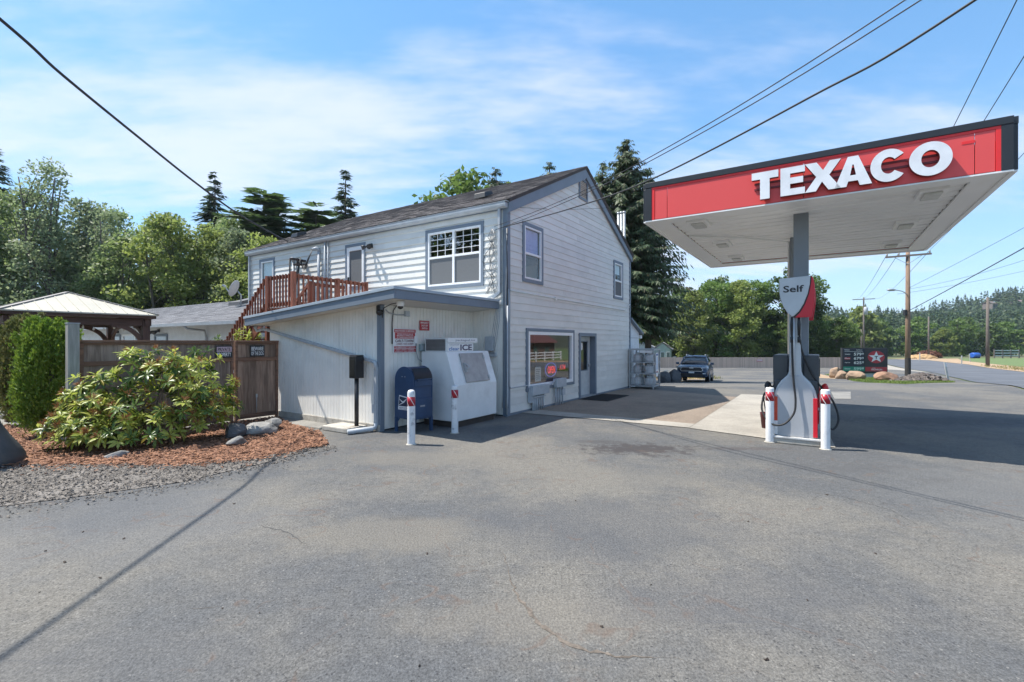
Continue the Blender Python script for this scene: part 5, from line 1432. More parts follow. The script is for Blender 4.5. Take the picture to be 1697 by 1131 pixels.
for (x, y) in ((.25, -4.25), (.25, -7.6), (2.5, -4.3), (2.5, -7.55), (4.7, -4.3), (4.7, -7.55)):
    lb = MB(OC).box(x - .30, x + .30, y - .17, y + .17, HC - .02, HC + .045).build('canopy_light', SOFW, can, bevel=.01)
    MB(OC).box(x - .2, x + .2, y - .11, y + .11, HC - .05, HC - .021).build('lens', LENS, lb, bevel=.02)
COLM = M('column_grey', (.21, .235, .26), .45, .06, 2)
COLD = M('column_shade_grey', (.125, .14, .16), .45, .06, 2)
def column(x, y, z0):
    c = MB(OC).box(x - .115, x + .115, y - .115, y + .115, z0, HC + .04).build('column', COLM, can, bevel=.008)
    MB(OC).box(x - .20, x + .20, y - .20, y + .20, z0, z0 + .02).build('base_plate', COLM, c)
column(.66, -5.90, .14); column(2.86, -5.74, .14)
mb = MB(OC); mb.tube([(2.85, -5.6, .2), (2.85, -5.6, 3.965), (2.2, -5.0, 3.985), (1.2, -3.9, 3.985)], .025, 8); mb.build('conduit', SOFW, can)
# channel letters
LETW = M('letter_white', (.80, .81, .83), .35); LETS = M('letter_side', (.20, .03, .035), .5)
def arc(cx, cz, rx, rz, a0, a1, n): return [(cx + rx * math.cos(R(a0 + (a1 - a0) * i / n)), cz + rz * math.sin(R(a0 + (a1 - a0) * i / n))) for i in range(n + 1)]
def letter(y0, y1, outer, innr=None, lab=''):
    """outline in a unit box, written left to right; y0 is the left edge on the wall, y1 the right"""
    z0, z1 = 4.06, 4.50
    P = lambda p, o: T1(y0 + (y1 - y0) * p[0], z0 + (z1 - z0) * p[1], o)
    mb = MB(); n = len(outer)
    if innr is None:
        V = [P(p, .072) for p in outer] + [P(p, .150) for p in outer]
        mb.add(V, [tuple(range(n, 2 * n))], 0); mb.add(V, [(i, (i + 1) % n, n + (i + 1) % n, n + i) for i in range(n)] + [tuple(range(n - 1, -1, -1))], 1)
    else:
        V = [P(p, .072) for p in outer] + [P(p, .150) for p in outer] + [P(p, .072) for p in innr] + [P(p, .150) for p in innr]
        mb.add(V, [(n + i, n + (i + 1) % n, 3 * n + (i + 1) % n, 3 * n + i) for i in range(n)], 0)
        mb.add(V, [(i, (i + 1) % n, n + (i + 1) % n, n + i) for i in range(n)] + [(2 * n + i, 2 * n + (i + 1) % n, 3 * n + (i + 1) % n, 3 * n + i) for i in range(n)] + [(i, (i + 1) % n, 2 * n + (i + 1) % n, 2 * n + i) for i in range(n)], 1)
    o = mb.build('channel_letter', [LETW, LETS], can); o['label'] = 'raised white letter ' + lab
letter(-5.25, -5.63, [(0, 1), (1, 1), (1, .74), (.68, .74), (.68, 0), (.32, 0), (.32, .74), (0, .74)], None, 'T')
letter(-5.66, -5.99, [(0, 1), (1, 1), (1, .77), (.40, .77), (.40, .62), (.93, .62), (.93, .40), (.40, .40), (.40, .23), (1, .23), (1, 0), (0, 0)], None, 'E')
letter(-5.99, -6.45, [(0, 1), (.33, 1), (.51, .70), (.69, 1), (1, 1), (.68, .51), (1, 0), (.66, 0), (.48, .31), (.31, 0), (0, 0), (.32, .50)], None, 'X')
ao = [(.36, 1), (.64, 1), (1, 0), (.68, 0), (.63, .17), (.37, .17), (.32, 0), (0, 0)]; ai = [(.485, .72), (.515, .72), (.58, .37), (.58, .37), (.57, .365), (.43, .365), (.42, .37), (.42, .37)]
letter(-6.37, -6.82, ao, ai, 'A')
letter(-6.80, -7.22, arc(.5, .5, .5, .53, 38, 322, 30) + arc(.5, .5, .21, .27, 318, 42, 22), None, 'C')
letter(-7.235, -7.69, arc(.5, .5, .5, .53, 0, 352, 44), arc(.5, .5, .215, .27, 0, 352, 44), 'O')
MB().tbox(T1, -7.66, -5.28, 4.24, 4.27, .037, .054).tbox(T1, -7.66, -5.28, 4.33, 4.36, .037, .054).build('letter_raceway', M('letter_back', (.18, .02, .025), .5), can)
MB().tbox(T1, -7.93 + .0, -7.80, 4.43, 4.47, .037, .04).build('sensor_patch', CREDB, can)

# ------------------------------------------------------------------ pump island and dispenser
isl = thing('pump_island', 'low concrete pump island with a white painted kerb edge', 'kerb', L(.12, -5.9), ANG)
OI = (.12, -5.9, 0)
mb = MB(OI); mb.box(.10, 3.9, -6.28, -5.42, 0, .12); mb.build('kerb_body', CONCB, isl, bevel=.02)
mb = MB(OI); mb.box(.085, .12, -6.28, -5.44, .09, .132); mb.build('kerb_edge', M('kerb_white', (.55, .55, .54), .6, .1, 5, dirt=((.28, .26, .24), .6, 6)), isl, bevel=.012)
pump = thing('fuel_pump', 'grey and red fuel dispenser with bottle-shaped end panel and black hoses', 'fuel pump', L(.2, -5.84, .12), ANG)
OP = (.2, -5.84, .12)
SILV = M('pump_silver', (.50, .52, .54), .32, .05, 3, metal=.15)
PDK = M('pump_charcoal', (.055, .062, .070), .4, .1, 4)
PRED = M('pump_red', (.60, .012, .03), .3, .05)
yc = -5.825
# outline of the bottle: half widths by height
prof = [(.315, .12), (.322, .40), (.322, .72), (.318, .80), (.300, .90), (.265, .99), (.215, 1.07), (.160, 1.13), (.115, 1.18), (.095, 1.24), (.088, 1.34), (.085, 1.7), (.085, 2.20)]
def bottle(x0, x1, grow, zlo, zhi):
    pf = [(w + grow, z) for w, z in prof if zlo <= z <= zhi]
    pts = [(x0, yc + w, z) for w, z in pf] + [(x0, yc - w, z) for w, z in reversed(pf)]
    return pts, (x1 - x0, 0, 0)
p, v = bottle(.20, .34, 0, 0, 3); MB(OP).prism(p, v).build('end_panel', SILV, pump, bevel=.014)
p, v = bottle(.185, .199, -.045, 0, 1.2); MB(OP).prism(p, v).build('inner_panel', M('pump_silver_inner', (.44, .46, .49), .35, .05, 3, metal=.15), pump, bevel=.006)
MB(OP).box(.180, .199, yc + .262, yc + .326, .38, .80).build('accent_strip', M('pump_orange_red', (.66, .07, .03), .35), pump, bevel=.004)
MB(OP).box(.1795, .199, yc + .262, yc + .326, .14, .378).build('accent_strip', WHITE, pump, bevel=.004)
MB(OP).box(.178, .199, yc - .326, yc - .262, .14, .80).build('accent_strip', PRED, pump, bevel=.004)
MB(OP).tube([(.18, yc + .03, 1.17), (.178, yc + .02, 2.2)], .03, 10).build('hose_guide', SILV, pump)
# cabinets either side of the neck and behind
mb = MB(OP); mb.box(.36, 1.5, yc - .325, yc + .325, .12, 1.08); mb.build('cabinet', PDK, pump, bevel=.015)
for s in (-1, 1):
    h = MB(OP); y0, y1 = sorted((yc + s * .115, yc + s * .345)); h.box(.40, 1.45, y0, y1, .86, 1.52); hd = h.build('display_head', PDK, pump, bevel=.015)
    f = MB(OP); yy = yc + s * .347; y0, y1 = sorted((yy, yy + s * .012)); f.box(.55, 1.3, y0, y1, 1.15, 1.45); f.build('display', M('pump_screen', (.05, .07, .08), .15), hd)
    f = MB(OP); yy = yc + s * .3255; y0, y1 = sorted((yy, yy + s * .03)); f.box(.42, .60, y0, y1, .62, .98); f.build('nozzle_boot', PRED if s < 0 else BLACK, pump, bevel=.01)
    f = MB(OP); y0, y1 = sorted((yy, yy + s * .02)); f.box(.65, 1.4, y0, y1, .30, .55); f.build('side_trim', PRED, pump, bevel=.006)
MB(OP).box(1.5, 1.62, yc - .10, yc + .10, .12, 2.2).build('rear_neck', SILV, pump, bevel=.02)
# nozzles with spouts and hoses
for s in (-1, 1):
    y = yc + s * .40
    nz = MB(OP); nz.tube([(.44, y, .98), (.42, y + s * .03, 1.0), (.36, y + s * .04, .97), (.33, y + s * .03, .86)], [.035, .045, .042, .03], 10)
    nz.tube([(.48, y, .97), (.56, y - s * .06, .90), (.60, y - s * .07, .80)], .016, 8); nz.bar((.37, y + s * .035, .80), (.45, y + s * .02, .86), .02, .02)
    nz.build('nozzle', M('nozzle_red', (.60, .02, .02), .4) if s < 0 else BLACKR, pump)
def cat(pts, n=10):
    P = [Vector(p) for p in pts]; out = []
    for i in range(len(P) - 1):
        p0, p1, p2, p3 = P[max(i - 1, 0)], P[i], P[i + 1], P[min(i + 2, len(P) - 1)]
        for k in range(n):
            t = k / n
            out.append(.5 * ((2 * p1) + (-p0 + p2) * t + (2 * p0 - 5 * p1 + 4 * p2 - p3) * t * t + (-p0 + 3 * p1 - 3 * p2 + p3) * t ** 3))
    return out + [P[-1]]
MB(OP).tube(cat([(.16, yc + .045, 2.16), (.15, yc + .04, 1.6), (.14, yc + .02, 1.1), (.13, yc - .01, .75), (.10, yc + .02, .52), (.06, yc + .17, .34), (.08, yc + .36, .34), (.16, yc + .50, .55), (.26, yc + .48, .80), (.33, yc + .43, .87)]), .0165, 10).build('hose', BLACKR, pump)
MB(OP).tube(cat([(.18, yc - .055, 2.16), (.22, yc - .08, 1.7), (.34, yc - .18, 1.35), (.40, yc - .36, 1.0), (.45, yc - .54, .75), (.42, yc - .62, .45), (.35, yc - .54, .28), (.3, yc - .45, .4), (.30, yc - .42, .7), (.33, yc - .42, .86)]), .0165, 10).build('hose', BLACKR, pump)
for dy in (.045, -.06):
    MB(OP).tube([(.165, yc + dy, 2.18), (.165, yc + dy, 2.05), (.163, yc + dy, 1.86)], [.02, .028, .022], 10).tube([(.162, yc + dy, 1.84), (.16, yc + dy, 1.74)], .026, 10).build('breakaway', BLACK, pump)
# shield shaped topper: silver face, red crescent
def shield(x0, x1, mirror=1):
    def Y(d): return yc + d * mirror
    face = [(.235, 2.84), (.23, 2.60), (.215, 2.50), (.17, 2.36), (.11, 2.25), (.045, 2.185), (.02, 2.185), (-.06, 2.27), (-.13, 2.40), (-.185, 2.56), (-.215, 2.72), (-.225, 2.865)]
    red = [(-.24, 2.87), (-.265, 2.82), (-.285, 2.72), (-.29, 2.60), (-.285, 2.48), (-.265, 2.32), (-.245, 2.17), (.0, 2.165), (-.075, 2.25), (-.145, 2.385), (-.20, 2.55), (-.23, 2.72)]
    dk_ = [(.215, 2.83), (.20, 2.50), (.10, 2.25), (.03, 2.172), (-.235, 2.176), (-.25, 2.32), (-.272, 2.5), (-.276, 2.7), (-.235, 2.86)]
    MB(OP).prism([(x0 + .02, Y(a), b) for a, b in dk_], (x1 - x0 - .04, 0, 0)).build('topper_core', BLACK, pump, bevel=.008)
    MB(OP).prism([(x0, Y(a), b) for a, b in face], (x1 - x0 - .02, 0, 0)).build('topper_face', SILV, pump, bevel=.01)
    MB(OP).prism([(x0 + .012, Y(a), b) for a, b in red], (x1 - x0 - .03, 0, 0)).build('topper_crescent', PRED, pump, bevel=.008)
shield(.10, .22); shield(1.58, 1.70, 1)
text(pump, 'Self', Vector((.0975, yc + .02, 2.655)) - Vector(OP), (0, -1, 0), (0, 0, 1), .30, .115, M('self_ink', (.02, .02, .025), .5), .003, .018)
MB(OP).box(.23, 1.57, yc - .07, yc + .07, 2.2, 2.3).build('topper_bar', COLM, pump, bevel=.01)
# fuel island clutter behind: squeegee bucket
bk = thing('squeegee_bucket', 'dark red bucket with a squeegee at the side of the fuel pump', 'bucket', L(.9, -5.34, .12), ANG)
MB().lathe([(.09, 0), (.12, .28), (.125, .29), (.11, .29), (.085, .02)], 16).build('bucket', M('bucket_dark', (.10, .015, .02), .5), bk)
MB().tube([(.02, 0, .1), (-.05, .05, .55)], .01, 6).bar((-.10, .05, .55), (0, .05, .57), .03, .02).build('squeegee', BLACK, bk)

# door mat and bits by the shop
mat_ = thing('door_mat', 'dark ribbed door mat on the shaded apron before the shop door', 'door mat', L(4.75, -.52, .012), ANG)
MB().box(-.9, .9, -.46, .46, 0, .012).build('mat', M('mat_black', (.022, .02, .02), .95), mat_)
mr_ = MB()
for k in range(34): x = -.86 + k * .0515; mr_.box(x, x + .02, -.43, .43, .012, .018)
mr_.build('rib', M('mat_rib', (.03, .028, .028), .95), mat_)

# ------------------------------------------------------------------ propane cage
cage = thing('propane_cage', 'grey metal cage of propane tanks against the far corner of the shop', 'cage', L(8.3, -.98, .0), ANG)
CGM = M('cage_grey', (.42, .44, .46), .45, .06, metal=.4)
cw, cd, chh = .80, .90, 1.47
zb_ = -.02
for x in (0, cw):
    for y in (0, cd): MB().box(x - .02, x + .02, y - .02, y + .02, zb_, chh).build('post', CGM, cage)
for z in (.10, .55, .98, 1.45):
    m_ = MB()
    for y in (0, cd): m_.box(.02, cw - .02, y - .018, y + .018, z - .015, z + .02)
    for x in (0, cw): m_.box(x - .018, x + .018, .02, cd - .02, z - .015, z + .02)
    m_.build('frame_rail', CGM, cage)
for z in (.085, .535, .965): MB().box(.02, cw - .02, .02, cd - .02, z - .01, z).build('shelf', CGM, cage)
MB().box(-.02, cw + .02, -.02, cd + .02, chh, chh + .03).build('top', CGM, cage)
m_ = MB()
for k in range(1, 12): y = cd * k / 12; m_.box(-.019, -.013, y - .003, y + .003, .1, 1.45)
for k in range(1, 14): z = .1 + 1.35 * k / 14; m_.box(-.018, -.014, .02, cd - .02, z - .003, z + .003)
m_.build('mesh_side', CGM, cage)
m_ = MB()
for k in range(1, 11): x = cw * k / 11; m_.box(x - .003, x + .003, -.019, -.013, .1, 1.45)
m_.build('mesh_front', CGM, cage)
sp = MB().box(.22, .52, -.03, -.022, .45, 1.35).build('sign_panel', WHITES, cage)
text(cage, 'PROPANE', (.37, -.0302, 1.27), rt, up, .24, .07, M('sign_blue', (.03, .08, .3), .5), .002, .02)
text(cage, 'NO SMOKING', (.37, -.0302, .62), rt, up, .24, .05, REDS, .002, .01)
MB().box(.25, .49, -.0312, -.0302, .72, 1.18).build('print', M('print_pale', (.55, .60, .68), .6), sp)
MB().box(-.03, -.022, .05, .5, 1.34, 1.43).build('sign_panel', WHITES, cage)
tk0 = None
TANK = M('tank_white', (.60, .62, .64), .4, .08, 6, ov=.12)
def make_tank():
    t = thing('propane_tank', 'pale steel propane tank standing inside the grey mesh cage', 'propane tank', (0, 0, 0), 0, 'propane tanks in the cage')
    MB().lathe([(.10, 0), (.10, .03), (.15, .05), (.155, .10), (.155, .24), (.145, .29), (.10, .33), (.04, .345), (0, .345)], 16).build('body', TANK, t)
    MB().lathe([(.09, .33), (.095, .39), (.085, .39), (.08, .33)], 14).build('collar', TANK, t)
    MB().lathe([(.02, .34), (.025, .375), (0, .38)], 8).build('valve', METAL, t)
    return t
first = True
for z, sn in ((.085, 'bottom'), (.535, 'middle'), (.965, 'top')):
    for x, xn in ((.21, 'near'), (.58, 'far')):
        for y, yn in ((.22, 'outer'), (.66, 'wall-side')):
            if first: tk = make_tank(); tk0 = tk; first = False
            else: tk = copy_tree(tk0)
            tk['label'] = 'pale propane tank on the %s shelf of the grey cage, %s column, %s one' % (sn, xn, yn)
            tk.location = L(8.3 + x, -.98 + y, z); tk.rotation_euler = (0, 0, ANG + x * 9)

# ------------------------------------------------------------------ parked SUV (front towards +x of its own frame)
CARB = M('car_blue', (.016, .038, .085), .22, .05, 2, spec=.7)
CARG = M('car_glass', (.012, .015, .018), .05, .02, 2, spec=.8)
CHROME = M('chrome', (.60, .61, .62), .18, .03, metal=.9)
TYRE = M('tyre', (.018, .018, .018), .85)
cx_, cy_ = 12.05, 31.0
suv = thing('parked_suv', 'dark blue SUV parked facing the forecourt in the shade of the spruce', 'car', (cx_, cy_, g(cy_)), 0)
suv.rotation_euler = (0, R(-3.2), math.atan2(-.89, -.45))
def lerp_tab(tab, x):
    return float(np.interp(x, [p[0] for p in tab], [p[1] for p in tab]))
hood_t = [(-2.47, .98), (-2.3, 1.06), (-1.0, 1.08), (.9, 1.09), (1.2, 1.08), (1.9, 1.0), (2.25, .92), (2.42, .80), (2.48, .68)]
hw_t = [(-2.47, .80), (-2.2, .93), (-1.5, .965), (1.5, .965), (2.1, .93), (2.35, .84), (2.48, .68)]
zb_t = [(-2.47, .42), (-2.1, .28), (2.2, .26), (2.48, .34)]
rings = []
for x in (-2.47, -2.38, -2.2, -1.9, -1.4, -.6, .2, .9, 1.25, 1.6, 1.95, 2.2, 2.35, 2.44, 2.48):
    w, zh, zb0 = lerp_tab(hw_t, x), lerp_tab(hood_t, x), lerp_tab(zb_t, x)
    half = [(w * .85, zb0), (w * .97, zb0 + .10), (w, .62), (w * .985, zh - .18), (w * .94, zh - .05), (w * .78, zh + .005), (w * .35, zh + .03)]
    rings.append([(x, y, z) for y, z in half] + [(x, -y, z) for y, z in reversed(half)])
body = MB().loft(rings).build('body', CARB, suv, bevel=0)
gh = []
for x, hb, ht, zt in ((1.12, .80, .78, 1.10), (.75, .84, .72, 1.36), (.38, .86, .66, 1.58), (.0, .87, .64, 1.66), (-.9, .87, .64, 1.69), (-1.7, .86, .62, 1.66), (-2.2, .84, .60, 1.52), (-2.38, .80, .7, 1.10)):
    gh.append([(x, hb, 1.05), (x, (hb + ht) / 2 + .03, (1.05 + zt) / 2 + .06), (x, ht, zt - .03), (x, ht * .6, zt), (x, -ht * .6, zt), (x, -ht, zt - .03), (x, -(hb + ht) / 2 - .03, (1.05 + zt) / 2 + .06), (x, -hb, 1.05)])
MB().loft(gh).build('window_glass', CARG, suv)
rf_ = []
for x, ht, zt in ((.42, .64, 1.60), (.0, .65, 1.685), (-.9, .65, 1.71), (-1.7, .63, 1.685), (-2.3, .62, 1.56)):
    rf_.append([(x, ht, zt - .05), (x, ht * .9, zt), (x, 0, zt + .02), (x, -ht * .9, zt), (x, -ht, zt - .05)])
MB().loft(rf_, closed=True).build('roof', CARB, suv)
for s in (-1, 1):
    p = MB(); p.bar((1.08, s * .80, 1.09), (.40, s * .655, 1.60), .05, .05).bar((-.55, s * .87, 1.06), (-.55, s * .65, 1.66), .06, .03).bar((-1.55, s * .87, 1.06), (-1.62, s * .63, 1.64), .12, .03); p.build('pillar', CARB, suv)
    MB().tube([(.1, s * .58, 1.68), (.0, s * .58, 1.76), (-1.7, s * .58, 1.76), (-1.85, s * .58, 1.68)], .018, 6).build('roof_rail', METAL, suv)
    m = MB(); m.loft([[(.78, s * .93, 1.07), (.78, s * 1.14, 1.09), (.78, s * 1.14, 1.22), (.78, s * .95, 1.22)], [(.66, s * .93, 1.06), (.66, s * 1.15, 1.08), (.66, s * 1.15, 1.23), (.66, s * .95, 1.23)]], smooth=False)
    m.bar((.74, s * .88, 1.08), (.74, s * .98, 1.10), .06, .04); m.build('wing_mirror', CARB, suv, bevel=.02)
    hl = MB(); hl.add([(2.455, s * .44, .88), (2.36, s * .80, .93), (2.15, s * .93, .97), (2.17, s * .935, .86), (2.37, s * .83, .81), (2.485, s * .46, .79), (2.40, s * .46, .86)], [(0, 1, 2, 3, 4, 5)]); hl.build('headlight', M('headlamp', (.55, .58, .62), .08), suv, fix=False)
    MB().bar((2.475, s * .62, .52), (2.40, s * .78, .52), .06, .05).build('fog_light', M('headlamp', (.55, .58, .62), .08), suv)
    for x in (-1.42, 1.43):
        wh = MB(); wh.tube([(x, s * .70, .37), (x, s * .74, .37), (x, s * .93, .37), (x, s * .95, .37)], [.34, .37, .37, .33], 24); w = wh.build('wheel', TYRE, suv)
        rm = MB(); rm.tube([(x, s * .951, .37), (x, s * .962, .37)], [.25, .235], 20)
        for k in range(5):
            t = k * 2 * math.pi / 5; rm.bar((x + .05 * math.cos(t), s * .965, .37 + .05 * math.sin(t)), (x + .23 * math.cos(t), s * .97, .37 + .23 * math.sin(t)), .06, .02, up=(0, 1, 0))
        rm.build('rim', METAL, w)
        MB().tube([(x, s * .955, .37), (x, s * .958, .37)], [.43, .43], 24).build('wheel_arch', BLACK, suv)
    MB().bar((-1.0, s * .97, .36), (1.0, s * .97, .36), .03, .14).build('sill_trim', BLACK, suv)
    for x in (-.35, .55): MB().bar((x, s * .975, .86), (x - .18, s * .975, .86), .02, .03).build('door_handle', CHROME, suv)
gp2 = [(-.56, .66), (.56, .66), (.66, .74), (.52, .90), (-.52, .90), (-.66, .74)]
MB().prism([(2.47, y, z) for y, z in gp2], (.028, 0, 0)).build('grille', BLACK, suv)
gr = MB(); q = [(2.50, y, z) for y, z in gp2]
for i in range(6): gr.bar(q[i], q[(i + 1) % 6], .02, .028)
gr.build('grille_frame', CHROME, suv)
MB().bar((2.505, -.12, .85), (2.505, .12, .85), .02, .06).build('emblem', CHROME, suv)
MB().prism([(2.47, y, z) for y, z in ((-.7, .34), (.7, .34), (.60, .52), (-.60, .52))], (.025, 0, 0)).build('bumper_intake', BLACK, suv)
MB().box(2.50, 2.515, -.16, .16, .53, .63).build('licence_plate', WHITES, suv)
MB().bar((2.46, -.62, .36), (2.46, .62, .36), .04, .05).build('skid_plate', METAL, suv)

# ------------------------------------------------------------------ monument price sign
psg = thing('price_sign', 'black fuel price sign with a red star emblem among boulders by the road', 'price sign', (27.55, 37.0, g(37)), R(-8))
MB().box(-1.62, 1.62, -.14, .14, .12, 2.26).build('cabinet', BLK, psg, bevel=.02)
for x in (-1.3, 1.3): MB().box(x - .12, x + .12, -.10, .10, -1.2, .119).build('leg', COLM, psg)
MB().box(-1.56, -.03, -.15, -.141, .22, 2.2).build('price_panel', M('panel_navy', (.015, .02, .035), .35), psg)
MB().box(.03, 1.56, -.15, -.141, .22, 2.2).build('emblem_panel', M('panel_black', (.03, .03, .034), .4), psg)
DIG = M('digit_white', (.72, .74, .72), .5)
for k, (lab, pr, mtl) in enumerate((('Unleaded', '579', DIG), ('Plus', '679', DIG), ('Supreme', '625', DIG), ('Diesel', '599', DIG))):
    z = 1.74 - k * .36 if k < 3 else .50
    if k == 3: MB().box(-1.56, -.03, -.156, -.1505, .30, .68).build('diesel_band', M('diesel_green', (.02, .22, .15), .45), psg)
    if k == 1: MB().box(-1.46, -1.05, -.156, -.1505, z - .09, z + .09).build('grade_band', REDS, psg)
    text(psg, lab, (-1.255, -.1565, z), rt, up, .38, .10, DIG, .002, .01)
    text(psg, pr, (-.52, -.1565, z), rt, up, .56, .24, DIG if k < 3 else M('digit_pale', (.45, .62, .55), .5), .002, .02)
    text(psg, '9', (-.15, -.1565, z + .03), rt, up, .11, .17, DIG, .002, .02)
text(psg, 'TEXACO', (-1.29, -.1515, 2.10), rt, up, .38, .07, DIG, .002, .03); text(psg, 'Self Serve', (-.40, -.1515, 2.10), rt, up, .42, .08, DIG, .002, .01)
MB().box(-1.46, -.15, -.153, -.1505, 1.955, 1.975).build('rule', DIG, psg)
MB().prism([(.80 + .60 * math.cos(t), -.1505, 1.50 + .52 * math.sin(t)) for t in [2 * math.pi * i / 40 for i in range(40)]], (0, -.006, 0)).build('emblem_disc', REDS, psg)
stp = []
for i in range(10):
    t = math.pi / 2 + i * math.pi / 5; r = 1.0 if i % 2 == 0 else .40
    stp.append((.80 + .57 * r * math.cos(t), -.157, 1.49 + .50 * r * math.sin(t)))
MB().prism(stp, (0, -.004, 0)).build('emblem_star', WHITES, psg)
text(psg, 'T', (.80, -.1612, 1.47), rt, up, .24, .24, M('panel_black', (.03, .03, .034), .4), .002, .05)
MB().box(.03, 1.56, -.156, -.1505, .30, .66).build('brand_band', REDS, psg)
text(psg, 'with', (.62, -.1565, .57), rt, up, .24, .06, WHITES, .002, .01); text(psg, 'TECHRON', (.82, -.1565, .44), rt, up, .78, .13, WHITES, .002, .015)

for o_ in psg.children:                                  # the cabinet stands on a low grey base
    o_.matrix_basis = Matrix.Translation((0, 0, .28)) @ Matrix.Diagonal((1, 1, .92, 1)) @ o_.matrix_basis
MB().box(-1.2, 1.5, -.09, .09, -.2, .38).build('base_panel', GREYPAINT, psg)

# ------------------------------------------------------------------ rocks
def rock(label, x, y, z, sx, sy, sz, mat, seed, rz=0, name='boulder', cat='rock', group=None, flat=False):
    r = random.Random(seed); bm = bmesh.new(); bmesh.ops.create_icosphere(bm, subdivisions=3, radius=1)
    planes = [(Vector((r.gauss(0, 1), r.gauss(0, 1), r.gauss(.2, .8))).normalized(), r.uniform(.55, .85)) for _ in range(9)]
    ph = [r.uniform(0, 6) for _ in range(6)]
    for v in bm.verts:
        p = v.co.copy()
        for n, d in planes:
            k = p.dot(n)
            if k > d: p -= n * (k - d) * .9
        w = 1 + .05 * math.sin(5 * p.x + ph[0]) * math.sin(4 * p.y + ph[1]) + .03 * math.sin(11 * p.z + ph[2]) * math.sin(9 * p.x + ph[3])
        v.co = Vector((p.x * sx * w, p.y * sy * w, p.z * sz * w))
    me = bpy.data.meshes.new(name); bm.to_mesh(me); bm.free(); me.materials.append(mat)
    for p in me.polygons: p.use_smooth = False
    o = link(name, me); o.location = (x, y, z + sz * .62); o.rotation_euler = (0, 0, rz)
    return tag(o, label, cat, group)
TANR = M('tan_rock', (.30, .205, .135), .85, .2, 2.5, dirt=((.14, .10, .08), .6, 2), bs=14, bst=.4)
GREYR = M('grey_rock', (.22, .215, .205), .85, .25, 4, dirt=((.08, .08, .07), .6, 5), bs=24, bst=.4)
DARKR = M('dark_rock', (.10, .10, .105), .85, .25, 3, dirt=((.04, .04, .045), .6, 3), bs=14, bst=.4)  # darkened grey: spruce shade on the cage boulders is put into the colour
rock('pale tan boulder, furthest left before the price sign', 25.8, 37.6, g(37.6), .60, .5, .55, TANR, 1, .3)
rock('wedge-shaped tan boulder leaning between two others at the price sign', 24.7, 35.4, g(35.4), .55, .5, .38, TANR, 2, 1.2)
rock('blocky tan boulder in front of the green diesel band', 24.4, 33.6, g(33.6), .62, .5, .42, TANR, 3, 2.4)
rock('long red-brown boulder in the grass between price sign and utility pole', 23.9, 30.2, g(30.2), .80, .6, .42, M('red_rock', (.28, .16, .10), .85, .25, 2.5, dirt=((.10, .075, .06), .6, 2), bs=14, bst=.4), 14, .2)
rock('flat-topped grey rock at the right tip of the mulch bed', -4.75, 8.95, .01, .36, .28, .16, GREYR, 5, .5)
rock('small pale rock low in the mulch before the flat-topped one', -4.62, 7.95, .01, .19, .15, .10, GREYR, 6, 1.)
rock('dark grey rock under the right side of the rhododendron', -5.05, 8.6, .01, .26, .2, .17, DARKR, 7, 2.)
rock('mossy upright rock behind the flat-topped rock near the gate', -4.75, 9.35, .01, .22, .18, .17, GREYR, 8, 2.6)
rock('half buried rock in the mulch under the rhododendron', -6.0, 7.15, -.01, .18, .14, .07, GREYR, 9, .6)
rock('dark shaded boulder just right of the propane cage', 9.0, 28.0, g(28), .48, .42, .42, DARKR, 10, .3)
rock('dark shaded pointed boulder between propane cage boulder and the parked SUV', 9.75, 28.6, g(28.6), .52, .46, .50, DARKR, 11, 1.1)
rock('pale rock on the bank behind the dark boulders', 11.7, 38.0, g(38), .7, .5, .38, M('pale_rock', (.40, .36, .29), .85, .2, 3, bs=14), 12, .3)
rock('second pale rock on the bank nearer the rear fence', 13.3, 40.0, g(40), .8, .6, .36, M('pale_rock', (.40, .36, .29), .85, .2, 3, bs=14), 13, 1.3)
# flared stone base at the left edge
sb_ = thing('stone_pedestal', 'dark grey flared stone pedestal cut off by the left edge of the picture', 'pedestal', (-7.58, 6.62, .0), .2)
MB().lathe([(.52, 0), (.545, .04), (.54, .12), (.48, .24), (.38, .40), (.29, .58), (.235, .78), (.22, .95), (.25, .98), (.25, 1.03), (0, 1.03)], 30).build('base', M('stone_dark', (.06, .063, .07), .6, .2, 3, dirt=((.12, .115, .095), .5, 4), bs=30, bst=.2), sb_)

# rubble heap by the pole, dirt mound and debris across the road
rng = np.random.default_rng(8)
rp_ = []
for _ in range(900):
    t = rng.normal(0, .5), rng.normal(0, .42); rp_.append((25.4 + t[0] * 1.5 - t[1] * .8, 29.3 + t[0] * 1.0 + t[1] * .6))
rp_ = np.array(rp_); hgt = np.exp(-(((rp_ - np.array([25.4, 29.3])) / np.array([1.1, .9])) ** 2).sum(1)) * .42
rub = chips('rubble_heap', rp_, 0, .12, .34, .7, rng, islandm('rubble', (.16, .135, .12), (.06, .052, .05)), tilt=.8)
co = np.zeros(len(rub.data.vertices) * 3); rub.data.vertices.foreach_get('co', co); co = co.reshape(-1, 3); co[:, 2] += np.repeat(hgt, 6) + np.array([g(y) for y in co[:, 1]]); rub.data.vertices.foreach_set('co', co.ravel()); rub.data.update()
def mound(name, label, x, y, sx, sy, sz, mat, seed):
    r = random.Random(seed); bm = bmesh.new(); bmesh.ops.create_icosphere(bm, subdivisions=4, radius=1)
    for v in bm.verts:
        p = v.co; w = 1 + .14 * math.sin(5 * p.x + seed) * math.sin(6 * p.y) + .07 * math.sin(13 * p.x) * math.sin(11 * p.z + seed) + r.uniform(-.03, .03)
        v.co = Vector((p.x * sx * w, p.y * sy * w, max(-.1, p.z) * sz * w))
    me = bpy.data.meshes.new(name); bm.to_mesh(me); bm.free(); me.materials.append(mat); o = link(name, me); o.location = (x, y, g(y)); return tag(o, label, 'mound')
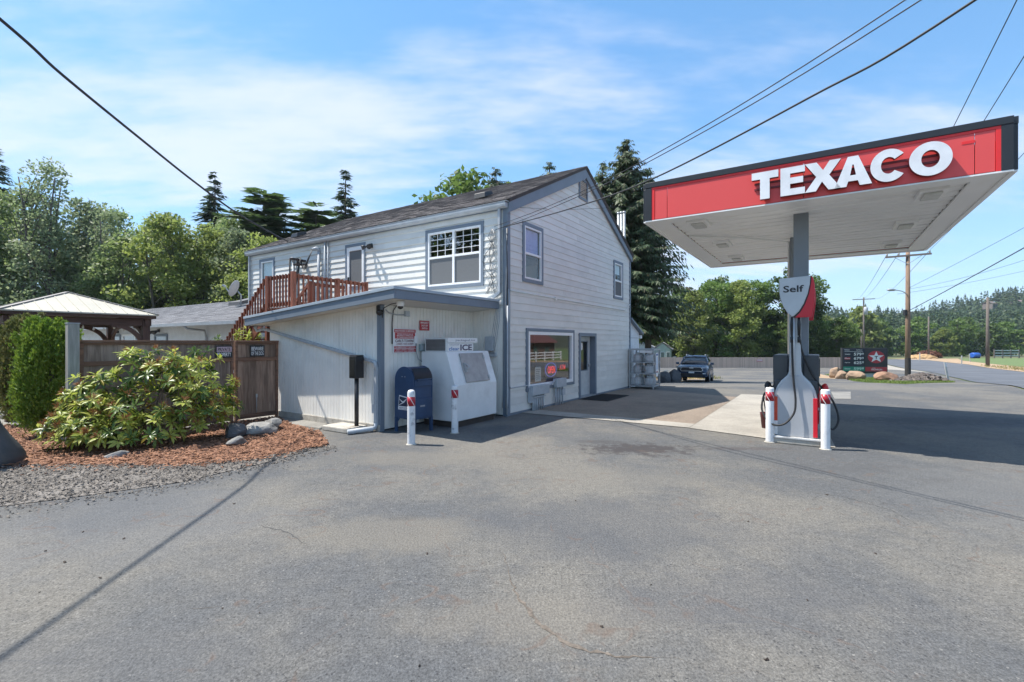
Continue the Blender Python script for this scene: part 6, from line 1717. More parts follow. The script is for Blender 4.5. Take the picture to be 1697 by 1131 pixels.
mound('debris_heap', 'dark red brown heap of branches and bark beyond the road', 115.5, 131, 3.1, 1.6, 1.9, M('debris_brown', (.15, .052, .03), .9, .5, 1.4, dirt=((.03, .02, .015), .8, 1.5)), 3)
rngd = np.random.default_rng(4); n_ = 1400
d_ = unit(rngd.normal(size=(n_, 3)) * np.array([1, 1, .8])); d_[:, 2] = abs(d_[:, 2])
Cd = d_ * np.array([3.1, 1.6, 1.9]) * rngd.uniform(.85, 1.12, n_)[:, None]; Ad = rngd.normal(size=(n_, 3)) * np.array([1, 1, .5])
_l = rngd.uniform(.5, 1.5, n_); A_ = unit(Ad); B_ = unit(np.cross(d_ + rngd.normal(size=(n_, 3)) * .5, A_)); l_ = (_l / 2)[:, None]; w_ = (_l * .10)[:, None]
Vd = np.stack([Cd - A_ * l_, Cd + B_ * w_, Cd + A_ * l_, Cd - B_ * w_], 1).reshape(-1, 3)
stuff(link('branches', np_mesh('branches', Vd, np.arange(n_ * 4).reshape(-1, 4), islandm('branch_brown', (.22, .09, .05), (.07, .03, .02))), bpy.data.objects['debris_heap']))
mound('soil_mound', 'low tan soil mound left of the red brown heap', 109.5, 126, 3.4, 2, 1.1, M('soil_tan', (.42, .27, .13), .95, .2, .5), 5)

# ------------------------------------------------------------------ poles and lines
POLEW = wood('pole_wood', (.24, .155, .10), (.17, .115, .08), .85, .1)
POLEG = wood('pole_grey', (.17, .14, .12), (.12, .10, .085), .85, .1)
def pole(label, x, y, h, r0, r1, mat, name='utility_pole'):
    t = thing(name, label, 'utility pole', (x, y, g(y)), 0)
    MB().tube([(0, 0, -.3), (0, 0, h * .5), (0, 0, h)], [r0, (r0 + r1) / 2, r1], 14).build('pole', mat, t)
    return t
RD = Vector((.60, .80, 0)); RN = Vector((.80, -.60, 0))
p1 = pole('tall brown utility pole with crossarm and street light beside the price sign', 27.9, 33.3, 9.15, .17, .12, POLEW)
MB().tube([(0, 0, -.3), (0, 0, 1.55)], [.178, .172], 14, caps=False).build('tarred_foot', M('tar_black', (.035, .03, .028), .7), p1)
ca = MB(); ca.bar(RN * -1.25 + RD * -.16 + Vector((0, 0, 8.75)), RN * 1.25 + RD * -.16 + Vector((0, 0, 8.75)), .10, .12); ca.build('crossarm', POLEG, p1)
for s in (-1, 1): MB().bar(RN * s * .75 + RD * -.16 + Vector((0, 0, 8.70)), RD * -.12 + Vector((0, 0, 8.15)), .03, .03).build('arm_brace', METAL, p1)
INS = (-1.15, -.5, 1.15)
for s in INS: MB().lathe([(.03, 0), (.05, .05), (.04, .09), (.055, .12), (.03, .18), (0, .19)], 10, c=tuple(RN * s + RD * -.16 + Vector((0, 0, 8.81)))).build('insulator', M('insulator', (.30, .27, .25), .3), p1)
la = MB(); la.tube(cat([(0, 0, 6.0), (-.6, -.25, 6.22), (-1.4, -.6, 6.28)], 6), .03, 8); arm = la.build('lamp_arm', METAL, p1)
lh = MB(); a0 = Vector((-1.4, -.6, 6.28)); dl_ = Vector((-.92, -.39, -.03))
lh.loft([[a0 + dl_ * t + Vector((.39, -.92, 0)) * w * math.cos(q) + Vector((0, 0, 1)) * hgh * math.sin(q) for q in [2 * math.pi * i / 12 for i in range(12)]] for t, w, hgh in ((-.05, .05, .04), (.15, .12, .08), (.5, .16, .09), (.72, .12, .06), (.8, .05, .03))]); lh.build('lamp_head', METAL, p1)
MB().box(-.26, -.14, -.1, .1, 4.55, 4.95).build('cable_box', BLACK, p1)
p2 = pole('grey utility pole with a transformer can far behind the price sign', 100.5, 135, 17.2, .28, .18, POLEG)
MB().bar((-3.2, 0, 16.5), (3.2, 0, 16.8), .18, .2).build('crossarm', POLEG, p2)
MB().lathe([(.5, 0), (.5, 2.0), (.3, 2.2), (0, 2.2)], 14, c=(.1, -.7, 12.2)).build('transformer', GREYPAINT, p2)
p3 = pole('bare brown pole on the verge beyond the road, right of the blue barrel', 74.5, 74.0, 10.8, .26, .17, POLEG)
MB().bar((-.2, 0, 10.2), (1.6, -.3, 10.35), .10, .10).build('arm', POLEG, p3)
p4 = pole('short thin brown pole in front of the tree belt beyond the road', 112, 127, 11.2, .24, .16, POLEG)
p5 = pole('slim grey pole between tree belt and price sign', 103.5, 140, 8.2, .16, .12, POLEG)
# poles behind the camera that carry the overhead lines
p6 = pole('utility pole behind the viewpoint carrying the road lines', -1.5, -9.0, 9.4, .17, .12, POLEW)
MB().bar(Vector((-1.0, .75, 8.9)), Vector((1.0, -.75, 8.9)), .10, .12).build('crossarm', POLEG, p6)
p8 = pole('utility pole behind the viewpoint carrying the cable over the left lawn', -6.0, -9.2, 8.9, .16, .12, POLEW)
p7 = pole('utility pole behind the viewpoint carrying the shop service lines', 9.3, -8.5, 8.2, .17, .12, POLEW)
def wire(name, label, pts, r, sag=0., n=24, mat=WIRE, group=None, cat_='cable'):
    if len(pts) == 2:
        a, b = Vector(pts[0]), Vector(pts[1]); P = []
        for i in range(n + 1):
            t = i / n; q = a.lerp(b, t); q.z -= sag * 4 * t * (1 - t); P.append(q)
    else: P = cat(pts, 8)
    o = MB().tube(P, r, 6).build(name, mat, None, fix=False); return tag(o, label, cat_, group)
wire('service_cable', 'thick black service cable rising from the shop roof over the left lawn', [(-7.62, 16.1, 5.16), (-7.05, 12.31, 5.04), (-6.86, 10.26, 5.20), (-6.80, 8.6, 5.48), (-6.74, 7.06, 5.76), (-6.61, 6.1, 5.92), (-6.52, 3.0, 6.5), (-6.0, -9.0, 8.4)], .021)
mb = MB(); 
wire('service_cable', 'heavy black service line from the front corner of the shop over the canopy', [(-.22, 11.08, 4.44), (1.05, 8.13, 4.06), (1.93, 6.53, 4.0), (2.88, 4.59, 4.12), (3.4, 3.45, 4.26), (5.0, .3, 5.2), (9.3, -8.5, 7.8)], .0105)
wire('phone_line', 'upper of two thin lines running from the shop corner to the upper right', [(-.42, 11.25, 4.50), (.7, 9.0, 4.34), (1.86, 6.62, 4.30), (3.20, 3.82, 4.53), (5.0, .2, 5.3), (9.2, -8.5, 8.0)], .0062)
wire('phone_line', 'lower of two thin lines running from the shop corner to the upper right', [(-.40, 11.30, 4.43), (.7, 9.0, 4.28), (1.86, 6.60, 4.24), (3.24, 3.80, 4.47), (5.0, .2, 5.2), (9.4, -8.5, 7.9)], .0062)
wire('gable_wire', 'thin wire stretched across the gable from eave corner to the louvre vent', [tuple(L(.35, -.15, 4.98)), tuple(L(4.2, -.22, 5.85)), tuple(L(8.0, -3.2, 6.6)), tuple(L(16, -9, 8.5))], .0045)
zt = g(33.3) + 8.99
for s, nm in zip(INS, ('leftmost', 'second', 'rightmost')):
    a = Vector((27.9, 33.3, zt)) + RN * s + RD * -.16; b = Vector((-1.5, -9.0, 8.95)) + Vector((.8, -.6, 0)) * s
    wire('power_line', {'leftmost': 'power line from the road-side crossarm end nearest the canopy', 'second': 'power line from the inner left insulator of the crossarm', 'rightmost': 'power line from the right crossarm end into the upper right'}[nm], [tuple(a), tuple(b)], .010, .35)
    c = Vector((101, 135, g(135) + 16.8)) + Vector((s * 2.4, 0, 0))
    wire('power_line', {'leftmost': 'far power line left of the tall pole, towards the transformer pole', 'second': 'far middle power line behind the tall pole, towards the transformer pole', 'rightmost': 'far right power line behind the tall pole, towards the transformer pole'}[nm], [tuple(a), tuple(c)], .016, .9)
for k, (zz, p_, r_, sg, lb) in enumerate(((6.45, (23.5, 18.5, 8.35), .010, .12, 'upper thin line leaving the tall pole below its crossarm to the right'), (6.40, (25.5, 20.0, 7.65), .008, .55, 'slack thin line leaving the tall pole just below the upper one'),
                              (4.85, (20.0, 18.4, 5.55), .022, .05, 'thick black communication line leaving the tall pole low to the right'))):
    a = Vector((27.9, 33.3, g(33.3) + zz)); b = Vector(p_); b = a + (b - a) * 1.9
    wire('communication_line', lb, [tuple(a), tuple(b)], r_, sg * 2, group=None)
wire('communication_line', 'thin sagging line crossing the sky above the hillside to the right edge', [(60.0, 73.5, 9.2), (82, 72, 13.5)], .02, .3)
wire('communication_line', 'thin wire leaving the bare verge pole to the right edge', [(74.5, 73.9, g(74) + 10.0), (100, 76, g(74) + 9.8)], .02, .5)
# delineators
def delin(label, x, y, h, lean):
    t = thing('delineator_post', label, 'road post', (x, y, g(y)), 0, 'road edge marker posts'); t.rotation_euler = (0, lean, 0)
    MB().box(-.05 * (1 + y / 120), .05 * (1 + y / 120), -.02, .02, -.1, h).build('post', M('post_pale', (.55, .53, .47), .6), t)
    MB().box(-.05 * (1 + y / 120), .05 * (1 + y / 120), -.028, -.021, h - .28, h - .05).build('reflector', WHITES, t)
delin('leaning pale marker post at the near road edge by the rubble heap', 27.9, 30.2, 1.25, R(-11))
delin('pale marker post across the road, left of the blue barrel', 79, 83, 1.6, 0)
delin('pale marker post just in front of the blue barrel', 95.5, 98.5, 1.7, R(-5))
delin('distant pale marker post at the far bend by the soil mound', 91.5, 106, 1.8, 0)
# blue barrel stand and cattle rail
bb = thing('blue_tank', 'bright blue plastic tank lying on the grass beyond the road', 'water tank', (125.5, 128, g(128)), R(10)); bb.scale = (.72, .72, .72)
MB().tube([(-1.5, 0, 1.1), (-1.35, 0, 1.1), (1.35, 0, 1.1), (1.5, 0, 1.1)], [.75, 1.0, 1.0, .75], 18).build('tank', M('barrel_blue', (.02, .10, .42), .45), bb)
for x in (-.9, .9): MB().box(x - .12, x + .12, -.9, .9, 0, .5).build('cradle', BLACK, bb)
for x in (-.5, .5): MB().tube([(x - .05, 0, 1.1), (x + .05, 0, 1.1)], [1.03, 1.03], 18).build('hoop', M('barrel_dark', (.015, .06, .25), .5), bb)
rl = thing('rail_fence', 'pale rail fence standing on the grass at the right edge', 'rail fence', (133.5, 127.5, g(127.5)), R(4))
for z in (.7, 1.4, 2.1): MB().box(-3.7, 3.7, -.06, .06, z - .12, z + .12).build('rail', M('rail_grey', (.46, .50, .48), .6), rl)
for x in (-3.6, -1.2, 1.2, 3.6): MB().box(x - .12, x + .12, -.1, .1, -.2, 2.4).build('post', M('rail_post', (.16, .13, .11), .8), rl)

# ------------------------------------------------------------------ rear plank fence and far house
rfence = thing('rear_fence', 'long low pinkish grey board fence at the back of the lot', 'fence', (22, 69.5, g(69.5)), 0)
PICK = islandm('picket', (.62, .47, .37), (.46, .35, .275), .85)
mb = MB(); r = random.Random(2)
x = -3.0
while x < 28.5:
    w = .15; mb.box(x + .004, x + w - .004, r.uniform(-.008, .008), .03, -.02, 1.52 + r.uniform(-.015, .015)); x += w
o = stuff(mb.build('pickets', PICK, rfence, fix=False))
for z in (.3, 1.2): MB().box(-3, 28.4, .032, .08, z, z + .09).build('rail', PICK, rfence)
for k in range(13): MB().box(-2.9 + k * 2.6, -2.8 + k * 2.6, .032, .12, -.2, 1.45).build('post', PICK, rfence)
side = thing('side_fence', 'short return of weathered board fence left of the long rear fence', 'fence', (18.95, 69.4, g(69.5)), R(115))
mb = MB(); x = 0
while x < 9: mb.box(x + .004, x + .146, r.uniform(-.008, .008), .03, 0, 1.55 + r.uniform(-.015, .015)); x += .15
stuff(mb.build('pickets', PICK, side, fix=False))
for z in (.3, 1.2): MB().box(0, 9, .032, .08, z, z + .09).build('rail', PICK, side)
fsn = thing('fence_sign', 'small faded red sign on the long rear fence behind the fuel pump', 'sign', (36.4, 69.46, g(69.5) + 1.05), 0)
MB().box(-.45, .45, -.02, 0, -.18, .2).build('plate', M('faded_red', (.50, .26, .25), .6), fsn)
MB().box(-.38, .38, -.024, -.021, .02, .12).build('print', WHITES, fsn)
fh = thing('far_house', 'small white and pale green house behind the fence at the far left of the lot', 'house', (24.8, 84, g(84)), R(-20))
HWH = M('house_white', (.62, .64, .62), .6); HGR = M('house_green', (.46, .55, .47), .6)
MB().prism([(-3.4, -2.5, 0), (.6, -2.5, 0), (.6, -2.5, 2.9), (-1.4, -2.5, 3.75), (-3.4, -2.5, 2.9)], (0, 6, 0)).build('wall', HWH, fh)
MB().prism([(.61, -3.2, 0), (3.4, -3.2, 0), (3.4, -3.2, 2.7), (2.0, -3.2, 3.8), (.61, -3.2, 2.7)], (0, 6.4, 0)).build('wall', HGR, fh)
rm_ = MB(); rm_.prism([(-3.7, -2.8, 2.82), (-1.4, -2.8, 3.82), (-1.4, -2.8, 3.95), (-3.7, -2.8, 2.95)], (0, 6.6, 0)).prism([(.9, -2.8, 2.82), (-1.4, -2.8, 3.82), (-1.4, -2.8, 3.95), (.9, -2.8, 2.95)], (0, 6.6, 0)).prism([(.3, -3.4, 2.62), (2.0, -3.4, 3.85), (2.0, -3.4, 3.97), (.3, -3.4, 2.74)], (0, 6.8, 0)).prism([(3.7, -3.4, 2.62), (2.0, -3.4, 3.85), (2.0, -3.4, 3.97), (3.7, -3.4, 2.74)], (0, 6.8, 0))
rm_.build('roof', M('house_roof', (.26, .27, .29), .9), fh)
for x in (1.1, 2.0, 2.9):
    w = MB().box(x - .33, x + .33, -3.26, -3.2, 1.1, 2.3).build('window', WHITE, fh); MB().box(x - .26, x + .26, -3.275, -3.261, 1.17, 2.23).build('pane', M('far_pane', (.10, .15, .14), .1), w)
MB().box(3.6, 4.2, -3.0, -1.5, 1.3, 1.5).build('porch', WHITE, fh)
# two roofs on the hill
for (lab, x, y, z, w) in (('brown roofed house half hidden by trees high on the hill', 354, 350, 33.0, 6), ('pale roofed house near the hilltop at the right edge', 386, 360, 35.0, 8)):
    t = thing('hill_house', lab, 'house', (x, y, z - 7), R(20))
    MB().box(-w / 2, w / 2, -3, 3, 0, 4).build('wall', M('hill_wall', (.17, .14, .12), .8), t); MB().prism([(-w / 2 - .5, -3.5, 4), (w / 2 + .5, -3.5, 4), (w / 2 - .5, 0, 6), (-w / 2 + .5, 0, 6)], (0, .2, 0)).prism([(-w / 2 - .5, 3.5, 4), (w / 2 + .5, 3.5, 4), (w / 2 - .5, 0, 6), (-w / 2 + .5, 0, 6)], (0, -.2, 0)).build('roof', M('hill_roof', (.20, .15, .13), .8), t)
    for k in (-1, 1): MB().box(k * w * .25 - .7, k * w * .25 + .7, -3.06, -3.0, 1.5, 3.2).build('window', M('far_pane', (.10, .15, .14), .1), t)
# across the road, beyond the right of the frame: seen mirrored in the shop glass
wf = thing('white_rail_fence', 'white three-rail fence across the road from the shop window', 'rail fence', tuple(L(45, -27, g(34))), ANG)
for k in range(9): MB().box(k * 2.5 - 10 - .08, k * 2.5 - 10 + .08, -.08, .08, 0, 1.35).build('post', WHITE, wf)
for z in (.4, .8, 1.2): MB().box(-10, 10, -.03, .03, z - .07, z + .07).build('rail', WHITE, wf)
rh = thing('red_house', 'brown house with a red roof across the road from the shop window', 'house', tuple(L(62, -39, g(42))), ANG)
MB().box(-6, 6, -4, 4, 0, 3).build('wall', M('rh_wall', (.16, .10, .08), .7), rh); MB().prism([(-6.5, -4.6, 2.9), (-6.5, 4.6, 2.9), (-6.5, 0, 5.6)], (13, 0, 0)).build('roof', M('rh_roof', (.13, .05, .045), .8), rh)
for x in (-4, -1, 3): MB().box(x - .7, x + .7, 4.0, 4.05, 1, 2.3).build('window', M('far_pane', (.10, .15, .14), .1), rh)

# ------------------------------------------------------------------ vegetation
BARK = M('bark', (.10, .085, .07), .9, .25, 5, bs=20, bst=.4)
BARKP = M('bark_pale', (.22, .205, .18), .85, .25, 4, dirt=((.06, .055, .05), .7, 5))
LF_MID = leafm('leaf_mid', (.105, .175, .038), (.160, .235, .058), .5)
LF_YEL = leafm('leaf_yellow_green', (.175, .225, .050), (.235, .275, .085), .5)
LF_GREY = leafm('leaf_grey_green', (.170, .225, .110), (.245, .290, .165), .5)
LF_DARK = leafm('leaf_dark', (.075, .125, .032), (.115, .170, .045), .45)
NEED = leafm('needle_dark', (.040, .078, .038), (.075, .115, .052), .25)
NEEDB = leafm('needle_spruce', (.045, .078, .036), (.095, .125, .055), .25, .55, (.12, .105, .06))
NEEDG = leafm('needle_pine', (.085, .150, .045), (.14, .20, .065), .3)

def diamonds(C, A_, Nn, Ls, Ws):
    """leaf shaped quads: centre, long axis, normal, length, width"""
    A_ = unit(A_); B = unit(np.cross(Nn, A_)); l = (Ls / 2)[:, None]; w = (Ws / 2)[:, None]
    V = np.stack([C - A_ * l, C + B * w - A_ * l * .1, C + A_ * l, C - B * w - A_ * l * .1], 1).reshape(-1, 3)
    F = np.arange(len(C) * 4).reshape(-1, 4)
    return V, F
def leaf_mesh(name, C, A_, Nn, Ls, Ws, mat):
    V, F = diamonds(C, A_, Nn, Ls, Ws); return np_mesh(name, V, F, mat)
def rdir(n, rng): return unit(rng.normal(size=(n, 3)))

def broadleaf(seed, h, rx, base, nclump, nleaf, ls, mat, bark, prof='oval', clump=(.09, .15), stems=1, upright=.0, tr=.16):
    """returns (trunk mesh, crown mesh) for a tree of height h, crown radius rx, crown starting at base"""
    rng = np.random.default_rng(seed); r = random.Random(seed)
    tb = MB(); cc = []
    stem_top = []
    for s in range(stems):
        a = 2 * math.pi * s / max(1, stems) + r.random(); off = 0 if stems == 1 else rx * .22
        lean = rx * (.1 if stems == 1 else .38)
        pts = []
        for i in range(7):
            t = i / 6; pts.append((math.cos(a) * (off * .4 + lean * t ** 1.3) + r.gauss(0, .05) * t, math.sin(a) * (off * .4 + lean * t ** 1.3) + r.gauss(0, .05) * t, h * .92 * t))
        tb.tube(pts, [tr * (1 - .85 * i / 6) / (1 if stems == 1 else 1.3) + .015 for i in range(7)], 8)
        stem_top.append(pts)
    for k in range(nclump):
        t = (k + r.random()) / nclump
        z = base + (h - base) * t
        if prof == 'oval': rad = rx * (math.sin(math.pi * min(1, (t * .86 + .12))) ** .7)
        elif prof == 'tall': rad = rx * (1 - t * .72) * (.55 + .45 * min(1, t * 5))
        else: rad = rx * (.75 + .25 * math.sin(t * 9 + seed)) * (1 if t < .72 else math.sqrt(max(.05, 1 - ((t - .72) / .28) ** 2)))
        a = r.random() * 2 * math.pi; q = rad * (r.random() ** .42)
        c = Vector((q * math.cos(a), q * math.sin(a), z))
        cr_ = h * r.uniform(*clump) * (1.0 - .35 * t)
        cc.append((c, cr_))
        st = stem_top[r.randrange(len(stem_top))]
        zi = max(.4, z - r.uniform(.08, .2) * h - q * .35); i = min(5, int(zi / (h * .92) * 6)); f = zi / (h * .92) * 6 - i
        p0 = Vector(st[i]).lerp(Vector(st[i + 1]), max(0, min(1, f)))
        if k % 2 == 0: tb.tube([p0, p0.lerp(c, .55) + Vector((0, 0, q * .12)), c], [tr * .28 * (1 - t * .7) + .012, tr * .16 * (1 - t * .6) + .01, .008], 5, caps=False)
    C, A_, Nn = [], [], []
    for c, cr_ in cc:
        n = max(8, int(nleaf * r.uniform(.6, 1.3) * (1 if c.z < base + (h - base) * .7 else .55)))
        d = rdir(n, rng); rr_ = cr_ * rng.random(n) ** .45
        P = np.array(c) + d * rr_[:, None] * np.array([1.15, 1.15, .72])
        C.append(P); Nn.append(unit(rng.normal(size=(n, 3)) * .75 + d * .45 + np.array([0, 0, .95])))
        A_.append(unit(rng.normal(size=(n, 3)) + np.array([0, 0, -.35 + upright])))
    C = np.concatenate(C); A_ = np.concatenate(A_); Nn = np.concatenate(Nn)
    Ls = rng.uniform(.75, 1.35, len(C)) * ls
    return tb.mesh('trunk', bark), leaf_mesh('crown', C, A_, Nn, Ls, Ls * rng.uniform(.5, .8, len(C)), mat)

def conifer(seed, h, rad, z0, lev, nb, npt, ls, mat, bark, droop=.35, hang=.4, power=.85, gap=.0, tr=.2, zmin=-9.):
    rng = np.random.default_rng(seed); r = random.Random(seed)
    tb = MB(); C, A_, Nn, Ls = [], [], [], []
    tb.tube([(0, 0, -.2), (0, 0, h * .5), (.05, 0, h * .98)], [tr, tr * .6, .02], 8)
    for k in range(lev):
        t = (k + r.random() * .7) / lev; z = z0 + (h - z0) * t
        R0 = rad * (1 - t) ** power * (.93 + .07 * math.sin(k * 1.3 + seed)) + .12
        for b in range(nb if t < .8 else max(4, nb - 3)):
            if r.random() < gap: continue
            a = 2 * math.pi * (b + r.random() * .9) / nb + k; Lb = R0 * r.uniform(.42, 1.2); z = z0 + (h - z0) * t + r.gauss(0, .35) * (h - z0) / lev
            u_ = np.array([math.cos(a), math.sin(a), 0]); side = np.array([-math.sin(a), math.cos(a), 0])
            dz = droop * r.uniform(.6, 1.3) * (1 - t * 1.1); end = None
            if Lb > .7 and k % 2 == 0:
                tb.tube([(0, 0, z), tuple(u_ * Lb * .5 + np.array([0, 0, z - dz * Lb * .45])), tuple(u_ * Lb * .95 + np.array([0, 0, z - dz * Lb * .75]))], [.035 * (1 - t) + .01, .02, .006], 4, caps=False)
            m = max(3, int(npt * (Lb / rad) ** .7))
            for i in range(m):
                s = (i + .6 * r.random() + .25) / m
                p = u_ * Lb * s + np.array([0, 0, z - dz * Lb * s * (1.05 - .35 * s)])
                if p[2] < zmin: continue
                wd = ls * (1.15 - .55 * s) * min(1, .38 + Lb / 1.6)
                for sd in (-1, 1, 0):
                    ax = u_ * .55 + side * sd * r.uniform(.55, 1.0) + np.array([0, 0, -hang * r.uniform(.4, 1.4)])
                    ax = ax / np.linalg.norm(ax); Lq = wd * r.uniform(.7, 1.3)
                    C.append(p + ax * Lq * .45); A_.append(ax); Ls.append(Lq)
                    Nn.append(np.array([0, 0, 1.]) + side * r.gauss(0, .5) + u_ * r.gauss(.2, .4))
    C = np.array(C); A_ = np.array(A_); Nn = np.array(Nn); Ls = np.array(Ls)
    return tb.mesh('trunk', bark), leaf_mesh('crown', C, A_, Nn, Ls, Ls * rng.uniform(.20, .34, len(C)), mat)

def plant(name, label, cat_, meshes, x, y, s=1., rz=0., group=None, sz=None, z=None):
    t = thing(name, label, cat_, (x, y, g(y) - .05 if z is None else z), rz, group)
    t.scale = (s, s, sz or s)
    link('trunk', meshes[0], t); link('crown', meshes[1], t)
    return t

# templates (shared meshes)
LF_PALE = leafm('leaf_pale_green', (.170, .240, .080), (.240, .300, .120), .52)
T_ALDER = [broadleaf(11, 12, 2.3, 2.6, 96, 130, .23, LF_GREY, BARKP, 'tall', (.06, .11), tr=.14), broadleaf(12, 12, 2.6, 2.2, 100, 130, .23, LF_PALE, BARKP, 'oval', (.06, .11), tr=.15),
           broadleaf(13, 12, 3.0, 1.8, 110, 130, .25, LF_YEL, BARK, 'oval', (.065, .115), stems=2, tr=.16), broadleaf(14, 12, 3.2, 1.2, 120, 130, .25, LF_PALE, BARK, 'round', (.065, .115), stems=3, tr=.15)]
T_POPLAR = broadleaf(21, 15, 2.7, 2.5, 120, 72, .21, LF_GREY, BARK, 'tall', (.045, .08), stems=3, upright=.5, tr=.16)
T_MAPLE = [broadleaf(31, 14, 4.2, .8, 150, 105, .40, LF_MID, BARK, 'round', (.07, .115), tr=.28), broadleaf(32, 14, 3.8, 1.0, 140, 105, .40, LF_YEL, BARK, 'oval', (.07, .11), tr=.25),
           broadleaf(33, 14, 4.6, .6, 150, 105, .42, LF_DARK, BARK, 'round', (.07, .115), stems=2, tr=.26)]
T_BUSH = [broadleaf(41, 3.0, 1.9, .1, 34, 70, .22, LF_GREY, BARK, 'round', (.12, .2), stems=3, tr=.05), broadleaf(42, 3.0, 2.1, .1, 34, 70, .22, LF_MID, BARK, 'round', (.12, .2), stems=3, tr=.05)]
T_FAR = [broadleaf(51, 12, 4.5, .3, 70, 46, .95, LF_MID, BARK, 'round', (.10, .16), tr=.3), broadleaf(52, 12, 4.2, .3, 70, 46, .95, LF_YEL, BARK, 'oval', (.10, .16), tr=.3), broadleaf(53, 12, 4.8, .3, 70, 46, .95, LF_DARK, BARK, 'round', (.10, .16), tr=.3)]
T_FIR = [conifer(61, 18, 3.0, 3.0, 40, 9, 12, .75, NEED, BARK, .35, .35, .75, .08, tr=.25), conifer(62, 18, 2.8, 1.5, 44, 9, 12, .75, NEED, BARK, .30, .3, .95, .03, tr=.22)]
T_SPRUCE = [conifer(71, 14.8, 5.2, 3.6, 60, 12, 26, .50, NEEDB, BARK, .50, .9, .85, .03, tr=.26, zmin=3.0), conifer(72, 14, 3.2, 3.4, 48, 8, 16, .48, NEEDB, BARK, .46, .9, .70, .05, tr=.24, zmin=2.8)]
T_PINE = conifer(81, 13, 4.2, 2.5, 32, 9, 20, .95, NEEDG, BARK, .12, .05, .45, .06, tr=.24)

# left wood, front row to back row: (x, y, kind, height factor, label)
LW = [(-41.5, 36, 0, 1.05, 'slender grey-green alder at the far left of the wood'), (-38.8, 37.5, 1, 1.10, 'leafy mid green alder second from the left edge of the wood'), (-35.6, 36, 'P', .98, 'tall wispy poplar rising above the left wood'),
      (-36.9, 41, 0, 1.12, 'thin alder with a pale trunk just left of the wispy poplar'), (-32.6, 38, 'P', .80, 'shorter wispy poplar right of the tall poplar'), (-30.5, 37, 3, .82, 'spreading multi-stemmed tree left of the yellow-green trees'),
      (-28.4, 39, 0, .98, 'grey-green alder behind the gazebo roof peak'), (-26.8, 36.5, 2, .93, 'bright yellow-green tree in the middle of the wood'), (-24.3, 38, 2, .88, 'second yellow-green tree, right of the brightest one'), (-25.3, 43, 1, 1.06, 'mid green tree rising behind the two yellow-green trees'),
      (-21.6, 37, 0, .86, 'grey-green tree above the low grey roof'), (-22.3, 44, 3, 1.02, 'rounded tree behind the grey-green tree above the low roof'), (-19.0, 36, 2, .80, 'pale yellow-green tree left of the upper landing'), (-17.2, 40, 1, .86, 'mid green tree directly behind the satellite dish'),
      (-44.5, 41, 3, 1.12, 'broad tree at the outermost left of the wood'), (-33.8, 45, 3, 1.06, 'dense tree filling the gap behind the poplars'), (-29.5, 48, 1, 1.16, 'tall back-row tree between poplars and yellow-green trees'), (-20.2, 48, 3, 1.04, 'dense back-row tree left of the dark fir'),
      (-15.0, 42, 3, .92, 'dense tree behind the far end of the shop'), (-39.8, 47, 1, 1.2, 'back-row tree behind the alders at the far left'), (-13.0, 47, 1, 1.0, 'back-row tree behind the shop roof'), (-47, 36, 1, 1.0, 'tree just outside the left edge of the wood')]
rr = random.Random(77)
for x, y, k, f, lab in LW:
    msh = T_POPLAR if k == 'P' else T_ALDER[k]
    plant('broadleaf_tree', lab, 'tree', msh, x, y, f * 1.12, rr.uniform(0, 6.28), 'trees of the left wood')
UB = [(-40, 31.5), (-37.2, 32.4), (-34.6, 31.2), (-32.2, 32.0), (-29.8, 31.4), (-27.2, 32.2), (-24.8, 31.5), (-22.4, 32.0), (-20.0, 31.2), (-17.8, 32.4), (-15.5, 32), (-42.5, 33)]
UW = ['below the leftmost alders', 'right of the first bush under the alders', 'under the tall wispy poplar', 'left of the gazebo roof peak', 'straight behind the gazebo roof peak', 'behind the right slope of the gazebo roof', 'behind the left end of the low grey roof', 'under the brightest yellow-green tree', 'behind the middle of the low grey roof', 'behind the satellite dish', 'behind the stair landing', 'at the outer left edge of the wood']
for (x, y), w in zip(UB, UW): plant('undergrowth_bush', 'leafy undergrowth bush ' + w, 'bush', T_BUSH[int(abs(x)) % 2], x, y, rr.uniform(1.0, 1.5), rr.uniform(0, 6.28), 'bushes under the left wood')
# conifers
plant('fir_tree', 'dark fir with a ragged top above the wood, crossed by the black cable', 'tree', T_FIR[0], -31.5, 50, 1.35, .5, sz=1.19)
plant('fir_tree', 'pointed dark fir rising alone above the shop roof', 'tree', T_FIR[1], -21.2, 60, 1.9, 1.1, sz=1.43)
plant('fir_tree', 'dark fir top just entering at the left edge', 'tree', T_FIR[0], -53, 48.5, 1.5, 2.2, sz=1.3)
plant('fir_tree', 'small dark fir between ragged fir and cedar', 'tree', T_FIR[1], -25.5, 46, .86, 3.0)
plant('cedar_tree', 'spreading green cedar with layered boughs left of the shop roof', 'tree', T_PINE, -22.3, 42.5, 1.45, .7, sz=1.28)
plant('cedar_tree', 'second layered cedar just above the shop roof line', 'tree', T_PINE, -18.6, 45, 1.6, 2.9, sz=1.22)
plant('broadleaf_tree', 'light green treetop showing over the shop ridge', 'tree', T_MAPLE[0], -4.0, 46, 1.36, 1.2)
plant('spruce_tree', 'thin twiggy spruce top over the ridge left of the peak', 'tree', T_SPRUCE[1], -1.5, 43, 1.37, .6)
plant('spruce_tree', 'pale spruce top over the ridge close to the gable peak', 'tree', T_SPRUCE[1], 3.4, 42, 1.38, 4.0)
plant('spruce_tree', 'largest drooping spruce right behind the gable', 'tree', T_SPRUCE[0], 6.9, 28.5, 1.0, .3)
plant('spruce_tree', 'slimmer drooping spruce left of the largest one, behind the gable', 'tree', T_SPRUCE[1], 5.5, 28.6, .97, 2.0)
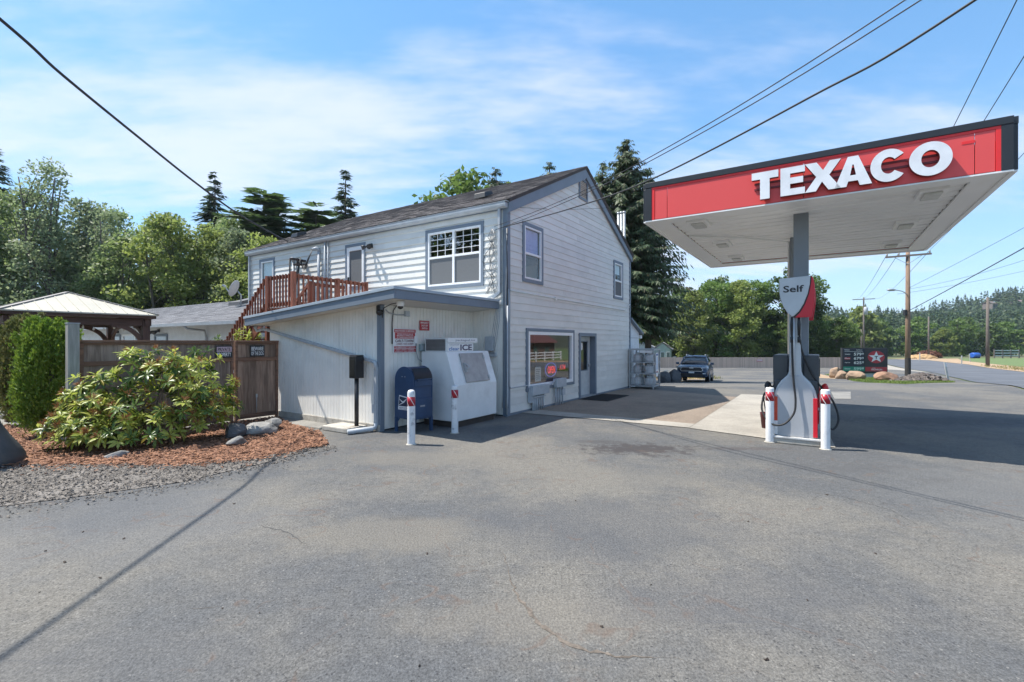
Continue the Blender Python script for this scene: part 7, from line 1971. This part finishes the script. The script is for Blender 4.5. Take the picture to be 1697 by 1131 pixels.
plant('spruce_tree', 'drooping spruce right of the largest one, above the propane cage', 'tree', T_SPRUCE[1], 8.3, 28.8, .95, 3.4)
# maples behind the rear fence
MP = [(14.5, 88, 2, .90, 'dark maple left of the parked SUV behind the rear fence'), (27.0, 93, 0, .85, 'maple above the parked SUV, behind the rear fence'), (29.6, 77, 1, .86, 'yellow-green maple right of the SUV behind the rear fence'), (33.6, 78.5, 0, .98, 'tall maple left of the fuel pump behind the rear fence'),
      (37.2, 77, 1, .98, 'bright maple just left of the pump column behind the fence'), (40.6, 79, 0, 1.0, 'maple directly behind the fuel pump'), (45.2, 76.5, 2, 1.10, 'tall dark maple right of the pump sign'), (48.3, 79, 0, 1.08, 'tallest maple top right of the pump sign'),
      (49.8, 72, 2, .52, 'low dark shrubby maple behind the price sign'), (53.5, 77, 2, .56, 'dark shrubby tree right behind the price sign'), (43.0, 73.5, 2, .50, 'low maple in front of the tall dark one'), (31.2, 88, 2, 1.0, 'dark maple in the second row above the SUV'), (39.5, 90, 2, 1.15, 'dark maple in the second row behind the pump'), (22.5, 97, 0, .95, 'second row maple above the far house'), (16, 84, 2, 1.0, 'dark maple behind the spruce skirts')]
for x, y, k, f, lab in MP: plant('maple_tree', lab, 'tree', T_MAPLE[k], x, y, f, rr.uniform(0, 6.28), 'maples behind the rear fence')
# tree belt beyond the road
TBL = [(62, 96, 2, .60, 'dark roadside tree right of the price sign'), (70, 108, 1, .72, 'light green roadside tree behind the tall pole'), (80, 122, 0, .80, 'mid green tree just right of the tall pole'), (92, 140, 1, 1.0, 'bright tree in the belt left of the tallest one'), (103, 146, 0, .85, 'mid green tree behind the debris heap'), (111, 150, 1, 1.28, 'tallest yellow-green tree of the belt beyond the road'),
       (119, 152, 2, .9, 'dark tree right of the tallest yellow-green tree'), (127, 150, 0, .85, 'tree behind the red brown heap'), (135, 148, 1, .72, 'bright bushy tree behind the blue tank'), (143, 152, 0, .95, 'mid green tree right of the blue tank'), (152, 150, 2, .85, 'dark tree behind the bare verge pole'), (160, 153, 0, .9, 'tree behind the rail fence'), (169, 152, 1, .75, 'bright low tree at the right edge of the belt'), (178, 155, 0, .95, 'tree just beyond the right edge of the belt'),
       (88, 158, 2, 1.0, 'dark tree in the back row left of the belt'), (99, 166, 2, 1.05, 'dark back-row tree behind the transformer pole'), (130, 168, 2, 1.05, 'dark back-row tree above the blue tank'), (148, 172, 0, 1.1, 'back-row tree at the foot of the hill'), (165, 172, 2, 1.1, 'dark back-row tree at the right foot of the hill'), (114, 175, 2, 1.1, 'dark back-row tree above the debris heap'), (75, 140, 2, .9, 'dark tree between price sign and tall pole'), (66, 125, 0, .85, 'tree over the far end of the price sign')]
for x, y, k, f, lab in TBL: plant('belt_tree', lab, 'tree', T_FAR[k], x, y, f, rr.uniform(0, 6.28), 'trees of the belt beyond the road')
# out of frame, mirrored in the panes
for x, y, k, f, lab in ((-24, -6, 0, .9, 'maple left behind the viewpoint'), (-30, 3, 2, 1.0, 'dark maple left of the viewpoint'), (-22, -15, 1, .9, 'light maple far behind the viewpoint'), (-34, -10, 2, 1.0, 'dark maple further left behind the viewpoint'), (-27, 10, 0, .8, 'maple beyond the left edge by the gazebo'),
                  (44, 22, 2, .8, 'dark maple across the road right of the forecourt'), (40, 14, 0, .7, 'maple across the road beyond the canopy'), (56, 36, 2, .8, 'dark maple across the road by the red-roofed house')):
    if x > 50: continue
    plant('maple_tree', lab, 'tree', T_MAPLE[k], x, y, f, rr.uniform(0, 6.28), z=0)

# forest on the hill: reads as one mass
rng = np.random.default_rng(5)
def forest(n):
    Vs, Fs = [], []; base = 0; C, A_, Nn, Ls, Ws = [], [], [], [], []
    k = 0
    while k < n:
        Y = rng.uniform(215, 430); X = rng.uniform(Y * .62, Y * 1.28)
        k += 1
        zg = -3.2 + hill_h(X, Y); con = (math.sin(X * .031 + 1.3) + math.sin(Y * .045 + X * .02) + rng.normal(0, .8)) >.05; h = rng.uniform(9, 20) if con else rng.uniform(7, 12); rad = h * (.21 if con else .46)
        m = 70
        t = rng.random(m) ** .8; a = rng.uniform(0, 6.28, m)
        if con:
            q = rad * (1 - t) * rng.uniform(.5, 1.1, m) + .15; z = zg + h * (.08 + .92 * t); l = h * .15 * (1.15 - .7 * t); ax = np.stack([np.cos(a), np.sin(a), -.55 + .3 * rng.normal(size=m)], 1); nn = rng.normal(size=(m, 3)) * .5 + np.stack([np.cos(a) * .5, np.sin(a) * .5, np.ones(m)], 1)
        else:
            q = rad * np.sqrt(np.clip(1 - (t * 1.7 - .75) ** 2, .05, 1)) * rng.uniform(.4, 1.05, m); z = zg + h * (.1 + .9 * t); l = np.full(m, h * .2); ax = rng.normal(size=(m, 3)); nn = rng.normal(size=(m, 3)) + np.array([0, 0, .8])
        C.append(np.stack([X + q * np.cos(a), Y + q * np.sin(a), z], 1)); A_.append(ax); Nn.append(nn); Ls.append(l * rng.uniform(.7, 1.3, m)); Ws.append(l * (.75 if con else .9))
        if con:
            C.append(np.array([[X, Y, zg + h * 1.0]])); A_.append(np.array([[0., 0.05, 1.]])); Nn.append(np.array([[.2, -1., 0.]])); Ls.append(np.array([h * .14])); Ws.append(np.array([h * .03]))
    return np.concatenate(C), np.concatenate(A_), np.concatenate(Nn), np.concatenate(Ls), np.concatenate(Ws)
C, A_, Nn, Ls, Ws = forest(2600)
LF_HILL = leafm('leaf_hill', (.036, .075, .036), (.11, .155, .06), .3)
V, F = diamonds(C, A_, Nn, Ls, Ws)
stuff(link('hill_forest', np_mesh('hill_forest', V, F, LF_HILL)))

# arborvitae: dense upright sprays around an uneven cone
ARB = leafm('arborvitae_leaf', (.080, .155, .018), (.175, .240, .034), .34, .5)
ARBB = leafm('arborvitae_dry', (.12, .155, .035), (.20, .19, .07), .3, .6)
def arborvitae(seed, h, rad, n, mat, mat2=None):
    """upright feathery plumes packed round a column"""
    rng = np.random.default_rng(seed); npl = 190; per = n // npl
    C, A_, N_, S = [], [], [], []
    for k in range(npl):
        t = (rng.random() ** .85) * .93; a = rng.uniform(0, 2 * math.pi)
        pr = np.interp(t, [0, .12, .35, .6, .8, .93, 1], [.70, .90, 1, .92, .72, .42, .15]) * rad * rng.uniform(.72, 1.02)
        base = np.array([pr * .78 * math.cos(a), pr * .78 * math.sin(a), .04 + t * h * .92]); out = np.array([math.cos(a), math.sin(a), 0])
        Lp = rng.uniform(.24, .44) * (1 if t < .8 else .8); lean = rng.uniform(.15, .55)
        s = rng.random(per) ** .8; wid = .085 * (1 - s * .75)
        P = base + np.outer(s * Lp, np.array([0, 0, 1.])) + np.outer((lean * s * (1.4 - .7 * s)) * Lp, out) + rng.normal(size=(per, 3)) * wid[:, None] * np.array([1, 1, .5])
        ax = np.array([0, 0, 1.]) + out * .45 + rng.normal(size=(per, 3)) * .45
        C.append(P); A_.append(ax); N_.append(rdir(per, rng) + out * .5); S.append(rng.uniform(.035, .085, per))
    C = np.concatenate(C); Ls = np.concatenate(S)
    tb = MB().tube([(0, 0, 0), (0, 0, h * .85)], [.05, .015], 8)
    return tb.mesh('trunk', BARK), leaf_mesh('crown', C, np.concatenate(A_), np.concatenate(N_), Ls, Ls * rng.uniform(.25, .45, len(C)), mat)
plant('arborvitae', 'nearest bright green arborvitae, beside the grey fence post', 'shrub', arborvitae(1, 2.22, .50, 42000, ARB), -8.50, 8.72, z=.0)
plant('arborvitae', 'browner middle arborvitae between two bright green ones', 'shrub', arborvitae(2, 2.40, .46, 38000, ARBB), -10.2, 9.95, z=.0)
plant('arborvitae', 'furthest bright green arborvitae at the left edge', 'shrub', arborvitae(3, 2.75, .62, 38000, ARB), -11.9, 11.4, z=.0)

# rhododendron: whorls of long leaves on branching stems
RH = [leafm('rhodo_dark', (.065, .125, .024), (.115, .175, .030), .3, .35), leafm('rhodo_lime', (.33, .41, .06), (.44, .45, .12), .4, .4), leafm('rhodo_yellow', (.42, .33, .03), (.35, .22, .03), .3, .45)]
RUST = leafm('spent_bloom', (.21, .095, .04), (.32, .16, .065), .15, .8)
LFV = np.array([(0, 0, 0), (.30, .10, .035), (.30, 0, 0), (.30, -.10, .035), (.68, .115, .02), (.68, 0, -.02), (.68, -.115, .02), (1.0, 0, -.13)])
LFF = [(0, 2, 1), (0, 3, 2), (1, 2, 5, 4), (2, 3, 6, 5), (4, 5, 7), (5, 6, 7)]
LFT = np.array([(0, 2, 1), (0, 3, 2), (1, 2, 5), (1, 5, 4), (2, 3, 6), (2, 6, 5), (4, 5, 7), (5, 6, 7)])
rhod = thing('rhododendron', 'large sprawling rhododendron with lime green whorls and rusty spent blooms', 'shrub', (-6.27, 8.25, 0), 0)
rng = np.random.default_rng(12); r = random.Random(12)
leaf_me = []
for m in RH:
    me = bpy.data.meshes.new('leaf'); me.from_pydata([tuple(p) for p in LFV], [], LFF); me.materials.append(m); me.update()
    for p in me.polygons: p.use_smooth = True
    leaf_me.append(me)
ros = []
axis = np.array([.94, .34, 0]) * .60; perp = np.array([-.34, .94, 0])
lobes = [(-1.75, .0, .62, .50), (-1.15, -.1, 1.05, .55), (-.5, .0, 1.42, .50), (.25, .05, 1.36, .55), (1.05, .0, 1.50, .48), (1.5, -.05, 1.0, .50), (1.8, .0, .62, .45), (-.8, -.45, .62, .6), (.0, -.5, .72, .62), (.85, -.45, .68, .6), (-1.5, -.25, .30, .5), (.4, -.35, 1.0, .6), (1.5, -.3, .42, .45), (-2.0, -.35, .36, .36), (-1.3, -.8, .34, .42), (-.45, -.85, .36, .42), (.5, -.8, .36, .38), (-1.95, .1, .85, .34)]
tb = MB()
for (s, d, z, rad) in lobes:
    cen = axis * s + perp * d * .8 + np.array([0, 0, z * .90])
    root = axis * s * .25 + np.array([r.uniform(-.1, .1), r.uniform(-.1, .1), 0])
    mid = (root + cen) / 2 + np.array([r.uniform(-.1, .1), r.uniform(-.1, .1), -.08])
    tb.tube([tuple(root), tuple(mid), tuple(cen)], [.024, .017, .009], 6)
    k = 0
    while k < 21:
        u_ = rdir(1, rng)[0]
        if u_[2] < -.45: continue
        p = cen + u_ * rad * np.array([1, 1, .72]) * r.uniform(.6, 1.08)
        if p[2] < .12: continue
        ros.append((p, u_, z)); k += 1
        if k % 4 == 0: tb.tube([tuple(cen), tuple((cen + p) / 2 + np.array([0, 0, -.05])), tuple(p)], [.012, .009, .006], 5, caps=False)
tb.build('stem', M('rhodo_bark', (.16, .12, .09), .85, .2, 12), rhod)
leaves = []; blooms = []
for p, u_, z in ros:
    upv = unit(np.array([u_ * .75 + np.array([0, 0, .75])]))[0]
    e1 = unit(np.cross(upv, rng.normal(size=(1, 3))))[0]; e2 = np.cross(upv, e1)
    kind = 1 if (upv[2] > .35 and r.random() < .66) else 0
    n = r.randint(11, 15); a0 = r.random() * 6.28
    for i in range(n):
        a = a0 + i * 2.399; lift = r.uniform(-.35, .55) if i < n * .7 else r.uniform(.4, 1.1)
        if r.random() < .15: lift -= .6
        ax = unit(np.array([e1 * math.cos(a) + e2 * math.sin(a) + upv * lift]))[0]
        nn = unit(np.array([upv - ax * np.dot(upv, ax) + 1e-4]))[0]; b = np.cross(nn, ax)
        Lr = r.uniform(.115, .185) * (1 if lift < .5 else .8)
        kk = 2 if r.random() < .035 else kind
        wv = r.uniform(.95, 1.35)
        leaves.append((p + ax * .012, ax * Lr, b * Lr * wv, nn * Lr, kk))
    if upv[2] > .55 and r.random() < .30: blooms.append((p, upv))
camv = np.array([6.27, -8.25, 1.75])
leaves.sort(key=lambda q: np.linalg.norm(q[0] - camv) - (abs(np.dot(q[3] / np.linalg.norm(q[3]), (camv - q[0]) / np.linalg.norm(camv - q[0])))) * .6)
for p, ax, b, nn, kk in leaves[:300]:
    o = link('leaf', leaf_me[kk], rhod)
    m = Matrix((tuple(ax), tuple(b), tuple(nn))).transposed().to_4x4(); m.translation = Vector(p); o.matrix_basis = m
for kk in range(3):
    rest = [q for q in leaves[300:] if q[4] == kk]
    Vv = np.concatenate([np.array(p)[None] + LFV[:, :1] * ax + LFV[:, 1:2] * b + LFV[:, 2:] * nn for p, ax, b, nn, _ in rest])
    Ff = np.concatenate([LFT + 8 * i for i in range(len(rest))])
    stuff(link('foliage', np_mesh('foliage', Vv, Ff, RH[kk], True), rhod))
C, A2, N2 = [], [], []
for p, u_ in blooms:
    n = 26; d = unit(rdir(n, rng) + u_ * .8); C.append(p + u_ * .05 + d * rng.uniform(.03, .085, n)[:, None]); A2.append(d); N2.append(rdir(n, rng))
C = np.concatenate(C); A2 = np.concatenate(A2); N2 = np.concatenate(N2)
stuff(link('spent_blooms', leaf_mesh('spent_blooms', C, A2, N2, np.full(len(C), .075), np.full(len(C), .016), RUST), rhod))
rhod.scale = (.90, .95, 1.0)
# young plant behind the fence
def sapling(seed, h, nst, mat):
    r = random.Random(seed); rng = np.random.default_rng(seed); tb = MB(); C, A_, N_ = [], [], []
    for s in range(nst):
        a = r.random() * 6.28; top = Vector((math.cos(a) * r.uniform(.2, .9), math.sin(a) * r.uniform(.2, .9), h * r.uniform(.75, 1)))
        tb.tube([(0, 0, 0), top * .5 + Vector((0, 0, .1)), top], [.015, .01, .005], 5)
        for k in range(11):
            p = top * (1 - k * .035) ; n = 9; d = unit(rdir(n, rng) + np.array([0, 0, .2])); C.append(np.array(p) + d * .09); A_.append(d); N_.append(rdir(n, rng) * .4 + np.array([0, 0, 1]))
    C = np.concatenate(C); 
    return tb.mesh('stem', BARK), leaf_mesh('foliage', C, np.concatenate(A_), np.concatenate(N_), np.full(len(C), .16), np.full(len(C), .05), mat)
sap = thing('young_shrub', 'thin lime green shrub poking above the plank fence', 'shrub', (-7.35, 13.2, 0), 0)
ms = sapling(4, 2.45, 9, RH[1]); link('stem', ms[0], sap); link('foliage', ms[1], sap)
sap2 = thing('potted_plant', 'dark leafed plant with pale blooms behind the fence, left of the thin shrub', 'plant', (-8.0, 13.4, 0), 0)
ms = sapling(6, 1.95, 8, LF_DARK); link('stem', ms[0], sap2); link('foliage', ms[1], sap2)

# grass: island tufts and verge
def grass(name, pts, hmin, hmax, mat, rng, w=.012):
    n = len(pts); z = np.array([g(y) for y in pts[:, 1]]); hh = rng.uniform(hmin, hmax, n)
    ax = unit(np.stack([rng.normal(0, .35, n), rng.normal(0, .35, n), np.ones(n)], 1)); nn = rdir(n, rng)
    C = np.column_stack([pts, z]) + ax * (hh / 2)[:, None]
    return stuff(link(name, leaf_mesh(name, C, ax, nn, hh, hh * 0 + w, mat)))
GR = leafm('grass_blade', (.10, .17, .03), (.20, .22, .07), .3, .6)
GRD = leafm('grass_dry', (.30, .24, .11), (.22, .22, .08), .3, .7)
grass('island_grass', scatter_pts(island_poly, 16000, rng), .04, .17, GR, rng, .03)
vp = np.array([(x, y) for x, y in zip(rng.uniform(50, 76, 4000), rng.uniform(44, 84, 4000)) if 0 < (x - 57) * .8 - (y - 52) * .6 < 3.5])
if len(vp): grass('verge_grass', vp, .15, .5, GRD, rng, .08)
bp = np.array([(x, y) for x, y in zip(rng.uniform(10.5, 15.5, 2500), rng.uniform(34.5, 44, 2500))])
grass('bank_grass', bp, .1, .35, GRD, rng, .04)

# ------------------------------------------------------------------ summer air
hz_ = MB().box(-730, 930, -170, 1420, -4.5, 95)
hm_ = bpy.data.materials.new('haze'); hm_.use_nodes = True; hn = hm_.node_tree
for n in list(hn.nodes): hn.nodes.remove(n)
ho = hn.nodes.new('ShaderNodeOutputMaterial'); hv = hn.nodes.new('ShaderNodeVolumePrincipled')
hv.inputs['Color'].default_value = (.72, .82, .95, 1); hv.inputs['Density'].default_value = .00022; hv.inputs['Anisotropy'].default_value = .2
hn.links.new(hv.outputs[0], ho.inputs['Volume'])
haze = hz_.build('haze', hm_); haze['kind'] = 'stuff'
scene.cycles.volume_bounces = 0
